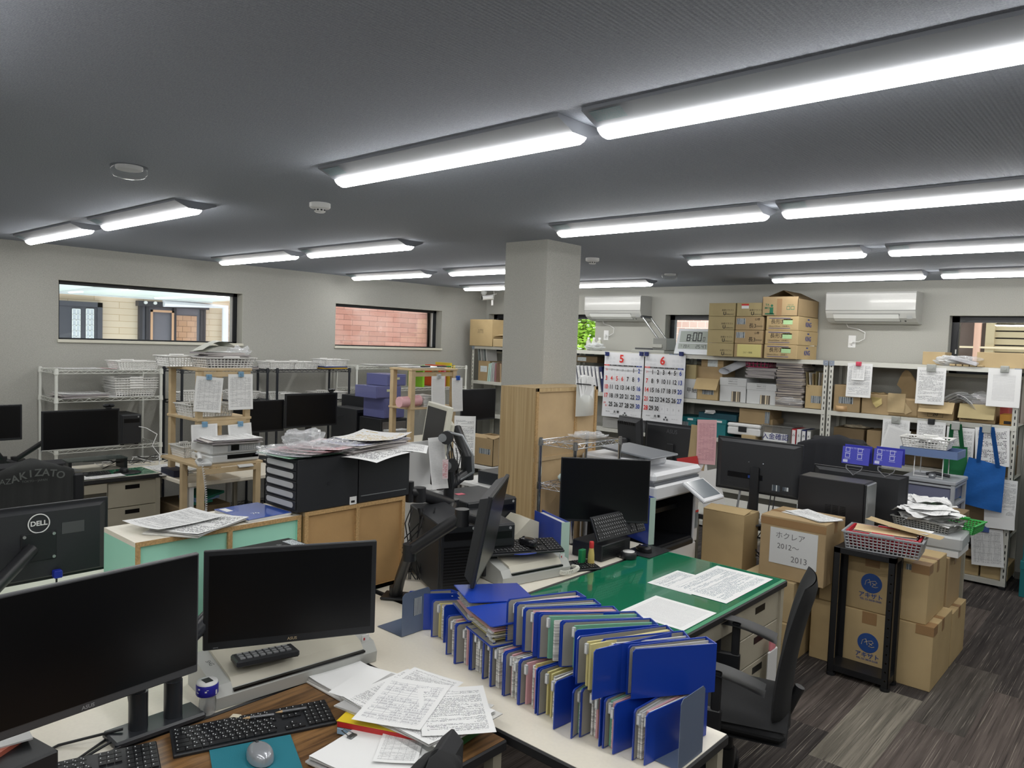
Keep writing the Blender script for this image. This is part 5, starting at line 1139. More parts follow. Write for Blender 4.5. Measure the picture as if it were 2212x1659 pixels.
# chair with the printed jacket
JK = mat('dark_jacket_cloth', c(46, 48, 48), .9, bump=.3, bs=200)
def jacket_chair(lab, x, y, zt, rz, w=.30, h=.5, m=JK, text=True, jl=None, sh=.55):
    r = thing('office_chair', lab, 'chair', TR(x, y, 0) @ RZ(rz)); BL = mat('chair_black_fabric', c(34, 35, 38), .8)
    MB().box(-.23, .23, -.42, .02, .42, .50, BL, bev=.03).build('seat', r); MB().box(-.21, .21, .0, .06, .56, zt-.02, BL, bev=.03).build('backrest', r)
    MB().cyl((0, -.2, .08), (0, -.2, .42), .03, M_DK, 12).build('gas_column', r)
    for k in range(5): t = 2*math.pi*k/5; MB().tube([(0, -.2, .09), (.26*math.cos(t), -.2+.26*math.sin(t), .05)], .018, M_DK, 6).cyl((.26*math.cos(t)-.02, -.2+.26*math.sin(t), .025), (.26*math.cos(t)+.02, -.2+.26*math.sin(t), .025), .025, M_DK, 10).build('caster_leg', r)
    j = thing('jacket', jl or 'jacket hung over the chair', 'jacket', r.matrix_world.copy()); b = MB()
    def fn(u, v):
        a = math.pi*2*u; zz = zt-h*v; top = max(0, 1-v/.12)
        ww = w*(.72+.28*math.sin(min(1, v/.18+.25)*math.pi/2)); d = .055+.02*v; fold = .010*math.sin(18*a+v*2)*min(1, v*3)
        q = 1 if v > 0 else .0
        return (ww*math.cos(a)*(1-sh*top**3), .03+(d+fold)*math.sin(a)*(1-.9*top**2), zz-.05*(math.cos(a)**2)*(1-v)+.0*q)
    b.grid(fn, 72, 20, m); b.grid(lambda u, v: (lambda p: (p[0]*v, .03+(p[1]-.03)*v, p[2]+.004*(1-v)))(fn(u, 0)), 36, 3, m); b.build('jacket_cloth', j)
    if text:
        t = MB(); G2 = mat('jacket_print', c(96, 100, 98), .8)
        for k, ch_ in enumerate('AKIZATO'):
            q = (k-3)*.044; t.text(ch_, .066, G2, TR(q+.02, .03+.088, zt-.085-q*q*1.6) @ RZ(math.pi) @ RX(math.pi/2) @ RZ(q*1.2) if False else TR(-q-.02, .121, zt-.085-q*q*1.6) @ RZ(math.pi) @ RX(math.pi/2) @ RZ(-q*1.4), .02)
        t.text('TOKYO－JAPAN', .020, G2, TR(-.0, .121, zt-.135) @ RZ(math.pi) @ RX(math.pi/2)); t.text('AZ', .05, G2, TR(.165, .119, zt-.125) @ RZ(math.pi) @ RX(math.pi/2)); t.build('lettering', j)
    return r
jacket_chair('office chair under the printed jacket at the left wall desk', -5.66, 1.575, .985, D2(-90), w=.265, jl='dark jacket printed AKIZATO over the chair at left')
# second chair edge beside it
tag(MB().box(-.02, .02, -.035, .035, .66, .86, M_MON, bev=.012).box(-.015, .015, -.03, .03, .1, .66, M_MON).build('chair_arm', None, TR(-5.62, 1.86, 0)), 'upright black post beside the jacket chair', 'post')
# pine stand 1
def post(b, x, y, z0, z1, w=.022): b.box(x-w, x+w, y-w, y+w, z0, z1, M_PINE, bev=.002)
r = thing('pine_stand', 'pine wood stand carrying the inkjet printer', 'shelf stand', TR(-5.42, 2.62, 0))
for (x, y, z0, z1) in ((-.02, .02, 0, .84), (-.02, .48, 0, .84), (-.30, .02, .0, .84), (-.76, .48, .684, .84), (-.29, .13, .86, 1.56), (-.76, .13, .684, 1.56), (-.29, .53, .86, 1.56), (-.76, .53, .684, 1.56)):
    b = MB(); post(b, x, y, z0, z1); b.build('post', r)
for (x0, x1, y0, y1, z) in ((-.79, -.26, .10, .56, 1.575), (-.79, -.26, .10, .56, 1.18), (-.67, .0, -.0, .52, .855)): MB().box(x0, x1, y0, y1, z-.02, z, M_PINE, bev=.002).build('board', r)
[MB().box(x_, x_+.016, y0_, y_, z_, z_+.04, M_PINE).build('rail', r) for x_, y0_, y_, z_ in ((-.272, .15, .51, 1.51), (-.005, .04, .46, .79), (-.272, .15, .51, 1.12))]
o = (-5.42, 2.62)
bk(-5.82, 3.0, 1.577, 'white mesh basket piled with papers on the pine stand top', 1.57, .42, .28, .085); bk(-6.05, 2.78, 1.577, 'frosted basket behind the piled one on the pine stand top', 1.57, .36, .25, .085)
paper_stack('pile of envelopes and papers in the basket on the pine stand', TR(-5.84, 2.98, 1.60), .25, .34, .10, P_PLAIN, S_MIX, n=7, jit=.03, seed=11)
m = MB(); m.grid(lambda u, v: ((u-.5)*.2, -.14+v*.26, .085*math.sin(v*2.6)*(1-.4*abs(u-.5))+.02*u), 6, 8, mat('paper_bag_white', c(205, 206, 198), .7)); m.grid(lambda u, v: ((u-.5)*.2, -.14+v*.26, .06*math.sin(v*2.2)-.01), 6, 8, mat('paper_bag_white', c(205, 206, 198), .7))
tag(m.build('paper_bag', None, TR(-5.84, 2.93, 1.70)), 'crumpled white paper bag on top of the pine stand pile', 'paper bag')
m = MB(); blob(m, ID, .08, .09, .04, M_BAG, .2, 12); tag(m.build('plastic_bag', None, TR(-5.84, 3.15, 1.665)), 'clear plastic bag at the right of the pine stand pile', 'plastic bag')
bk(-5.92, 2.90, 1.182, 'white basket on the middle board of the pine stand', 1.57, .36, .30, .10); bk(-5.95, 2.80, .857, 'white document basket behind the printer', 1.57, .22, .25, .09)
LBC = mat('light_blue_clip', c(120, 160, 190), .35)
def hungx(lab, cx_, cy_, X, w_, h_, m, tilt=0, clip=None, clab='', th=.002):      # sheets hanging on a face that looks to +X, centre given
    p = AX(cx_, cy_, X); M = TR(p.x, p.y, p.z) @ RZ(math.pi/2) @ RY(tilt) @ RX(math.pi/2)
    b = MB(); fn = lambda u, v: ((u-.5)*w_, (v-.5)*h_, .012*(1-v)**2+.006*math.sin(3*u)); b.grid(fn, 6, 8, m); b.grid(lambda u, v: tuple(Vector(fn(u, v))-Vector((-.003, .003, th))), 6, 8, m)
    tag(b.build('hanging_form', None, M), lab, 'paper')
    if clip: q = thing('clip', clab, 'clip', TR(p.x+.006, p.y, p.z+h_/2)); MB().box(-.012, .014, -.02, .02, -.022, .02, clip, bev=.003).build('clip_body', q); MB().cyl((.012, 0, .005), (.018, 0, .005), .012, clip, 12).build('clip_button', q)
XQ = -5.668
hungx('curling handwritten schedule on the pine stand, upper left', 450, 852, XQ, .22, .275, P_TABLE, .10, LBC, 'blue clip above the curling schedule', .01); hungx('flat handwritten table on the pine stand, upper right', 519, 846, XQ, .21, .285, P_TABLE, 0, LBC, 'blue clip above the flat table')
hungx('lined form on the pine stand, lower left behind the printer', 441, 934, XQ-.0, .21, .13, P_GRID, 0, LBC, 'blue clip with a round button above the lined form'); hungx('gridded form on the pine stand, lower right', 518, 931, XQ, .20, .12, P_GRID, -.05, LBC, 'pale blue clip above the gridded form')
# inkjet printer and telephone
r = thing('inkjet_printer', 'white inkjet printer with papers on its lid', 'printer', TR(-5.60, 2.92, .857) @ RZ(D2(90))); PW_ = mat('printer_white', c(214, 216, 216), .35)
MB().box(-.20, .20, -.16, .17, 0, .065, PW_, bev=.012).build('paper_base', r); MB().box(-.205, .205, -.165, .175, .067, .15, PW_, bev=.014).build('printer_body', r)
b = MB(); b.box(-.07, .20, -.168, -.163, .088, .143, mat('panel_grey', c(176, 180, 184), .4)); b.build('control_panel', r); MB().box(-.045, .02, -.171, -.168, .095, .138, M_SCR).build('small_screen', r)
b = MB(); [b.box(.045+.02*i, .055+.02*i, -.171, -.168, .098+.013*j, .104+.013*j, M_WHT) for i in range(6) for j in range(3)]; b.build('keypad', r)['kind'] = 'stuff'
MB().box(-.07, .19, -.163, -.158, .03, .062, M_SCR).build('output_slot', r); MB().box(.0, .12, -.22, -.16, .03, .036, PW_, RX(.3)).build('output_tray', r); MB().box(.14, .18, -.163, -.161, .03, .045, M_BLUE).build('brand_sticker', r)
paper_stack('newspapers lying on the inkjet printer lid', TR(-5.54, 2.91, 1.009), .30, .40, .03, P_DENSE, S_MIX, n=5, jit=.025, seed=13)
r = thing('telephone', 'white telephone with curly cord beside the inkjet printer', 'telephone', TR(-5.47, 2.675, .857) @ RZ(D2(75))); MB().box(-.05, .05, -.06, .07, 0, .03, PW_, RX(.1), bev=.008).build('phone_base', r)
MB().tube([(-.04, -.07, .05), (-.035, -.04, .068), (-.03, .03, .078), (-.03, .08, .058)], .018, PW_, 8).build('handset', r)
b = MB(); pts = []
for k in range(150): t = k/149; a = k*1.1; pts.append((-.03+.03*math.sin(t*2)+.007*math.cos(a), -.10-.03*math.sin(t*3), .04-.45*t+.18*max(0, t-.8)*2+.007*math.sin(a)))
b.tube(pts, .0022, M_WHT, 4); b.build('coiled_cord', r)
steel_desk('small white side table behind the pine stand', -5.6, -5.2, 3.3, 3.75, None, M_TOPW, .66, M_WHT, M_TOPW)
for k, (x, y) in enumerate(((-5.0, 2.66), (-5.0, 3.0))): bk(x, y, .02, 'grey document basket on the floor behind the mint cabinet, %s' % ['left', 'right'][k], 1.57, .34, .28, .10, m=mat('grey_basket', c(150, 152, 150), .5))
# dark screens
mx('dark screen behind the hanging forms, left of the pair', -6.33, 3.62, 1.095, .52, .30, 90, stand=.39); mx('large dark screen, right of the pair under the black shelf', -6.30, 4.165, 1.135, .59, .33, 90, stand=.43, bez=.018)
webcam('small webcam on the right dark screen', -6.29, 4.38, 1.302)
b = MB(); b.tube([(-6.5, 4.60, 1.03), (-6.45, 4.75, 1.05), (-6.4, 4.83, .97), (-6.45, 4.7, .93), (-6.5, 4.62, .80), (-6.5, 4.55, .702)], .003, M_DK, 5); tag(b.build('loose_cable'), 'thin black cable looping behind the dark screens', 'cable')
pc_tower('tall black computer tower behind the white wire shelf post', TR(-6.48, AX(781, 900, -6.3).y, .702) @ RZ(1.57), .2, .42, .42, front='plain'); pc_tower('large black computer case right of the tall tower', TR(-6.62, AX(790, 900, -6.45).y+.1, .702) @ RZ(1.57), .30, .40, .53, front='plain')
# purple drawer units and black drawers
PUR = mat('purple_clear_plastic', c(112, 116, 168), .2, alpha=.75)
for k, (x, y, z, w, h, lab) in enumerate(((-6.05, 4.85, 1.06, .26, .20, 'purple clear drawer box with a plant picture, lowest of three'), (-6.05, 4.77, 1.262, .32, .12, 'purple clear drawer box, middle one sticking out left'), (-6.05, 4.87, 1.384, .24, .115, 'purple clear drawer box with a label, topmost of three'))):
    r = thing('drawer_box', lab, 'drawer box', TR(x, y, z)); MB().box(-.17, .17, -w/2, w/2, 0, h, PUR, bev=.004).build('clear_case', r); MB().box(.168, .176, -w/2+.01, w/2-.01, .01, h-.02, PUR, bev=.002).build('drawer', r); MB().box(.176, .179, -.03, .03, h*.55, h*.75, mat('cream_tag', c(196, 200, 170), .6)).build('label_holder', r)
r = thing('drawer_tower', 'black drawer tower with clear drawers under the purple boxes', 'drawer tower', TR(-6.05, 4.85, 0)); MB().box(-.18, .17, -.17, .17, 0, 1.055, M_MON, bev=.006).build('tower_frame', r)
CLD = mat('clear_drawer', c(110, 106, 104), .2, alpha=.8)
for k in range(7): MB().box(.165, .18, -.15, .15, .04+k*.145, .155+k*.145, CLD, bev=.004).build('drawer', r)
paper_stack('papers sticking out of the top drawer of the black tower', TR(-5.86, 4.83, .93), .2, .24, .02, P_TEXT, n=3, seed=14)
# pine stand 2
r = thing('pine_stand', 'pine wood stand with clipped forms in front of the long white shelf', 'shelf stand', TR(-5.22, 4.48, 0))
for (x, y) in ((0, .02), (0, .54), (-.26, .02), (-.26, .54)): b = MB(); post(b, x, y, 0, 1.575, .024); b.build('post', r)
for z in (1.592, 1.235): MB().box(-.29, .03, -.01, .57, z-.018, z, M_PINE, bev=.002).build('board', r)
MB().box(-.005, .012, .04, .52, 1.52, 1.56, M_PINE).build('rail', r)
paper_stack('pens and papers on the second pine stand top', TR(-5.35, 4.74, 1.593), .22, .42, .008, P_TEXT, n=2, seed=15)
for k, (y, nm, mm) in enumerate(((4.72, 'black', M_DK), (4.93, 'dark', M_DK), (4.99, 'green', mat('green_pen', c(30, 120, 70), .4)))): tag(MB().cyl((0, 0, .006), (.02, .10, .006), .007, mm, 8).build('marker_pen', None, TR(-5.3, y-.05, 1.603)), '%s pen on the second pine stand top' % nm, 'pen')
hungx('rounded plastic-sleeved grid sheet on the second pine stand', 946, 848, -5.175, .17, .31, P_GRID, 0, mat('clear_clip', c(180, 184, 186), .2), 'clear clip above the rounded grid sheet', .006); hungx('ruled form under a blue clip on the second pine stand', 987, 852, -5.175, .14, .32, P_GRID, -.02, mat('royal_blue_clip', c(30, 80, 170), .35), 'royal blue clip on the second pine stand')
m = MB(); m.tube([(0, -.12, .05), (0, 0, .052), (0, .12, .06)], .05, P_PINK, 12); tag(m.build('rolled_newspaper', None, TR(-5.25, 4.50, 1.238)), 'folded pink newspaper on the second pine stand board', 'newspaper')
paper_stack('block of white forms on the second pine stand board', TR(-5.30, 4.72, 1.237), .2, .16, .10, P_TABLE, n=6, jit=.006, seed=16)
mx('large dark screen right of the second pine stand', -5.62, 5.80, 1.18, .58, .34, 95, stand=.45)
steel_desk('white desk under the large dark screen by the corner', -5.95, -5.25, 5.05, 6.2, None, M_TOPW, .70)
carton('yellow-brown parcel with a blue label below the second pine stand', -5.05, -4.75, 3.98, 4.43, .702, .86, K5, tape=False, extra=lambda r, W, Dp, Hh: MB().box(W, W+.002, -.12, .08, Hh*.3, Hh*.8, M_BLUE).build('blue_label', r))
steel_desk('low white desk below the second pine stand', -5.16, -4.5, 3.95, 4.46, None, M_TOPW, .70)
carton('open tan carton on the white table left of the bookcase', -4.92, -4.60, 4.95, 5.27, .73, .98, K2, tape=False, open_=[('-x', -60, .08), ('-y', 170, .10), ('+x', 170, .09)], label=(.45, .9, .42, .62))
steel_desk('white plastic side table under the open tan carton', -4.98, -4.35, 4.92, 5.4, None, M_WHT, .728, M_WHT, M_WHT)
jacket_chair('chair with a dark grey blanket behind the open carton', -4.85, 5.98, 1.0, 0, text=False, m=mat('slate_blanket', c(70, 78, 82), .8), jl='slate grey blanket draped behind the open carton')
# ================================================================ MIDDLE ISLAND
M_MINT = mat('mint_laminate', c(162, 222, 200), .5, vary=.04, vs=3); M_HARD = mat('hardboard', c(172, 138, 92), .75, vary=.07, vs=9, bump=.15, bs=120)
steel_desk('white-topped desk behind the big twin screens', -3.0, -2.14, .2, 1.62, None, M_TOPW, .70); steel_desk('narrow white table carrying the two rows of blue binders', -3.0, -.955, 1.645, 2.13, None, M_TOPW, .70)
steel_desk('white desk under the black computers and the side-on monitor', -3.05, -2.21, 2.16, 3.48, None, M_TOPW, .70); steel_desk('desk of the left row behind the mint cabinet', -3.95, -3.07, .3, 2.2, None, mat('pale_desktop', c(206, 212, 196), .4), .70); steel_desk('desk of the left row behind the black arm monitor', -3.95, -3.07, 2.25, 3.48, None, M_TOPW, .70)
WD = None
def wood_mat():
    t = T('dark_teak_laminate'); g = t.xyz(t.co('Object')); v = t.vec(t.m('MULTIPLY', g[0], 1), t.m('MULTIPLY', g[1], .06), 0); k = t.noise(v, 60, 4, .6); k2 = t.noise(v, 14, 2)
    t.l(t.mix(t.ramp(t.m('ADD', t.m('MULTIPLY', k, .6), t.m('MULTIPLY', k2, .4)), .42, .60), c(84, 60, 38), c(142, 106, 66)), t.b.inputs['Base Color']); t.b.inputs['Roughness'].default_value = .35; return t.mat
def wm2():
    m = wood_mat(); return m
r = steel_desk('dark wood-topped desk in the foreground', -2.13, -1.41, .2, 1.625, (.25, .6, 3), wm2(), .70, M_DESKG, mat('desk_black_edge', c(40, 40, 42), .5))
steel_desk('green-topped desk with beige drawers in front of the office chair', -2.20, -1.435, 2.62, 3.80, (3.30, 3.76, 4, 1), mat('desktop_green_rim', c(70, 150, 110), .3), .70, mat_=(-2.19, -1.46, 2.63, 3.785))
# green drawers on the mat are the desk pad sheets
def dsheet(lab, cx_, cy_, w, h, m, rz=0, z=.7022): return flat(lab, cx_, cy_, z-.003+.0004, w, h, m, rz, curl=0)
P_MEET = paper_mat('meeting_notes', 'text', n=22, words=36, ink=(96, 120, 136), vert=True)
dsheet('landscape note sheet on the green desk, left of two', -1.785, 3.355, .24, .30, P_MEET); dsheet('large note sheet at the far right corner of the green desk', -1.645, 3.48, .31, .53, P_MEET, 0, .7032); dsheet('gridded planner sheet on the near right of the green desk', -1.62, 2.92, .31, .30, P_GRID)
# mint and hardboard cabinets
def cabinet(lab, x0, x1, y0, y1, z0, z1, top, face, div, side=None, batt=False):
    r = thing('open_cabinet', lab, 'cabinet', TR(x0, y0, z0)); W, L, Hh = x1-x0, y1-y0, z1-z0; t = .018
    MB().box(0, W-.002, 0, L, Hh-t, Hh, top).build('top_board', r); MB().box(0, W-.002, 0, t, 0, Hh-t, side or face).build('side_board', r); MB().box(0, W-.002, L-t, L, 0, Hh-t, side or face).build('side_board', r); MB().box(0, W, t, L-t, 0, t, face).build('bottom_board', r)
    e = MB(); e.box(W-.002, W, 0, L, Hh-t, Hh, M_WOODP); e.box(W-.002, W, 0, t, 0, Hh-t, M_WOODP); e.box(W-.002, W, L-t, L, 0, Hh-t, M_WOODP)
    for d in div: e.box(W-.02, W, L*d-t/2, L*d+t/2, 0, Hh-t, M_WOODP)
    e.box(W-.002, W, 0, L, 0, t, M_WOODP); e.build('raw_edges', r); MB().box(W-.016, W-.012, t, L-t, t, Hh-t, face).build('back_panel', r); return r
cabinet('mint green cabinet with a white top between the desks', -3.02, -2.73, 1.09, 1.765, .702, 1.108, M_TOPW, M_MINT, [.53]); cabinet('brown hardboard-backed cabinet under the black drawers', -3.02, -2.72, 1.775, 2.325, .702, 1.118, M_PINE, M_HARD, [.5])
BD = mat('black_drawer_plastic', c(34, 36, 40), .45, bump=.08); CLR = mat('clear_front', c(205, 206, 204), .12, alpha=.9)
for k, (y0, y1) in enumerate(((1.735, 2.045), (2.05, 2.345))):
    r = thing('desktop_drawer_unit', 'black five-drawer desktop unit, %s' % ['the one with a price sticker and open-slot drawers facing left', 'the right one against the white board'][k], 'drawer unit', TR(-2.845, (y0+y1)/2, 1.12), 'black desktop drawer units'); L = (y1-y0)/2; W = .128
    MB().box(-W, W, -L, L, 0, .225, BD, bev=.004).build('unit_case', r)
    for j in range(5):
        z = .012+j*.041; d = MB().box(-W+.008, W-.008, -L-.006, -L+.001, z, z+.038, BD, bev=.003).build('drawer', r)
        q = MB(); n = 8; R0 = .012; pts = [(-W+.035-R0+0*1, 0)]; out = []
        for i in range(9): a = math.pi/2+math.pi*i/8; out.append((-W+.035+R0*math.cos(a), R0*math.sin(a)))
        for i in range(9): a = -math.pi/2+math.pi*i/8; out.append((W-.035+R0*math.cos(a), R0*math.sin(a)))
        q.prism(out, 0, .001, CLR, TR(0, -L-.0065, z+.020) @ RX(math.pi/2)); q.build('clear_window', d)
    if k == 0: MB().box(W, W+.001, L-.045, L-.008, .0, .035, M_WHT).box(W+.001, W+.0014, L-.038, L-.018, .008, .018, M_INK).build('price_sticker', r); MB().cyl((W, .0, .11), (W+.001, .0, .11), .009, M_MON, 16).build('moulded_mark', r)
    else: MB().box(W, W+.002, -L+.01, L-.02, .03, .034, mat('edge_grey', c(110, 114, 116), .4)).build('edge_strip', r)
# stuff on the drawers
rr = random.Random(5)
COLP = paper_mat('colour_flyer', 'text', n=9, words=9, base=(214, 214, 220), ink=(90, 100, 170)); COLR = paper_mat('red_flyer', 'text', n=7, words=8, base=(216, 196, 200), ink=(180, 60, 60)); COLY = paper_mat('yellow_flyer', 'text', n=8, words=10, base=(226, 226, 226), ink=(190, 160, 60))
r = paper_stack('thick pile of colour catalogues on the right drawer unit', TR(-2.86, 2.16, 1.346) @ RZ(.15), .26, .40, .035, COLP, S_MIX, n=7, jit=.02, seed=21)
flat('large newspaper sheet hanging over the right drawer unit', -2.75, 2.16, 1.3475, .28, .42, P_BIG, .35, 'newspaper', 'newspaper', curl=-.02); flat('flyer with yellow and blue boxes on top of the pile', -2.84, 2.22, 1.385, .26, .34, COLY, .5, 'flyer', 'flyer', curl=.02); flat('white flyer sticking out to the right of the pile', -2.76, 2.36, 1.352, .2, .26, P_TEXT, .8, 'flyer', 'flyer', curl=-.02)
for k in range(4): flat('colour flyer under plastic on the left drawer unit, %s' % ['lowest', 'second', 'third', 'upper'][k], -2.86+.01*k, 1.86+.035*k, 1.347+.008*k, .26, .30, [COLP, COLR, P_PINK, COLR][k], .1+.12*k, 'flyer', 'flyer', 'flyers under plastic', .01)
flat('mint booklet edge at the bottom of the flyer pile', -2.85, 1.86, 1.346, .24, .34, mat('mint_paper', c(150, 200, 170), .6), .05, 'booklet', 'booklet')
def crumple(lab, x, y, z, rx, ry, rz, m, seed, amp=.22, rot=0): b = MB(); blob(b, ID, rx, ry, rz, m, amp, seed, 22); return tag(b.build('plastic_bag', None, TR(x, y, z) @ RZ(rot)), lab, 'plastic bag')
crumple('crumpled clear plastic bag standing up on the flyers', -2.84, 1.84, 1.37, .07, .11, .042, M_BAG, 31, .15, .3); crumple('flat clear plastic bag with flyers at the left of the drawer unit', -2.84, 1.80, 1.345, .15, .16, .022, M_BAG, 32, .15); crumple('clear plastic sleeve of dark flyers in front of the catalogue pile', -2.80, 1.99, 1.350, .11, .14, .025, M_BAG, 33, .18)
# on the mint cabinet
paper_stack('clipped newspapers on the mint cabinet', TR(-2.82, 1.36, 1.109) @ RZ(.5), .22, .30, .014, P_BIG, n=4, jit=.02, seed=22); flat('loose printed page over the clipped newspapers', -2.88, 1.30, 1.127, .22, .30, P_DENSE, .2, curl=.01)
r = thing('spiral_notebook', 'blue spiral notebook on the mint cabinet', 'notebook', TR(-2.87, 1.62, 1.109) @ RZ(.06)); MB().box(-.125, .125, -.10, .10, 0, .012, S_WHITE).build('page_block', r); MB().box(-.127, .127, -.102, .102, .012, .0135, mat('gloss_blue_cover', c(60, 96, 190), .12, coat=.6)).build('cover', r)
b = MB(); [b.tube([(-.12+.0083*k, .100, -.0), (-.12+.0083*k, .108, .008), (-.12+.0083*k, .100, .015)], .0009, mat('wire_white', c(220, 220, 225), .3, .5), 4) for k in range(30)]; b.build('spiral_wire', r); t = MB(); t.box(-.11, -.05, -.09, -.06, .0136, .014, M_WHT); t.text('70', .035, M_WHT, TR(.05, -.02, .0142) @ RZ(1.57)); t.build('cover_print', r)
# DELL monitor back
r = monitor('black monitor seen from behind with a round DELL badge', TR(-3.27, .93, 1.025) @ RZ(D2(-90)), .52, .30)
b = MB(); b.lathe([(.034, 0), (.038, 0), (.038, .002), (.034, .002), (.034, 0)], M_WHT, 28, TR(0, .047, .085) @ RX(-math.pi/2)); b.text('DELL', .026, M_WHT, TR(0, .0475, .085) @ RZ(math.pi) @ RX(math.pi/2), .03); b.build('round_badge', r)
b = MB(); b.box(-.06, .06, .045, .050, -.06, .05, M_DK, bev=.002); [b.cyl((sx*.05, .05, sz), (sx*.05, .056, sz), .006, mat('screw_steel', c(190, 190, 192), .3, .8), 10) for sx in (-1, 1) for sz in (-.05, .04)]; b.build('mount_plate', r)
MB().box(-.16, -.08, .0455, .0465, .03, .075, mat('grey_sticker', c(74, 76, 78), .6)).build('grey_sticker', r); MB().box(-.075, -.045, .045, .075, -.135, -.105, mat('vga_blue', c(30, 50, 170), .4), bev=.003).build('video_plug', r)
arm('black arm behind the badge monitor', (-3.12, .72, .70), (-3.05, .70, .90), (-3.2, .90, 1.02), .03); MB()
tag(MB().tube([(-3.22, .99, .90), (-3.22, .99, .80), (-3.2, 1.0, .705)], .004, M_DK, 6).build('video_cable'), 'black cable hanging from the badge monitor', 'cable')
# black box computer between the twin screens and the mint cabinet
r = pc_tower('slim black computer with a white label behind the twin screens', TR(-2.55, 1.47, .702) @ RZ(D2(180)), .15, .34, .352, m=M_MON); MB().box(-.06, .04, -.165, -.12, .3522, .353, M_LABEL).build('label_sticker', r); MB().text('hp', .03, M_GREYT, TR(.0, -.08, .3525)).build('logo', r)
# twin screens
r = monitor('left twin screen, the largest dark monitor in the foreground', TR(-2.069, .71, 1.047) @ RZ(D2(95)), .615, .355, bez=.006, chin=.024, logo='ASUS', edge_m=mat('monitor_edge_grey', c(70, 71, 74), .4)); r = monitor('right twin screen with a thick bezel and ASUS on its lower edge', TR(-2.085, 1.322, 1.034) @ RZ(D2(63)), .535, .315, bez=.016, chin=.026, logo='ASUS', logo_sz=.013, logo_m=mat('gold_logo', c(186, 170, 140), .3, .4))
MB().text('HDMI', .006, M_GREYT, FY(-.23, -.0018, -.150)).build('port_mark', r)
AMG = mat('arm_grey_black', c(44, 47, 52), .35)
r = thing('desk_mount', 'twin monitor arm standing between the two foreground screens', 'monitor arm', TR(-2.175, .93, .70)); MB().box(-.05, .05, -.13, .13, 0, .022, AMG, bev=.006).build('base_plate', r)
for s, e in ((-1, (.03, -.2, .34)), (1, (-.10, .30, .33))):
    b = MB(); b.cyl((0, s*.05, .02), (0, s*.05, .13), .026, AMG, 14); b.tube([(0, s*.05, .10), (-.02, s*.06, .20), e], .026, AMG, 10); b.build('spring_arm', r); MB().box(e[0]-.03, e[0]+.01, e[1]-.04, e[1]+.04, e[2]-.04, e[2]+.04, AMG, bev=.006).build('tilt_head', r)
b = MB()
for p in ([(-2.16, .80, .715), (-2.10, .62, .705), (-2.16, .5, .705), (-2.25, .55, .705)], [(-2.18, .84, .73), (-2.26, .7, .705), (-2.20, .55, .705), (-2.06, .50, .706), (-2.1, .42, .75)], [(-2.2, .8, .705), (-2.12, .66, .705), (-2.3, .60, .705), (-2.24, .42, .72)], [(-2.02, .62, .705), (-2.1, .72, .706), (-2.13, .82, .71)]): b.tube(p, .004, M_DK, 6)
tag(b.build('cable_loops'), 'black cables looping on the white desk under the left twin screen', 'cables')
def laminator(lab, M, L=.50, D_=.23, H_=.11):
    r = thing('laminator', lab, 'laminator', M); BG = mat('beige_machine', c(196, 192, 176), .4); GY = mat('laminator_grey', c(178, 180, 176), .4)
    pr = [(-D_/2, 0), (-D_/2-.005, H_*.35), (-D_/2+.02, H_*.62), (D_/2-.02, H_), (D_/2, H_*.8), (D_/2, 0)]
    A = Matrix(((0, 0, 1, 0), (1, 0, 0, 0), (0, 1, 0, 0), (0, 0, 0, 1)))
    MB().prism(pr[::-1], -L/2, L/2, GY, A).build('machine_body', r); p2 = [(-D_/2+.008, H_*.50), (-D_/2+.03, H_*.72), (D_/2-.03, H_+.008), (D_/2-.03, H_*.7)]
    MB().prism(p2[::-1], -L/2+.055, L/2-.05, BG, A).build('feed_cover', r); MB().box(-L/2+.055, L/2-.05, -D_/2-.006, -D_/2+.008, H_*.42, H_*.48, M_SCR).build('exit_slot', r)
    MB().box(L/2-.042, L/2-.012, -D_/2+.03, -D_/2+.034, H_*.62, H_*.84, M_WHT).box(L/2-.036, L/2-.030, -D_/2+.029, -D_/2+.031, H_*.68, H_*.76, mat('red_button', c(190, 50, 60), .4)).build('switch_panel', r); return r
r = laminator('white laminator under the right twin screen with a remote on it', TR(-2.24, 1.40, .702) @ RZ(D2(85)), .58); MB().text('SHG', .022, M_INK, TR(-.265, 0, .104) @ RZ(-1.57)).build('lettering', r)
r = thing('desk_calculator', 'black multi-key handset lying on the white laminator', 'telephone', TR(-2.17, 1.28, .805) @ RZ(D2(75)) @ RX(-.1)); MB().box(-.10, .10, -.04, .05, 0, .022, M_MON, bev=.005).build('handset_body', r); b = MB(); [b.box(-.085+.021*i, -.07+.021*i, -.025+.022*j, -.012+.022*j, .022, .026, M_GREYT) for i in range(8) for j in range(3)]; b.build('button_grid', r)['kind'] = 'stuff'
keyboard('long black keyboard with white legends on the wood desk', TR(-1.97, 1.13, .702) @ RZ(D2(70)), .45, .14); keyboard('second black keyboard cut by the bottom edge', TR(-2.08, .66, .702) @ RZ(D2(72)), .44, .14)
tag(MB().box(-.11, .11, -.10, .10, 0, .003, mat('teal_mouse_pad', c(24, 112, 128), .7, bump=.2)).build('mouse_pad', None, TR(-1.815, 1.045, .702) @ RZ(D2(68))), 'teal mouse pad on the wood desk', 'mouse pad')
mouse('silver mouse on the teal pad', TR(-1.82, 1.06, .706) @ RZ(D2(75)) @ SCL(1.1, 1.1, 1), mat('silver_mouse', c(170, 174, 180), .22, .4))
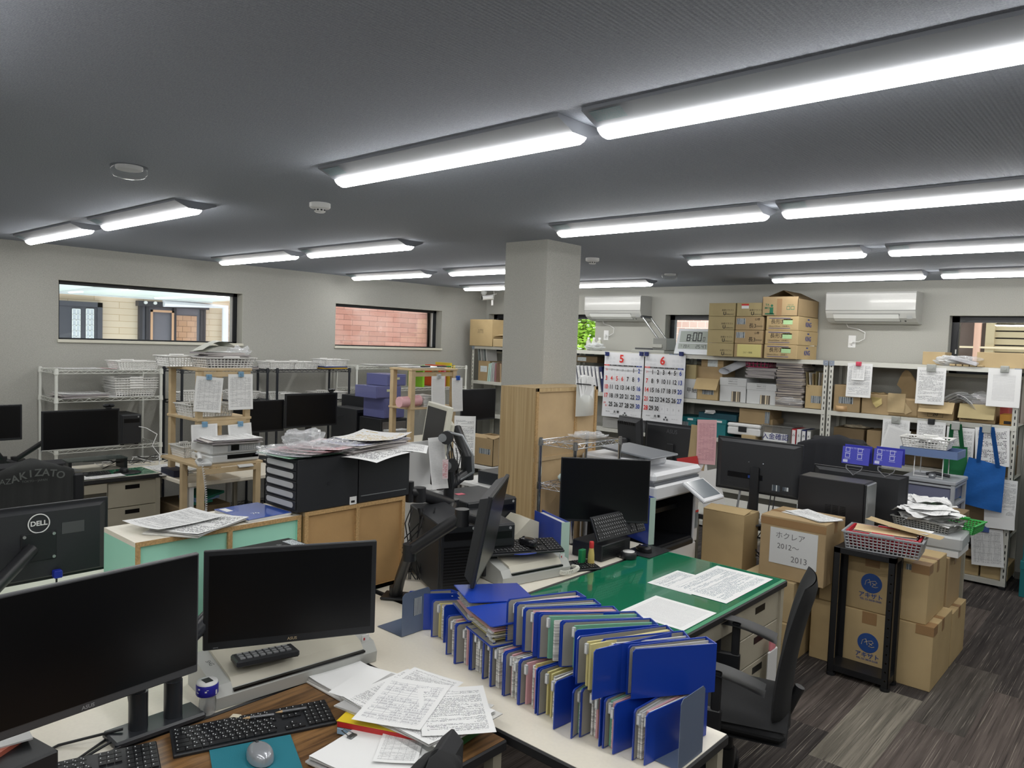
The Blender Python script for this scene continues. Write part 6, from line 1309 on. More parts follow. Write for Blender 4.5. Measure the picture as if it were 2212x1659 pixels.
r = thing('solar_lantern', 'small solar lantern jar with a blue starry band', 'lantern', TR(-2.155, 1.075, .702)); MB().lathe([(.022, 0), (.026, .004), (.022, .05), (.024, .062)], mat('clear_jar', c(200, 204, 206), .08, alpha=.4), 18).build('glass_jar', r); MB().lathe([(.031, .062), (.033, .066), (.033, .092), (.031, .096)], mat('star_band_blue', c(36, 34, 150), .4), 20).build('blue_band', r); MB().lathe([(.031, .096), (.030, .102), (.001, .103)], M_WHT, 20).box(-.015, .015, -.012, .012, .103, .104, M_SCR).build('solar_cap', r); MB().lathe([(.008, .004), (.012, .014), (.005, .03), (.005, .04)], mat('chrome', c(200, 202, 205), .15, 1), 12).build('bulb', r)
MB_ = MB(); rs = random.Random(2); [MB_.box(-.003, .003, -.0335, -.033, .066+rs.uniform(0, .02), .071+rs.uniform(0, .02), M_WHT, RZ(rs.uniform(0, 6.3))) for _ in range(14)]; MB_.build('star_print', r)
tag(MB().box(-.016, .016, -.012, .012, 0, .02, mat('eraser_cream', c(222, 214, 190), .6), bev=.004).build('eraser', None, TR(AZ(509, 1554, .71).x, AZ(509, 1554, .71).y, .7025) @ RZ(.6)), 'cream eraser beside the long keyboard', 'eraser')
for k, (a, b2) in enumerate((((540, 1550), (592, 1543)), ((610, 1537), (662, 1529)))):
    p, q = AZ(*a, .725), AZ(*b2, .725); r = thing('mechanical_pencil', 'mechanical pencil on the long keyboard, %s' % ['left one', 'right one'][k], 'pencil', TR(*p)); d = q-p
    MB().cyl((0, 0, 0), d, .0045, mat('pen_silver', c(140, 142, 146), .25, .7), 8).build('pencil_barrel', r); MB().cyl(-d.normalized()*.02, (0, 0, 0), .001, mat('pen_tip_tan', c(190, 160, 120), .5), 8, .0045).build('pencil_tip', r)
paper_stack('neat pile of white paper beside the laminator', TR(-2.02, 1.51, .702) @ RZ(.02), .21, .20, .016, P_PLAIN, n=3, jit=.006, seed=41)
paper_stack('large pile of printed papers at the right of the wood desk', TR(-1.66, 1.50, .744) @ RZ(.12), .40, .27, .012, P_DENSE, n=4, jit=.02, seed=42)
flat('printed page with diagrams on top of the large pile', -1.70, 1.47, .758, .21, .29, paper_mat('diagram_page', 'table', n=10, words=20, ink=(110, 110, 125)), .5); flat('white page sticking out left of the large pile', -1.84, 1.50, .7445, .26, .22, P_PLAIN, .3); flat('printed page on the right of the large pile', -1.56, 1.55, .757, .21, .29, P_TEXT, .9); flat('page with small print at the back of the pile', -1.75, 1.60, .7565, .2, .15, P_TEXT, .2)
for k, (nm, q) in enumerate((('light blue', (150, 180, 205)), ('red and yellow', (190, 40, 40)))): r = thing('paperback_book', '%s book under the large paper pile' % nm, 'book', TR(-1.70, 1.42, .703+.021*k) @ RZ(.45)); MB().box(-.13, .13, -.09, .09, 0, .019, mat('book_'+nm[:3], c(*q), .4), bev=.002).build('book_cover', r); (MB().box(-.131, .131, -.091, .091, .0185, .0195, mat('book_yellow', c(220, 190, 40), .4)).build('yellow_front', r) if k else None)
paper_stack('thick white document pile with a binder clip', TR(-1.60, 1.28, .702) @ RZ(.2), .26, .24, .022, P_PLAIN, n=5, jit=.01, seed=43); flat('small ruled form on the thick document pile', -1.56, 1.34, .726, .12, .17, P_TABLE, .7)
q = thing('binder_clip', 'steel binder clip on the thick document pile', 'clip', TR(-1.705, 1.28, .722) @ RZ(1.8)); ST = mat('clip_steel', c(120, 122, 122), .3, .8); MB().box(-.014, .014, -.012, .006, -.006, .008, ST, bev=.002).build('clip_jaw', q); MB().tube([(-.01, .0, .008), (-.006, .03, .014), (.006, .03, .014), (.01, 0, .008)], .0015, ST, 5).build('clip_handle', q)
flat('green and cream file edges under the papers at the desk corner', -1.545, 1.45, .703, .16, .26, mat('file_green2', c(70, 140, 70), .5), .1, 'document_file', 'file')
b = MB(); b.box(-.12, .10, -.10, .10, 0, .10, M_MON, bev=.006); b.build('tray_body', r := thing('desk_tray', 'black desk tray with cards at the bottom left corner', 'tray', TR(-2.13, .52, .702) @ RZ(.2))); MB().box(-.06, .02, -.06, .06, .10, .112, mat('photo_card', c(200, 110, 90), .4), RZ(.4)).box(-.08, .0, -.02, .08, .112, .116, P_PLAIN, RZ(-.3)).build('photo_cards', r)
# chair in the foreground
jacket_chair('office chair at the bottom edge with a black jacket', -1.285, 1.155, .885, D2(-62), text=False, w=.20, sh=.2, m=mat('black_jacket', c(24, 25, 27), .9, bump=.2), jl='black jacket over the chair back at the bottom edge')
# ---------------------------------------------------------------- blue binders
BB = mat('blue_binder_cover', c(24, 62, 165), .32, bump=.03, bs=200, coat=.2); BG = mat('binder_grey_lining', c(150, 148, 142), .6); TABM = mat('clear_index_tab', c(206, 210, 214), .2, alpha=.85)
LEAF = [S_WHITE, stack_mat('pink_leaf', (218, 184, 186), (200, 152, 158), 1), stack_mat('yellow_leaf', (212, 204, 150), (200, 190, 130), 1), stack_mat('green_leaf', (130, 184, 160), (110, 166, 142), 1)]
def binder(lab, F0, F1, B0, B1, z, h=.147, seed=0, M=None, tabs=3, fill=.8):
    # F0,F1: front (open) ends of the two covers; B0,B1: spine ends  (x,y)
    rr = random.Random(seed); o = Vector((B0[0], B0[1], z)); r = thing('ring_binder', lab, 'binder', M or TR(*o), 'blue binders on the white table')
    if M is not None: o = Vector((0, 0, 0))
    L = lambda p: Vector((p[0]-o.x, p[1]-o.y, 0)); f0, f1, b0, b1 = L(F0), L(F1), L(B0), L(B1); t = .0035
    def slab(a, b, m, zz0, zz1, tt, nm, ch_=.008):
        d = (b-a); n = Vector((-d.y, d.x, 0)).normalized()*tt/2; mb = MB(); l = d.length; e = d.normalized()
        out = [(0, zz0), (l, zz0), (l, zz1), (ch_, zz1), (0, zz1-ch_)]; vs = [a+e*u+n+Vector((0, 0, v)) for u, v in out]+[a+e*u-n+Vector((0, 0, v)) for u, v in out]; k = len(out)
        mb.mesh(vs, [tuple(range(k)), tuple(range(k, 2*k))[::-1]]+[(i, k+i, k+(i+1) % k, (i+1) % k) for i in range(k)], m); return mb
    for a, b, s in ((f0, b0, -1), (f1, b1, 1)):
        d = (b-a).normalized(); n = Vector((-d.y, d.x, 0))*(t*.55*s)
        if (f1-f0).dot(n)*s > 0: n = -n
        cv = slab(a, b, BB, 0, h, t, 'c').build('cover', r); inn = (f1-f0).normalized()*(.0028*(-s)) if (f1-f0).length > 1e-4 else Vector((0, 0, 0))
        slab(a+d*.005+inn, b-d*.004+inn, BG, .004, h-.004, .0012, 'l').build('lining', cv)
    slab(b0, b1, BB, 0, h, t, 's', .0).build('spine', r)
    W = (b1-b0).length; n = max(3, int(W/.012*fill)); u0 = .14; tb = MB()
    for i in range(n):
        u = u0+(1-2*u0)*(i+.5)/n; bb = b0.lerp(b1, u); ff = f0.lerp(f1, u+rr.uniform(-.04, .04)); ff = bb+(ff-bb)*rr.uniform(.88, .95); m = LEAF[rr.choice([0, 0, 0, 0, 0, 0, 1, 1, 2, 3]) if tabs else 0]
        mid = (ff+bb)/2+Vector((rr.uniform(-.006, .006), 0, 0)); hh = h-rr.uniform(.004, .014); mb = MB()
        for a, b in ((ff, mid), (mid, bb)): mb.mesh([(a.x-.003, a.y, .004), (a.x+.003, a.y, .004), (b.x+.003, b.y, .004), (b.x-.003, b.y, .004), (a.x-.003, a.y, hh), (a.x+.003, a.y, hh), (b.x+.003, b.y, hh), (b.x-.003, b.y, hh)], [(0, 3, 2, 1), (4, 5, 6, 7), (0, 1, 5, 4), (1, 2, 6, 5), (2, 3, 7, 6), (3, 0, 4, 7)], m)
        mb.build('paper_section', r)
        if tabs and i % 2 == 0: zz = hh-.035-.004*(i % 3); MB().box(ff.x-.005, ff.x+.005, ff.y-.009, ff.y, zz, zz+.03, TABM).box(ff.x-.003, ff.x+.003, ff.y-.0095, ff.y-.009, zz+.004, zz+.026, M_WHT).build('index_tab', r)
    MB().tube([(b0.lerp(b1, .5).x+.012*math.cos(a), b0.lerp(b1, .5).y-.02+.015*math.sin(a), h-.012) for a in [k*.7 for k in range(10)]], .0012, mat('chrome', c(200, 202, 205), .15, 1), 5).build('ring', r)
    return r
def P2(x, y, z): q = AZ(x, y, z); return (q.x, q.y)
ORD = ['first from the left', 'second from the left', 'third from the left', 'fourth from the left', 'fifth from the left', 'sixth from the left', 'seventh from the left', 'eighth from the left', 'ninth from the left', 'tenth from the left', 'second from the right end', 'rightmost, against the bookend']
LF = [((933.6, 1336.7), (943.5, 1345)), ((951.6, 1369), (957, 1389)), ((962.5, 1415), (979.7, 1434)), ((981, 1435), (1012, 1448)), ((1016, 1449), (1041, 1467)), ((1042, 1468), (1057, 1484)), ((1058, 1485), (1084, 1503)), ((1087, 1505), (1117, 1523)), ((1119, 1524), (1155, 1543)), ((1160, 1546), (1195, 1577)), ((1233, 1597), (1251.5, 1594)), ((1251.5, 1594), (1293, 1614)), ((1301, 1618), (1323, 1631)), ((1365, 1644), (1391, 1655))]
NB_ = len(LF)
for k, (a, b) in enumerate(LF):
    F0, F1 = P2(*a, .7), P2(*b, .7); xs0 = -2.10+(1.10/(NB_))*k*1.005; xs1 = xs0+.070; w = min(1, k/5)
    sy = 2.07 if k > 3 else 2.115-.0*k
    nm = 'blue binder in the lower row, %s' % (['first', 'second', 'third', 'fourth', 'fifth', 'sixth', 'seventh', 'eighth', 'ninth', 'tenth', 'eleventh', 'twelfth', 'thirteenth'][k]+' from the left' if k < NB_-1 else 'rightmost, against the tall bookend')
    if k < 4: F0 = (F0[0], min(F0[1], 1.97)); F1 = (F1[0], min(F1[1], 1.97)); xs0 = F0[0]+.10; xs1 = xs0+.06
    binder(nm, F0, F1, (xs0, sy), (xs1, sy), .702, seed=100+k)
UF = [((1091.8, 1385.5), (1108, 1394), (1245, 1276), (1266, 1289)), ((1110, 1396), (1127, 1407), (1283, 1293), (1298, 1305)), ((1129, 1408), (1150, 1418), (1325, 1309), (1338, 1322)), ((1160.5, 1421.7), (1206, 1438), (1372, 1320), (1388, 1334)), ((1209, 1440.6), (1238, 1462), (1405, 1335), (1422, 1349)), ((1243, 1478), (1278.6, 1512), (1440, 1350), (1455, 1364)), ((1295, 1484), (1317, 1497.6), (1476, 1362), (1490, 1378)), ((1352, 1500), (1362.8, 1510), (1525, 1375), (1548, 1390))]
ZU = .851
for k, (a, b, s0, s1) in enumerate(UF):
    S0, S1 = P2(*s0, ZU+.147), P2(*s1, ZU+.147)
    binder('blue binder in the upper row, %s' % (['first', 'second', 'third', 'fourth', 'fifth', 'sixth', 'seventh'][k]+' from the left' if k < 7 else 'rightmost with its broad cover facing right'), P2(*a, ZU), P2(*b, ZU), S0, S1, ZU, seed=200+k, tabs=0 if k == 7 else 2)
# two binders lying flat
def flat_binder(lab, M, seed):
    return binder(lab, (-.13, -.035), (-.13, .035), (.13, -.03), (.13, .035), 0, .20, seed, M @ RX(math.pi/2) @ RY(0), fill=1.2)
def lie(cx_, cy_, z, rz, tilt): return TR(cx_, cy_, z) @ RZ(rz) @ RY(tilt)
q = AZ(1035, 1285, .93); flat_binder('blue binder lying on its side on the left end of the lower row', lie(q.x, q.y+.08, .885, D2(62), .05) @ TR(0, .1, 0), 301)
q = AZ(1080, 1340, .90); flat_binder('second blue binder lying flat, half under the upper row', lie(q.x, q.y+.06, .88, D2(70), 0) @ TR(0, .1, 0), 302)
# bookends
BE_ = mat('bookend_slate_blue', c(98, 112, 136), .4)
def bookend(lab, x, y0, y1, h, fx):
    r = thing('bookend', lab, 'bookend', TR(x, (y0+y1)/2, .702)); L = (y1-y0)/2; out = [(-L, 0), (L, 0), (L, h-.012), (L-.012, h), (-L+.012, h), (-L, h-.012)]
    MB().prism(out, -.001, .001, BE_, RZ(math.pi/2) @ RX(math.pi/2)).build('upright_plate', r); MB().box(min(0, fx), max(0, fx), -L, L, 0, .0015, BE_).build('foot_plate', r); return r
r = bookend('slate blue bookend standing alone with a price label', -2.205, 1.885, 2.03, .17, -.15); MB().box(.0015, .002, -.015, .025, .07, .14, M_LABEL).build('price_label', r)
bookend('slate blue bookend at the right end of the binder rows', -.966, 1.835, 1.975, .20, -.12)
# ================================================================ BOOKCASE, CHROME SHELF, COPIER, MIDDLE SCREENS
OAK = T('oak_veneer'); _g = OAK.xyz(OAK.co('Object')); _k = OAK.noise(OAK.vec(OAK.m('MULTIPLY', _g[0], 60), OAK.m('MULTIPLY', _g[1], 60), OAK.m('MULTIPLY', _g[2], 1.2)), 1.0, 4, .6)
OAK.l(OAK.mix(OAK.ramp(_k, .4, .62), c(176, 150, 108), c(196, 172, 130)), OAK.b.inputs['Base Color']); OAK.b.inputs['Roughness'].default_value = .45; OAK = OAK.mat
M_BOARD = mat('rough_backboard', c(188, 162, 124), .85, vary=.08, vs=6, bump=.2, bs=150)
r = thing('bookcase', 'tall oak-veneer bookcase seen from the side and back, by the pillar', 'bookcase', TR(-3.20, 3.50, 0)); W, L, Hh = .295, .64, 1.592
MB().box(0, W-.0095, 0, .02, 0, Hh-.02, OAK).build('side_panel', r); MB().box(0, W-.0095, L-.02, L, 0, Hh-.02, OAK).build('side_panel', r); MB().box(0, W, 0, L, Hh-.02, Hh, OAK).build('top_panel', r)
MB().box(W-.012, W-.009, .02, L-.02, 0, Hh-.02, M_BOARD).build('back_panel', r); b = MB()
for y in (.001, L*.62, L-.023): b.box(W-.009, W, y, y+.022, 0, Hh, M_WOODP)
for z in (.30, .72, 1.14, Hh-.025): b.box(W-.009, W-.001, 0, L, z, z+.025, M_BOARD)
b.build('back_battens', r)
for z in (.04, .45, .86, 1.25): MB().box(.005, W-.015, .02, L-.02, z, z+.018, OAK).build('bookshelf', r)
p = AX(1265, 860, -2.88); r = thing('hanging_pouch', 'clear zip pouch stuffed with receipts on the bookcase back', 'pouch', TR(-2.895, p.y, AX(1265, 898, -2.88).z)) 
MB().grid(lambda u, v: (.012+.035*math.sin(math.pi*u)*math.sin(math.pi*min(1, v+.2)), -.10+.20*u, .21*v*(1-.08*u)), 8, 8, mat('milky_pouch', c(205, 208, 204), .25, alpha=.75)).build('pouch_front', r); MB().tube([(.014, -.10, .212), (.045, 0, .205), (.014, .10, .195)], .004, M_MON, 6).build('zip_edge', r)
b = MB(); rr = random.Random(6); [b.box(-.001, .001, -.028, .028, 0, .13, P_PLAIN, TR(.012+rr.uniform(0, .015), rr.uniform(-.06, .06), .09+rr.uniform(0, .05)) @ RX(rr.uniform(-.3, .3)) @ RY(rr.uniform(-.2, .3))) for _ in range(12)]; b.build('receipts', r)['kind'] = 'stuff'
CH = mat('chrome', c(200, 202, 205), .15, 1)
wire_shelf('wire_shelf', 'chrome wire shelf behind the middle desktop screen', -2.86, -2.60, 3.50, 3.97, [.1, .5, 1.02, 1.285], 1.30, CH, .011)
m = MB(); m.box(-.1, .1, -.1, .1, 0, .05, mat('pale_blue_pack', c(196, 216, 218), .5), bev=.02); tag(m.build('tissue_pack', None, TR(-2.73, 3.72, 1.022)), 'pale blue pack on the lower chrome deck', 'pack')
crumple('crumpled clear plastic on top of the chrome wire shelf', -2.72, 3.80, 1.287, .09, .12, .02, M_BAG, 41)
# copier
r = thing('office_copier', 'large white office copier with a tilted touch panel', 'copier', TR(-2.34, 3.99, 0) @ RZ(D2(90))); CW = mat('copier_white', c(212, 214, 218), .35); W, Dp = .56, .56
MB().box(0, W, 0, Dp, .04, .60, CW, bev=.02).build('lower_body', r)
MB().box(0, W, Dp-.06, Dp, .60, .98, CW).build('rear_column', r); MB().box(W-.05, W, 0, Dp, .59, .98, CW, bev=.006).build('front_column', r)
b = MB(); CV = mat('copier_cavity', c(22, 24, 28), .35); b.box(.0, W-.05, .015, Dp-.06, .60, .63, CV, bev=.008); b.box(.0, W-.05, Dp-.08, Dp-.06, .60, .98, CV); b.box(W-.06, W-.05, .015, Dp-.06, .60, .98, CV); b.box(.0, W-.055, -.004, .03, .575, .62, M_MON, bev=.01); b.box(.05, W-.05, .12, Dp-.06, .80, .83, CV); b.build('output_bay', r)
MB().box(-.02, W+.0, -.01, Dp, .93, 1.02, CW, bev=.012).build('scanner_deck', r); MB().box(-.02, W+.02, .0, Dp, 1.035, 1.10, CW, bev=.02).box(-.02, W-.16, .16, Dp, 1.10, 1.165, CW, bev=.015).build('document_feeder', r); MB().box(-.015, W-.01, .005, Dp, 1.02, 1.036, mat('copier_grey', c(110, 114, 120), .4)).build('glass_gap', r)
MB().box(.0, W-.22, .14, Dp-.04, 1.167, 1.18, mat('copier_grey', c(110, 114, 120), .4), RX(.08), bev=.006).build('feeder_tray', r)
A = TR(W-.20, -.12, .965) @ RX(D2(32)); MB().box(-.13, .13, -.10, .09, 0, .022, CW, A, bev=.006).build('touch_panel', r); MB().box(-.11, .11, -.07, .078, .0222, .024, mat('lcd_reflecting', c(110, 118, 124), .12), A).build('panel_screen', r)
MB().text('Canon', .05, M_INK, FY(W-.22, -.002, .40), .02).build('brand_lettering', r); MB().box(W-.046, W-.006, -.0045, -.003, .68, .80, M_LABEL).box(W-.046, W-.006, -.005, -.004, .785, .80, mat('red_sticker', c(200, 50, 45), .6)).build('safety_label', r)
# middle monitor on the green desk side
a = C0 = (D_ := lambda x, y, d: CAM+_ray(x, y)*d)(1213, 998, 4.2); b2 = D_(1406, 984, 4.2); cc_ = (a+b2)/2; ang = math.atan2(b2.y-a.y, b2.x-a.x)
r = monitor('middle desktop screen on a stand in front of the chrome shelf', TR(cc_.x, cc_.y, cc_.z-.18) @ RZ(ang), (b2-a).length, .36, bez=.006, chin=.014, stand=cc_.z-.18-.702)
q = TR(-2.30, 3.46, .702); r = thing('mini_computer', 'small black computer lying behind the glue bottle', 'computer', q @ RZ(D2(90))); MB().box(-.14, .14, -.04, .16, 0, .088, M_MON, bev=.004).build('case', r); b = MB(); [b.box(-.13, .08, -.0415, -.040, .012+.009*k, .016+.009*k, M_SCR) for k in range(8)]; b.build('vent_slots', r); MB().cyl((.11, -.042, .015), (.11, -.040, .015), .01, M_GREYT, 12).build('power_button', r)
pk = AX(1320, 1147, -2.27); keyboard('black keyboard propped upright against the middle screen', TR(-2.285, 3.50, .875) @ RZ(D2(86)) @ RX(D2(62)), .43, .14)
r = thing('glue_bottle', 'amber glue bottle with a red cap on the green desk', 'glue bottle', TR(-2.262, 3.225, .703)); MB().lathe([(.017, 0), (.019, .004), (.017, .06), (.012, .095)], mat('amber_glue', c(206, 184, 110), .25), 14).build('bottle_body', r); MB().lathe([(.0125, .095), (.0125, .125), (.010, .13), (.001, .131)], mat('red_cap', c(200, 50, 50), .4), 14).build('bottle_cap', r)
tag(MB().box(-.012, .012, -.02, .02, 0, .085, mat('green_box', c(30, 130, 80), .3), bev=.003).build('small_green_box', None, TR(-2.30, 3.195, .703)), 'small green packet beside the glue bottle', 'packet')
r = thing('tape_jar', 'round black tin with a white centre on the green desk', 'tin', TR(-2.205, 3.50, .704)); MB().lathe([(.042, 0), (.044, .004), (.044, .03), (.04, .034)], M_MON, 24).build('tin_body', r); MB().lathe([(.032, .034), (.033, .038), (.001, .038)], mat('tin_white', c(222, 222, 220), .3), 24).build('tin_centre', r)
tag(MB().box(-.09, .09, -.12, .12, 0, .003, M_DK).build('mouse_pad', None, TR(-2.21, 3.70, .7025)), 'black square mouse pad at the far end of the green desk', 'mouse pad'); mouse('black mouse on the square pad', TR(-2.22, 3.68, .706) @ RZ(D2(80)), mat('mouse_black', c(26, 27, 30), .25))
def big_binder(lab, x, y0, y1, w, h, rz=0): r = thing('ring_binder', lab, 'binder', TR(x, y0, .703) @ RZ(rz)); L = y1-y0; MB().box(-w/2, -w/2+.003, 0, L, 0, h, BB).build('cover', r); MB().box(w/2-.003, w/2, 0, L, 0, h, BB).build('cover', r); MB().box(-w/2, w/2, -.003, 0, 0, h, mat('pale_green_spine', c(176, 200, 190), .5)).build('spine', r); MB().box(-w/2+.004, w/2-.004, .01, L-.02, .003, h-.01, S_WHITE).build('page_block', r); return r
r = big_binder('worn blue binder standing behind the telephone cord', -2.36, 3.12, 3.42, .05, .23, D2(68)); b = MB(); [b.box(.0255, .0258, .10+.03*k, .12+.03*k, .10+.02*(k % 2), .14, mat('bare_patch', c(110, 106, 90), .7)) for k in range(3)]; b.build('worn_patch', r)
big_binder('blue binder standing between the middle screen and the copier', -2.27, 3.84, 4.10, .04, .28, D2(68))
r = laminator('beige laminator with a keyboard on top, left of the green desk', TR(-2.40, 2.84, .703) @ RZ(D2(78)), .42, .22, .12)
tag(MB().lathe([(.001, 0), (.09, 0), (.09, .004), (.001, .004)], mat('gel_pad_blue', c(40, 66, 160), .5), 20).build('wrist_pad', None, TR(-2.40, 2.86, .832) @ SCL(1, 1.6, 1)), 'blue gel pad under the keyboard on the laminator', 'pad')
KB2 = TR(-2.42, 2.80, .840) @ RZ(D2(62)) @ RX(D2(6)); keyboard('worn black keyboard resting on the beige laminator', KB2, .46, .16); mouse('black wired mouse on the worn keyboard', KB2 @ TR(.06, .0, .020) @ RZ(.5), mat('mouse_black', c(26, 27, 30), .25))
keyboard('grey-edged keyboard lying beside the worn blue binder', TR(-2.32, 3.09, .703) @ RZ(D2(65)), .34, .14)
b = MB(); pts = []
for k in range(170): t = k/169; a_ = k*.9; ctr = Vector((-2.285+.055*math.sin(t*3.1), 2.98+.09*t-.04*math.sin(t*6), .722)); pts.append(ctr+Vector((.010*math.cos(a_)*.6, .010*math.cos(a_)*.5, .010*math.sin(a_))))
b.tube(pts, .003, mat('cord_white', c(225, 224, 214), .4), 5); tag(b.build('coiled_cable'), 'white coiled telephone cord on the green desk', 'cord')
# beige desk unit behind the laminator
r = thing('card_reader', 'beige angled desktop machine behind the side-on monitor', 'office machine', TR(-2.66, 3.02, .703) @ RZ(D2(75))); BGE = mat('beige_machine', c(196, 192, 176), .4)
MB().prism([(-.12, 0), (.12, 0), (.12, .20), (.06, .22), (-.12, .07)], -.09, .10, BGE, RX(math.pi/2)).build('machine_body', r); MB().box(-.08, .06, -.092, .09, .10, .14, M_SCR, RY(-.5) @ TR(-.04, 0, .02)).build('dark_window', r)
# towers
pc_tower('large black computer tower beside the hardboard cabinet', TR(-2.60, 2.46, .702) @ RZ(D2(66)), .19, .46, .335, front='grille'); pc_tower('black computer tower behind the arm, with a round power button', TR(-2.62, 2.78, .702) @ RZ(D2(66)), .17, .36, .27)
r = pc_tower('black computer with a small white label below the bookcase', TR(-2.95, 3.02, .702) @ RZ(D2(80)), .34, .36, .30, front='plain'); MB().box(-.14, -.07, -.194, -.192, .21, .245, M_LABEL).build('label_sticker', r); MB().box(-.10, -.05, .0, .04, .3005, .302, mat('pink_note', c(230, 110, 130), .6)).build('pink_note', r)
# side-on monitor on arm
t1 = D_(1064, 1074, 2.80); a = D_(1024, 1272, 2.84); t2 = AZ(1103, 1022, t1.z); wv = (t2-t1).normalized(); up = (t1-a).normalized(); w_ = .50; ang = math.atan2(wv.y, wv.x)
yv = up.cross(wv).normalized(); up = wv.cross(yv); cen = t1+wv*(w_/2)-up*.18
r = monitor('side-on monitor on the black spring arm above the binders', Matrix(((wv.x, yv.x, up.x, cen.x), (wv.y, yv.y, up.y, cen.y), (wv.z, yv.z, up.z, cen.z), (0, 0, 0, 1))), w_, .36, bez=.012, chin=.02, t=.05)
def arm2(lab, pts, rad=.028, base=True, txt=None):
    r = thing('desk_mount', lab, 'monitor arm', TR(*pts[0])); o = Vector(pts[0]); A = mat('arm_black', c(34, 35, 38), .4); Q = [Vector(p)-o for p in pts]
    if base: MB().box(-.06, .06, -.05, .05, 0, .012, A, RZ(.6), bev=.004).cyl((0, 0, 0), (0, 0, .05), .03, A, 14).build('clamp_base', r)
    MB().tube([Q[0], Q[0].lerp(Q[1], .3)+Vector((0, 0, .02)), Q[1]], rad*.9, A, 8).build('lower_arm', r); MB().tube([Q[1], Q[2]], rad*1.05, A, 8).build('spring_arm', r)
    for q in Q[1:3]: MB().cyl(q-Vector((0, 0, .04)), q+Vector((0, 0, .03)), rad*1.15, A, 14).build('pivot', r)
    if len(Q) > 3: MB().tube([Q[2], Q[3]], rad*.8, A, 8).cyl(Q[3]-Vector((0, 0, .05)), Q[3]+Vector((0, 0, .05)), .02, A, 10).build('tilt_head', r)
    return r
b0 = AZ(855, 1290, .703); m1 = D_(885, 1190, 3.17); m2 = D_(998, 1115, 3.1); back = cen-Vector((math.sin(ang)*-.09*-1, math.cos(ang)*.09*-1, 0)); hd = D_(1042, 1130, 3.13)
arm2('large black spring arm clamped beside the hardboard cabinet', [b0, m1, m2, hd], .026)
arm2('second black spring arm reaching left behind the towers', [AZ(965, 1140, .96), D_(978, 1090, 4.0), D_(905, 1066, 3.7), D_(885, 1062, 3.65)], .03, False)
# LCD on arm, headset, white board, hanging forms
LCB = mat('beige_lcd', c(206, 204, 190), .45); pl = D_(936, 930, 4.15); r = thing('monitor', 'beige old monitor turned away, on a black arm', 'monitor', TR(pl.x, pl.y, pl.z-.01) @ RZ(D2(-25)) @ RX(D2(-8)))
MB().box(-.19, .19, 0, .03, -.16, .16, LCB, bev=.006).build('bezel', r); MB().box(-.165, .165, -.002, .002, -.13, .135, M_SCR).build('screen', r); MB().box(-.10, .10, .03, .09, -.10, .08, LCB, bev=.02).build('rear_shell', r)
pb = D_(965, 1200, 4.0); pb.z = .703; pt = Vector((pb.x, pb.y, D_(968, 1040, 4.0).z)); r = thing('desk_mount', 'black pole arm holding the beige monitor', 'monitor arm', TR(*pb)); MB().cyl((0, 0, 0), (0, 0, pt.z-.703+.12), .028, M_MON, 14).build('pole', r)
e1 = D_(1010, 1000, 4.1)-pb; MB().tube([(0, 0, pt.z-.703-.02), e1-Vector((0, 0, .05))], .028, M_MON, 8).cyl(e1-Vector((0, 0, .09)), e1+Vector((0, 0, .04)), .036, M_MON, 14).build('lower_arm', r); MB().tube([e1+Vector((0, 0, .02)), D_(985, 925, 4.2)-pb], .03, M_MON, 8).build('upper_arm', r)
hp = D_(985, 970, 3.9); r = thing('headset', 'silver and black headset hanging on the monitor pole', 'headset', TR(*hp)); HS = mat('headset_silver', c(150, 154, 158), .25, .6)
R_ = _r; U_ = Vector((0, 0, 1)); b = MB(); b.tube([R_*(-.05)+U_*.09, R_*(.03)+U_*.07, R_*(.085)+U_*(-.03), R_*(.095)+U_*(-.12), R_*(.03)+U_*(-.16)], .008, HS, 8); b.build('headband', r)
b = MB(); b.tube([R_*(-.03)+U_*.05, R_*(-.045)+U_*(-.03), R_*(-.03)+U_*(-.08)], .006, HS, 8); b.build('inner_band', r)
for q, nm in ((R_*(-.02)+U_*(-.085), 'ear_cushion'), (R_*(-.05)+U_*.06, 'ear_cushion')): MB().cyl(q-_f*.02, q+_f*.02, .035, M_DK, 16).build(nm, r); MB().cyl(q-_f*.03-R_*.02, q-_f*.02-R_*.02, .022, HS, 14).build('ear_shell', r)
b = MB(); rr = random.Random(8); [b.tube([R_*rr.uniform(-.06, .0)+U_*rr.uniform(-.02, .1), R_*rr.uniform(-.05, .04)+U_*rr.uniform(-.1, .05), R_*rr.uniform(-.02, .05)+U_*rr.uniform(-.25, -.1)], .0025, M_DK, 4) for _ in range(7)]; b.build('headset_cable', r)
p0, p1 = AX(878, 952, -3.03), AX(927, 1045, -3.03); r = thing('white_board', 'blank white panel standing right of the black drawer units', 'panel', TR(-3.03, (p0.y+p1.y)/2, p1.z)); MB().box(-.004, .004, -.09, .09, 0, p0.z-p1.z-.01, M_WHT).build('panel_sheet', r); MB().box(-.004, .06, -.09, .09, -.012, 0, M_WHT, RY(.3)).build('panel_foot', r)
q = thing('desktop_stand', 'white stand under the blank white panel', 'stand', TR(-3.03, (p0.y+p1.y)/2, .703)); MB().box(-.08, .10, -.11, .11, 0, p1.z-.703-.03, M_WHT, bev=.01).build('stand_box', q)
hp = D_(945, 1000, 3.95); sheet('gridded sheet taped to the beige monitor pole', TR(*hp) @ RZ(D2(55)) @ RX(D2(82)) @ RZ(.1), .085, .27, P_GRID, 'hanging_form', 'paper', .03)
hp = D_(962, 1005, 3.85); sheet('small red and white card on the monitor pole', TR(hp.x+.0, hp.y, hp.z-.02) @ RZ(D2(50)) @ RX(D2(85)), .03, .10, COLR, 'card', 'card')
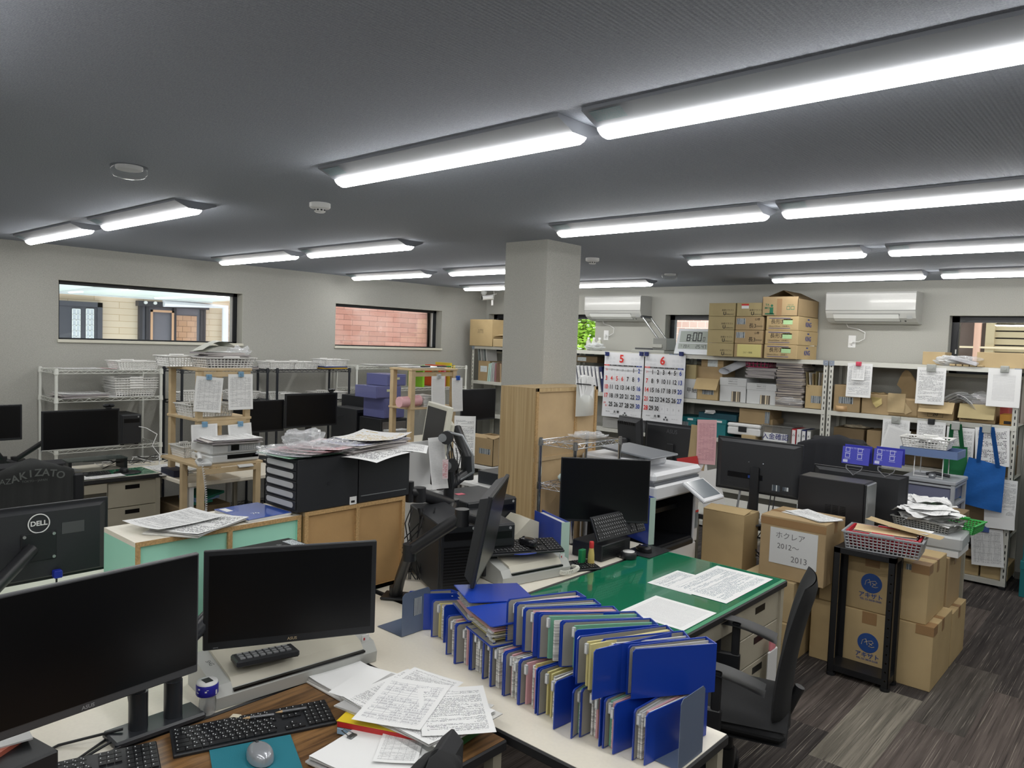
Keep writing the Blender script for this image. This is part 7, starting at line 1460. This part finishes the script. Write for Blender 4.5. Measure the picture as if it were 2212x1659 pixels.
hp = D_(1003, 955, 4.9); sheet('tall printed form leaning on the carton behind the monitor arm', TR(*hp) @ RZ(D2(45)) @ RX(D2(75)), .14, .34, P_TEXT, 'printed_form', 'paper', .02)
mx('black screen behind the monitor arm, left of the bookcase', -3.55, 3.20, .93, .50, .29, 80, stand=.225); 
paper_stack('stack of papers and files left of the monitor pole', TR(-3.35, 3.0, .703), .25, .3, .16, P_TEXT, S_MIX, n=8, jit=.02, seed=51)
carton('black briefcase-like box on the shelf left of the bookcase', -4.20, -3.82, 4.35, 4.6, .72, .82, mat('black_case', c(44, 48, 54), .4), tape=False, name='black_case', cat='case'); steel_desk('white shelf table left of the bookcase', -4.45, -3.65, 4.3, 4.85, None, M_WHT, .718, M_WHT, M_WHT)
# cables under the arm
b = MB(); rr = random.Random(12)
for k in range(9): p = D_(905+rr.uniform(-25, 40), 1120, 3.6); b.tube([p+Vector((0, 0, .05)), p+Vector((rr.uniform(-.04, .04), rr.uniform(-.04, .04), -.02)), p+Vector((rr.uniform(-.08, .08), rr.uniform(-.08, .08), -.15)), Vector((p.x, p.y, .71))], .003, M_DK, 5)
tag(b.build('cable_bunch'), 'bunch of thin black cables under the left spring arm', 'cables')['kind'] = 'stuff'
p = D_(905, 1120, 3.45); paper_stack('white papers and film behind the large black tower', TR(-2.98, 2.62, .703), .26, .40, .10, P_PLAIN, S_WHITE, n=5, jit=.02, seed=52)
# ================================================================ RIGHT: CARTONS, BLACK RACK, CHAIR
def az_logo(r, W, Dp, Hh, xo=0, zo=.0):
    q = MB(); LB = mat('logo_blue', c(36, 74, 140), .6); y = -Dp-.0015; z = Hh*.5+zo
    q.cyl((xo, y, z), (xo, -Dp, z), .058, LB, 28); q.text('アキザト', .034, LB, FY(xo, y-.0004, z-.076), .02); q.text('TEL 03-3858-5500', .016, LB, FY(xo, y-.0004, z-.100), .01); q.build('logo_print', r)
    w = MB(); W2 = mat('logo_line', c(196, 180, 150), .7); f = lambda pts: w.tube([(xo+a, y-.0006, z+b_) for a, b_ in pts], .0018, W2, 4)
    f([(-.035, -.015), (-.03, .012), (-.012, .022), (-.006, .0), (-.004, -.012)]); f([(-.02, .0), (.0, .012), (.02, .018), (.03, .008), (.012, -.006), (.004, -.018), (.022, -.02), (.036, -.014)]); f([(.004, .004), (.024, -.008)]); w.build('logo_monogram', r)
def tapeflap(r, W, Dp, Hh):
    az_logo(r, W, Dp, Hh); MB().box(-.04, .04, -Dp-.002, -Dp, Hh-.07, Hh, M_TAPE).build('front_tape', r); MB().box(W-.09, W+.002, -Dp-.0018, -Dp+.09, Hh-.05, Hh+.002, M_TAPE).build('corner_tape', r)
carton('large lower carton with the blue round logo, right of the black rack', -1.60, -.93, 4.645, 5.10, .0, .365, K1, extra=tapeflap, group='large cartons with a blue round logo'); carton('large upper carton with the blue round logo, behind the black rack', -1.565, -.975, 4.66, 5.08, .367, .70, K1, extra=tapeflap, label=(.80, .95, .88, .98), group='large cartons with a blue round logo')
carton('third large carton behind the two with the blue logo', -1.60, -.93, 5.12, 5.50, .0, .33, K1); carton('fourth large carton on top behind the logo cartons', -1.55, -.97, 5.12, 5.48, .332, .66, K2)
r = thing('black_steel_rack', 'narrow black steel rack standing in front of the logo cartons', 'shelving rack', TR(-1.265, 4.545, 0)); W, Dp, Hh = .165, .08, .757; BR = mat('rack_black', c(26, 27, 30), .4, bump=.05)
for sx in (-1, 1):
    for sy in (-1, 1):
        b = MB(); X, Y = sx*W, sy*Dp; b.box(min(X, X-sx*.035), max(X, X-sx*.035), min(Y, Y-sy*.003), max(Y, Y-sy*.003), .01, Hh-.002, BR); b.box(min(X, X-sx*.003), max(X, X-sx*.003), min(Y, Y-sy*.035), max(Y, Y-sy*.035), .01, Hh-.002, BR)
        if sx > 0 and sy < 0: [b.cyl((X-.017, Y-.001, .06+.05*k), (X-.017, Y+.001, .06+.05*k), .0045, K1, 8) for k in range(13)]
        b.build('upright', r); MB().cyl((X-sx*.018, Y-sy*.018, 0), (X-sx*.018, Y-sy*.018, .018), .026, M_DK, 14).build('rubber_foot', r)
        if sx > 0 and sy < 0: q = MB(); [q.cyl((X-.017, Y-.001, .06+.05*k), (X-.017, Y+.001, .06+.05*k), .0045, K1, 8) for k in range(13)]; q.build('hole_row', r)
MB().box(-W, W, -Dp, Dp, Hh-.035, Hh, BR, bev=.003).build('top_shelf', r); MB().box(-W+.003, W-.003, -Dp+.003, Dp-.003, .03, .065, BR).build('bottom_shelf', r)
RB = mat('red_basket', c(186, 34, 50), .35); CB2 = mat('clear_basket', c(190, 194, 198), .2, alpha=.65)
pc_ = AZ(1897, 1195, .76); r = basket('clear plastic basket with a red one inside, on the black rack', TR(-1.20, 4.62, .758) @ RZ(.10), .40, .25, .10, CB2, .92, 18, 5); basket('red plastic basket full of envelopes on the black rack', TR(-1.20, 4.62, .772) @ RZ(.10), .36, .21, .088, RB, .92, 20, 5)
paper_stack('envelopes and files filling the red basket', TR(-1.21, 4.63, .78) @ RZ(.12), .32, .18, .08, mat('manila', c(214, 190, 150), .6), S_MIX, n=5, jit=.015, seed=61); sheet('long brown envelope sticking out of the red basket', TR(-1.12, 4.66, .885) @ RZ(-.08) @ RY(.10), .40, .10, K3, 'envelope', 'envelope', .01); flat('white sheet over the red basket contents', -1.10, 4.72, .872, .22, .12, P_TEXT, -.1)
def note(r, W, Dp, Hh):
    MB().box(-W*.68, W*.78, -Dp-.003, -Dp-.001, Hh*.24, Hh*.82, mat('note_paper', c(206, 208, 208), .7)).build('taped_note', r); t = MB(); GP = mat('pencil_line', c(110, 110, 112), .8)
    t.text('ホクレア', .045, GP, FY(-W*.05, -Dp-.004, Hh*.70)); t.text('2012～', .045, GP, FY(-W*.1, -Dp-.004, Hh*.53)); t.text('2013', .050, GP, FY(W*.25, -Dp-.004, Hh*.35)); t.build('handwriting', r)
    MB().box(-W-.001, W+.001, -Dp-.0015, -Dp, Hh*.85, Hh*.97, M_TAPE).build('front_tape', r)
carton('brown carton with a taped handwritten note reading 2012 to 2013', -1.865, -1.474, 4.45, 4.78, .498, .872, K2, extra=note); paper_stack('printed sheets lying on the note carton', TR(-1.62, 4.60, .874) @ RZ(-.4), .30, .18, .004, P_TEXT, n=2, jit=.03, seed=62)
carton('brown carton directly under the note carton', -1.95, -1.63, 4.42, 4.78, .25, .496, K3, tape=False); carton('brown carton with brush lettering on the floor behind the chair', -1.93, -1.63, 4.40, 4.78, 0, .248, K1, tape=False, extra=lambda r, W, Dp, Hh: MB().text('真\n野', .085, M_INK, FY(W*.4, -Dp-.002, Hh*.5), .03).build('brush_lettering', r))
carton('wide flat carton between the copier and the note carton', -2.325, -1.97, 4.25, 4.80, 0, .40, K3); carton('tall brown carton beside the copier with its flaps ajar', -2.33, -2.04, 4.60, 4.83, .402, .80, K1, tape=False, open_=None, extra=lambda r, W, Dp, Hh: MB().box(-W, W, 0, Dp, 0, .004, K1, TR(0, -Dp, Hh) @ RX(D2(9))).build('box_flap', r))
# desks of the right cluster
steel_desk('desk behind the note carton carrying the black computer', -2.80, -1.62, 4.84, 5.55, None, mat('grey_desktop', c(190, 190, 184), .4), .70); steel_desk('desk under the papers and trays at right', -1.60, -1.05, 5.52, 6.15, None, mat('grey_desktop', c(190, 190, 184), .4), .70)
def bm(lab, x0, x1, y, z0, z1, logo=None, stand=None, rz=180):
    r = monitor(lab, TR((x0+x1)/2, y, (z0+z1)/2) @ RZ(D2(rz)), x1-x0, z1-z0, stand=stand)
    if logo: MB().text(logo, .045, mat('dim_logo', c(84, 86, 90), .4), TR(0, .0465, (z1-z0)*.30) @ RZ(math.pi) @ RX(math.pi/2), .01).build('logo', r)
    return r
r = bm('large plain black monitor seen from behind, on a stand with cables', -2.40, -1.80, 4.92, .90, 1.265, None, .38); b = MB(); b.box(-.05, .20, .0455, .048, -.085, -.05, M_SCR); b.box(.0, .05, .046, .052, -.078, -.06, M_BLUE); b.build('port_panel', r); b = MB(); [b.cyl((sx*.05, .045, sz-.02), (sx*.05, .048, sz-.02), .004, CH, 8) for sx in (-1, 1) for sz in (-.05, .05)]; b.box(-.17, -.12, .0455, .0462, -.14, -.10, M_LABEL); b.box(-.23, -.19, .0455, .0462, -.13, -.105, M_LABEL); b.build('mount_screws', r)
a, b2 = AY(1388, 940, 5.9), AY(1515, 960, 5.9); bm('black ASUS monitor from behind, in front of the calendar rack', -3.33, -2.76, 5.45, .93, 1.25, 'ASUS', .39, 176)
bm('black ASUS monitor from behind with two blue packs hooked on it', -1.86, -1.26, 5.30, .74, 1.10, 'ASUS', None)
r = thing('monitor', 'small black monitor from behind, tilted, left of the calendars', 'monitor', TR(AY(1365, 955, 5.3).x, 5.3, 1.13) @ RZ(D2(165)) @ RX(D2(-6))); MB().box(-.14, .14, 0, .02, -.16, .16, M_MON, bev=.006).build('monitor_frame', r); b = MB(); b.mesh([(-.13, .02, -.15), (.13, .02, -.15), (.13, .02, .15), (-.13, .02, .15), (-.11, .06, -.13), (.11, .06, -.13), (.11, .06, .12), (-.11, .06, .12)], [(0, 4, 5, 1), (1, 5, 6, 2), (2, 6, 7, 3), (3, 7, 4, 0), (4, 7, 6, 5)], M_MBK); [b.box(-.11+.022*k, -.10+.022*k, .045, .063, .10, .125, M_SCR) for k in range(10)]; b.build('rear_shell', r); MB().box(-.03, .03, .05, .09, -.38, -.02, M_MBK, RX(.15), bev=.01).build('stand_neck', r)
steel_desk('small white desk section under the middle screen', -2.57, -2.205, 3.49, 3.83, None, M_TOPW, .70); steel_desk('desk behind the copier under the tilted monitors', -3.6, -2.85, 4.9, 5.6, None, M_TOPW, .70)
r = pc_tower('black and silver computer tower lying beside the note carton', TR(-1.60, 4.95, .702) @ RZ(D2(90)), .19, .40, .375, front='plain', m=mat('tower_black', c(34, 34, 37), .4)); b = MB(); b.box(-.088, .088, -.222, -.21, .02, .37, mat('tower_silver', c(150, 154, 156), .3, .4), bev=.008); b.build('silver_front', r); b = MB(); [b.box(.0955, .0965, -.02+.05*i*0, .0, .1, .1, M_SCR) for i in range(1)]
b = MB(); [b.box(-.0965, -.095, -.10+.045*i, -.065+.045*i, .10+.010*k, .105+.010*k, M_SCR) for i in range(3) for k in range(12)]; b.build('side_vents', r)
BP = mat('violet_blue_pack', c(66, 70, 190), .45); PRI = mat('pack_white_print', c(206, 210, 240), .6)
for k, (x0, x1, y0, y1) in enumerate(((1817, 1876, 966, 1003), (1885, 1947, 971, 1007))):
    p = AY((x0+x1)/2, y1, 5.22); q = AY(x0, y0, 5.22); q2 = AY(x1, y0, 5.22); w_ = q2.x-q.x; h_ = AY((x0+x1)/2, y0, 5.22).z-p.z; r = thing('desk_calendar_pack', 'violet-blue tented card on the monitor top, %s' % ['left one', 'right one'][k], 'tent card', TR(p.x, 5.22, p.z), 'violet-blue tent cards')
    MB().box(-w_/2, w_/2, 0, .003, 0, h_, BP, RX(-.12)).build('front_panel', r); MB().box(-w_/2, w_/2, .07, .073, 0, h_, BP, RX(.12)).build('rear_panel', r); t = MB()
    for i in (-.3, .15): 
        for j in (.28, .62): t.box(w_*i-.018, w_*i+.02, -.002, -.0012, h_*j, h_*j+.002, PRI, RX(-.12)); t.text('□', .04, PRI, RX(-.12) @ FY(w_*i, -.0015, h_*j+.02))
    t.text('HOW TO RELEASE', .012, PRI, RX(-.12) @ FY(0, -.0015, h_*.92)); t.box(-w_*.45, -w_*.28, -.0015, -.001, .008, .026, PRI, RX(-.12)); t.build('printed_diagram', r)
    MB().tube([(-w_*.3, -.01, -.01), (-w_*.28, -.02, -.03), (0, -.025, -.07), (w_*.28, -.02, -.03), (w_*.3, -.01, -.01), (-w_*.3, -.01, -.01)], .004, mat('grey_hook', c(110, 112, 116), .3), 6).build('hook_frame', r)
b = MB(); rr = random.Random(14)
for k in range(9): x = -2.3+rr.uniform(0, .5); b.tube([(x, 4.98, .95), (x+.03, 4.86, .78), (x+rr.uniform(-.1, .1), 4.84, .72), (x+rr.uniform(-.1, .2), 4.80, .55), (x+rr.uniform(0, .3), 4.82, .45)], .004, M_DK if k % 3 else mat('grey_cable', c(120, 122, 124), .5), 5)
tag(b.build('cable_bunch'), 'black cables dropping behind the desk of the plain monitor', 'cables')['kind'] = 'stuff'
r = thing('power_strip', 'white power strip with black adapters at the desk edge', 'power strip', TR(-2.0, 4.87, .703)); MB().box(-.2, .2, -.03, .03, 0, .03, M_WHT, bev=.005).build('strip_body', r); [MB().box(-.16+.08*k-.02, -.16+.08*k+.02, -.035, .02, .03, .075, M_DK, bev=.004).build('plug_adapter', r) for k in range(4)]
# paper sleeves pinned left of the plain monitor
for k, (x, dx, z, mm, lab) in enumerate(((1507, 0, 1.15, K3, 'tan envelope hung behind the copier'), (1522, .02, 1.2, P_PINK, 'pink printed sheet hung beside the plain monitor'), (1515, .0, .92, P_PLAIN, 'white sheets slumped beside the copier'), (1500, 0, .95, mat('red_folder', c(200, 60, 60), .5), 'red folder peeking out behind the copier panel'), (1535, .05, .88, P_PLAIN, 'translucent sheet leaning against the plain monitor stand'))):
    p = AY(x, 1000, 4.98); sheet(lab, TR(p.x+dx, 4.98-.02*k, z) @ RZ(.1*k-.2) @ RX(D2(84)) @ RZ(.08*k), .16, .32 if k < 3 else .26, mm, 'hanging_form', 'paper', .01)
for k in range(3): tag(MB().box(-.08, .08, -.1, .1, 0, .03, [M_MON, mat('green_book', c(60, 110, 90), .5), MWH][k], RZ(.2*k), bev=.003).build('desk_item', None, TR(-1.9+.02*k, 5.25, .703+.031*k)), '%s flat item stacked on the desk behind the plain monitor' % ['black', 'green', 'white'][k], 'desk item')
# chair with black jacket
jacket_chair('office chair with a black jacket behind the blue packs', AY(1808, 960, 6.0).x, 6.0, AY(1808, 940, 6.0).z, 0, text=False, w=.32, m=mat('navy_black_cloth', c(28, 30, 36), .85, bump=.3, bs=60), jl='black jacket over the chair behind the blue packs')
# paper piles and trays at right
r = thing('storage_tray', 'translucent white storage tray at the right desk corner', 'tray', TR(-1.13, 5.30, .70) @ RZ(.05)); MB().box(-.21, .21, -.16, .16, 0, .085, mat('translucent_white', c(196, 200, 202), .3, alpha=.85), bev=.012).build('tray_body', r)
r = thing('support_box', 'pale box carrying the translucent tray', 'box', TR(-1.13, 5.30, .662)); MB().box(-.20, .20, -.15, .15, 0, .037, M_WHT).build('box_body', r)
basket('grey mesh basket under the crumpled papers', TR(-1.14, 5.32, .787) @ RZ(-.15), .34, .24, .06, mat('grey_basket', c(150, 152, 150), .5), .92, 18, 4); basket('green mesh basket behind the grey one', TR(-1.02, 5.55, .76) @ RZ(-.1), .26, .22, .06, mat('green_basket', c(60, 170, 80), .4), .92, 14, 4)
def pile(lab, x, y, z, n, sp, seed, w=.21, h=.28, up=.012):
    rr = random.Random(seed); r = thing('paper_pile', lab, 'papers', TR(x, y, z))
    for k in range(n):
        a, b_, cc2, ph = rr.uniform(-sp, sp), rr.uniform(-sp, sp), rr.uniform(0, 6.3), rr.uniform(0, 6.3); A = TR(a, b_, k*up+.004) @ RZ(cc2); am = rr.uniform(.012, .035)
        MB().grid(lambda u, v: ((u-.5)*w, (v-.5)*h, am*(1+math.sin(u*4+ph)*math.cos(v*3+ph))*.7+am*.5*abs(math.sin(u*9+v*5+ph))), 10, 10, [P_PLAIN, P_TEXT, P_PLAIN, P_TABLE][k % 4], A, False).build('crumpled_sheet', r)
    return r
pile('heap of crumpled white papers in the grey mesh basket', -1.14, 5.32, .80, 9, .05, 71); pile('messy pile of envelopes behind the crumpled paper heap', -1.25, 5.75, .80, 9, .05, 72, up=.010); tag(MB().box(-.16, .16, -.16, .16, 0, .095, S_MIX, bev=.004).build('paper_block', None, TR(-1.25, 5.76, .703)), 'block of mixed papers under the messy envelopes', 'papers')
# drawer tower with wire tray stand
GT = mat('tower_grey', c(168, 172, 178), .4); r = thing('drawer_tower', 'tall grey plastic drawer tower behind the paper piles', 'drawer tower', TR(-1.40, 6.66, 0)); W, Dp, Hh = .17, .2, .93
for sx in (-1, 1):
    for sy in (-1, 1): MB().box(sx*W-.014, sx*W+.014, sy*Dp-.014, sy*Dp+.014, 0, Hh-.03, GT, bev=.003).build('corner_post', r)
MB().box(-W-.02, W+.02, -Dp-.02, Dp+.02, Hh-.03, Hh, GT, bev=.006).build('tower_top', r)
for k in range(6): z = .05+k*.143; MB().box(-W+.016, W-.016, -Dp, Dp, z, z+.105, mat('drawer_violet_grey', c(120, 124, 150), .25, alpha=.9), bev=.004).build('drawer', r); MB().box(-W-.012, W+.012, -Dp-.012, Dp+.012, z+.112, z+.128, GT).build('rail', r)
TW = thing('wire_tray_stand', 'white wire stand holding a blue-grey tray above the drawer tower', 'tray stand', TR(-1.42, 6.62, Hh)); b = MB()
for sx in (-1, 1): b.tube([(sx*.10, -.10, .0), (sx*.10, -.10, .16), (sx*.10, .10, .16), (sx*.10, .10, 0)], .004, M_WHT, 6)
b.tube([(-.10, -.10, .16), (.10, -.10, .16)], .004, M_WHT, 6); b.tube([(-.10, -.10, .004), (.10, -.10, .004)], .004, M_WHT, 6); b.build('wire_legs', TW); bt = MB(); TB = mat('tray_blue_grey', c(106, 128, 172), .4); bt.box(-.20, .20, -.14, .14, .165, .169, TB)
for s in (-1, 1): bt.box(-.20, .20, s*.14-.003, s*.14+.003, .165, .225, TB); bt.box(s*.20-.003, s*.20+.003, -.14, .14, .165, .225, TB)
bt.build('deep_tray', TW); basket('white basket of papers on the blue-grey tray above the tower', TR(-1.46, 6.62, Hh+.226) @ RZ(.05), .34, .25, .08, M_BASK, .88, 14, 4); pile('small slips of paper in the basket above the tower', -1.46, 6.62, Hh+.235, 4, .03, 73, .16, .2)
r = thing('headset', 'silver and black headset on top of the drawer tower', 'headset', TR(-1.36, 6.56, Hh+.001)); MB().tube([(-.08, 0, .02), (-.02, 0, .035), (.08, .02, .02)], .012, M_DK, 8).build('headband', r); MB().lathe([(.001, .0), (.026, .0), (.03, .02), (.018, .035), (.001, .037)], HS, 16, TR(-.03, -.03, 0)).build('ear_shell', r)
carton('dark brown small carton in front of the drawer tower', -1.22, -1.05, 5.85, 6.1, .702, .80, K4, tape=False)
# office chair at the green desk (faces -X)
BLF = mat('chair_mesh_black', c(28, 29, 31), .85, bump=.3, bs=400); BPL = mat('chair_plastic_black', c(36, 37, 40), .45)
r = thing('office_chair', 'black office chair with armrests pulled up to the green desk', 'chair', TR(-1.30, 2.87, 0) @ RZ(D2(18)))
b = MB(); b.grid(lambda u, v: (-.25+.49*u, (v-.5)*.50*(1-.10*u), .475-.045*math.exp(-u*14)-.02*abs(2*v-1)**4-.0*u), 10, 10, BLF); b.grid(lambda u, v: (-.25+.49*u, (v-.5)*.50*(1-.10*u), .40+.03*math.exp(-u*14)), 10, 10, BLF); b.box(-.24, .235, -.235, .235, .405, .455, BLF, bev=.02); b.build('seat', r)
b = MB()
def bk_(u, v, s): z = .39+.60*v; x = .215+.05*(v-.25)**2*2.2+.03*v; w_ = .215*(1-.22*v**3)*(.55+.45*min(1, v/.18)); y = (2*u-1)*w_; return (x+(.022 if s else -.022)*math.sqrt(max(0, 1-(2*u-1)**6))*(1-.9*max(0, v-.93)/.07)+.035*(2*u-1)**2*-1, y, z)
b.grid(lambda u, v: bk_(u, v, 0), 14, 18, BLF); b.grid(lambda u, v: bk_(1-u, v, 1), 14, 18, BLF); b.build('backrest', r); MB().tube([(.0, 0, .40), (.20, 0, .36), (.27, 0, .55)], .02, BPL, 8).build('back_support', r)
for s in (-1, 1):
    a = MB(); a.grid(lambda u, v: (-.20+.36*u, s*.275+(v-.5)*.07, .665+.03*math.sin(math.pi*u)*(1)-.03*u), 12, 3, BPL); a.grid(lambda u, v: (-.20+.36*u, s*.275-(v-.5)*.07, .640+.03*math.sin(math.pi*u)-.03*u), 12, 3, BPL); a.build('armrest_pad', r)
    a = MB(); a.box(-.11, -.075, s*.285-.012, s*.285+.012, .46, .665, BPL, bev=.005); a.box(-.03, .005, s*.285-.012, s*.285+.012, .46, .665, BPL, bev=.005); a.box(-.115, .01, s*.285-.015, s*.285+.015, .44, .52, BPL, bev=.006); a.build('armrest_post', r)
    MB().tube([(-.09, s*.285, .46), (-.09, s*.285, .40), (-.05, s*.2, .385), (-.05, s*.15, .385)], .009, BPL, 6).build('armrest_bracket', r)
MB().box(-.12, .12, -.10, .10, .36, .405, BPL, bev=.01).build('tilt_mechanism', r); MB().cyl((0, 0, .09), (0, 0, .37), .028, BPL, 16).cyl((0, 0, .09), (0, 0, .24), .036, BPL, 16).build('gas_column', r)
for k in range(5):
    t = 2*math.pi*k/5+.3; cl = MB(); cl.tube([(0, 0, .10), (.15*math.cos(t), .15*math.sin(t), .105), (.29*math.cos(t), .29*math.sin(t), .075)], .02, BPL, 8, taper=[.03, .024, .018]); l = cl.build('base_leg', r)
    MB().cyl((.29*math.cos(t)-.022*math.sin(t), .29*math.sin(t)+.022*math.cos(t), .028), (.29*math.cos(t)+.022*math.sin(t), .29*math.sin(t)-.022*math.cos(t), .028), .028, M_DK, 14).build('caster', l)
q = thing('hanging_clip', 'pink clip with a white bag on the beige drawers', 'clip', TR(-1.432, 3.62, .42)); MB().box(0, .012, -.03, .03, -.03, .03, mat('pink_clip', c(226, 140, 150), .4), bev=.003).build('clip_body', q); MB().box(.002, .012, -.05, .06, -.22, -.03, M_WHT, bev=.004).build('white_bag', q)
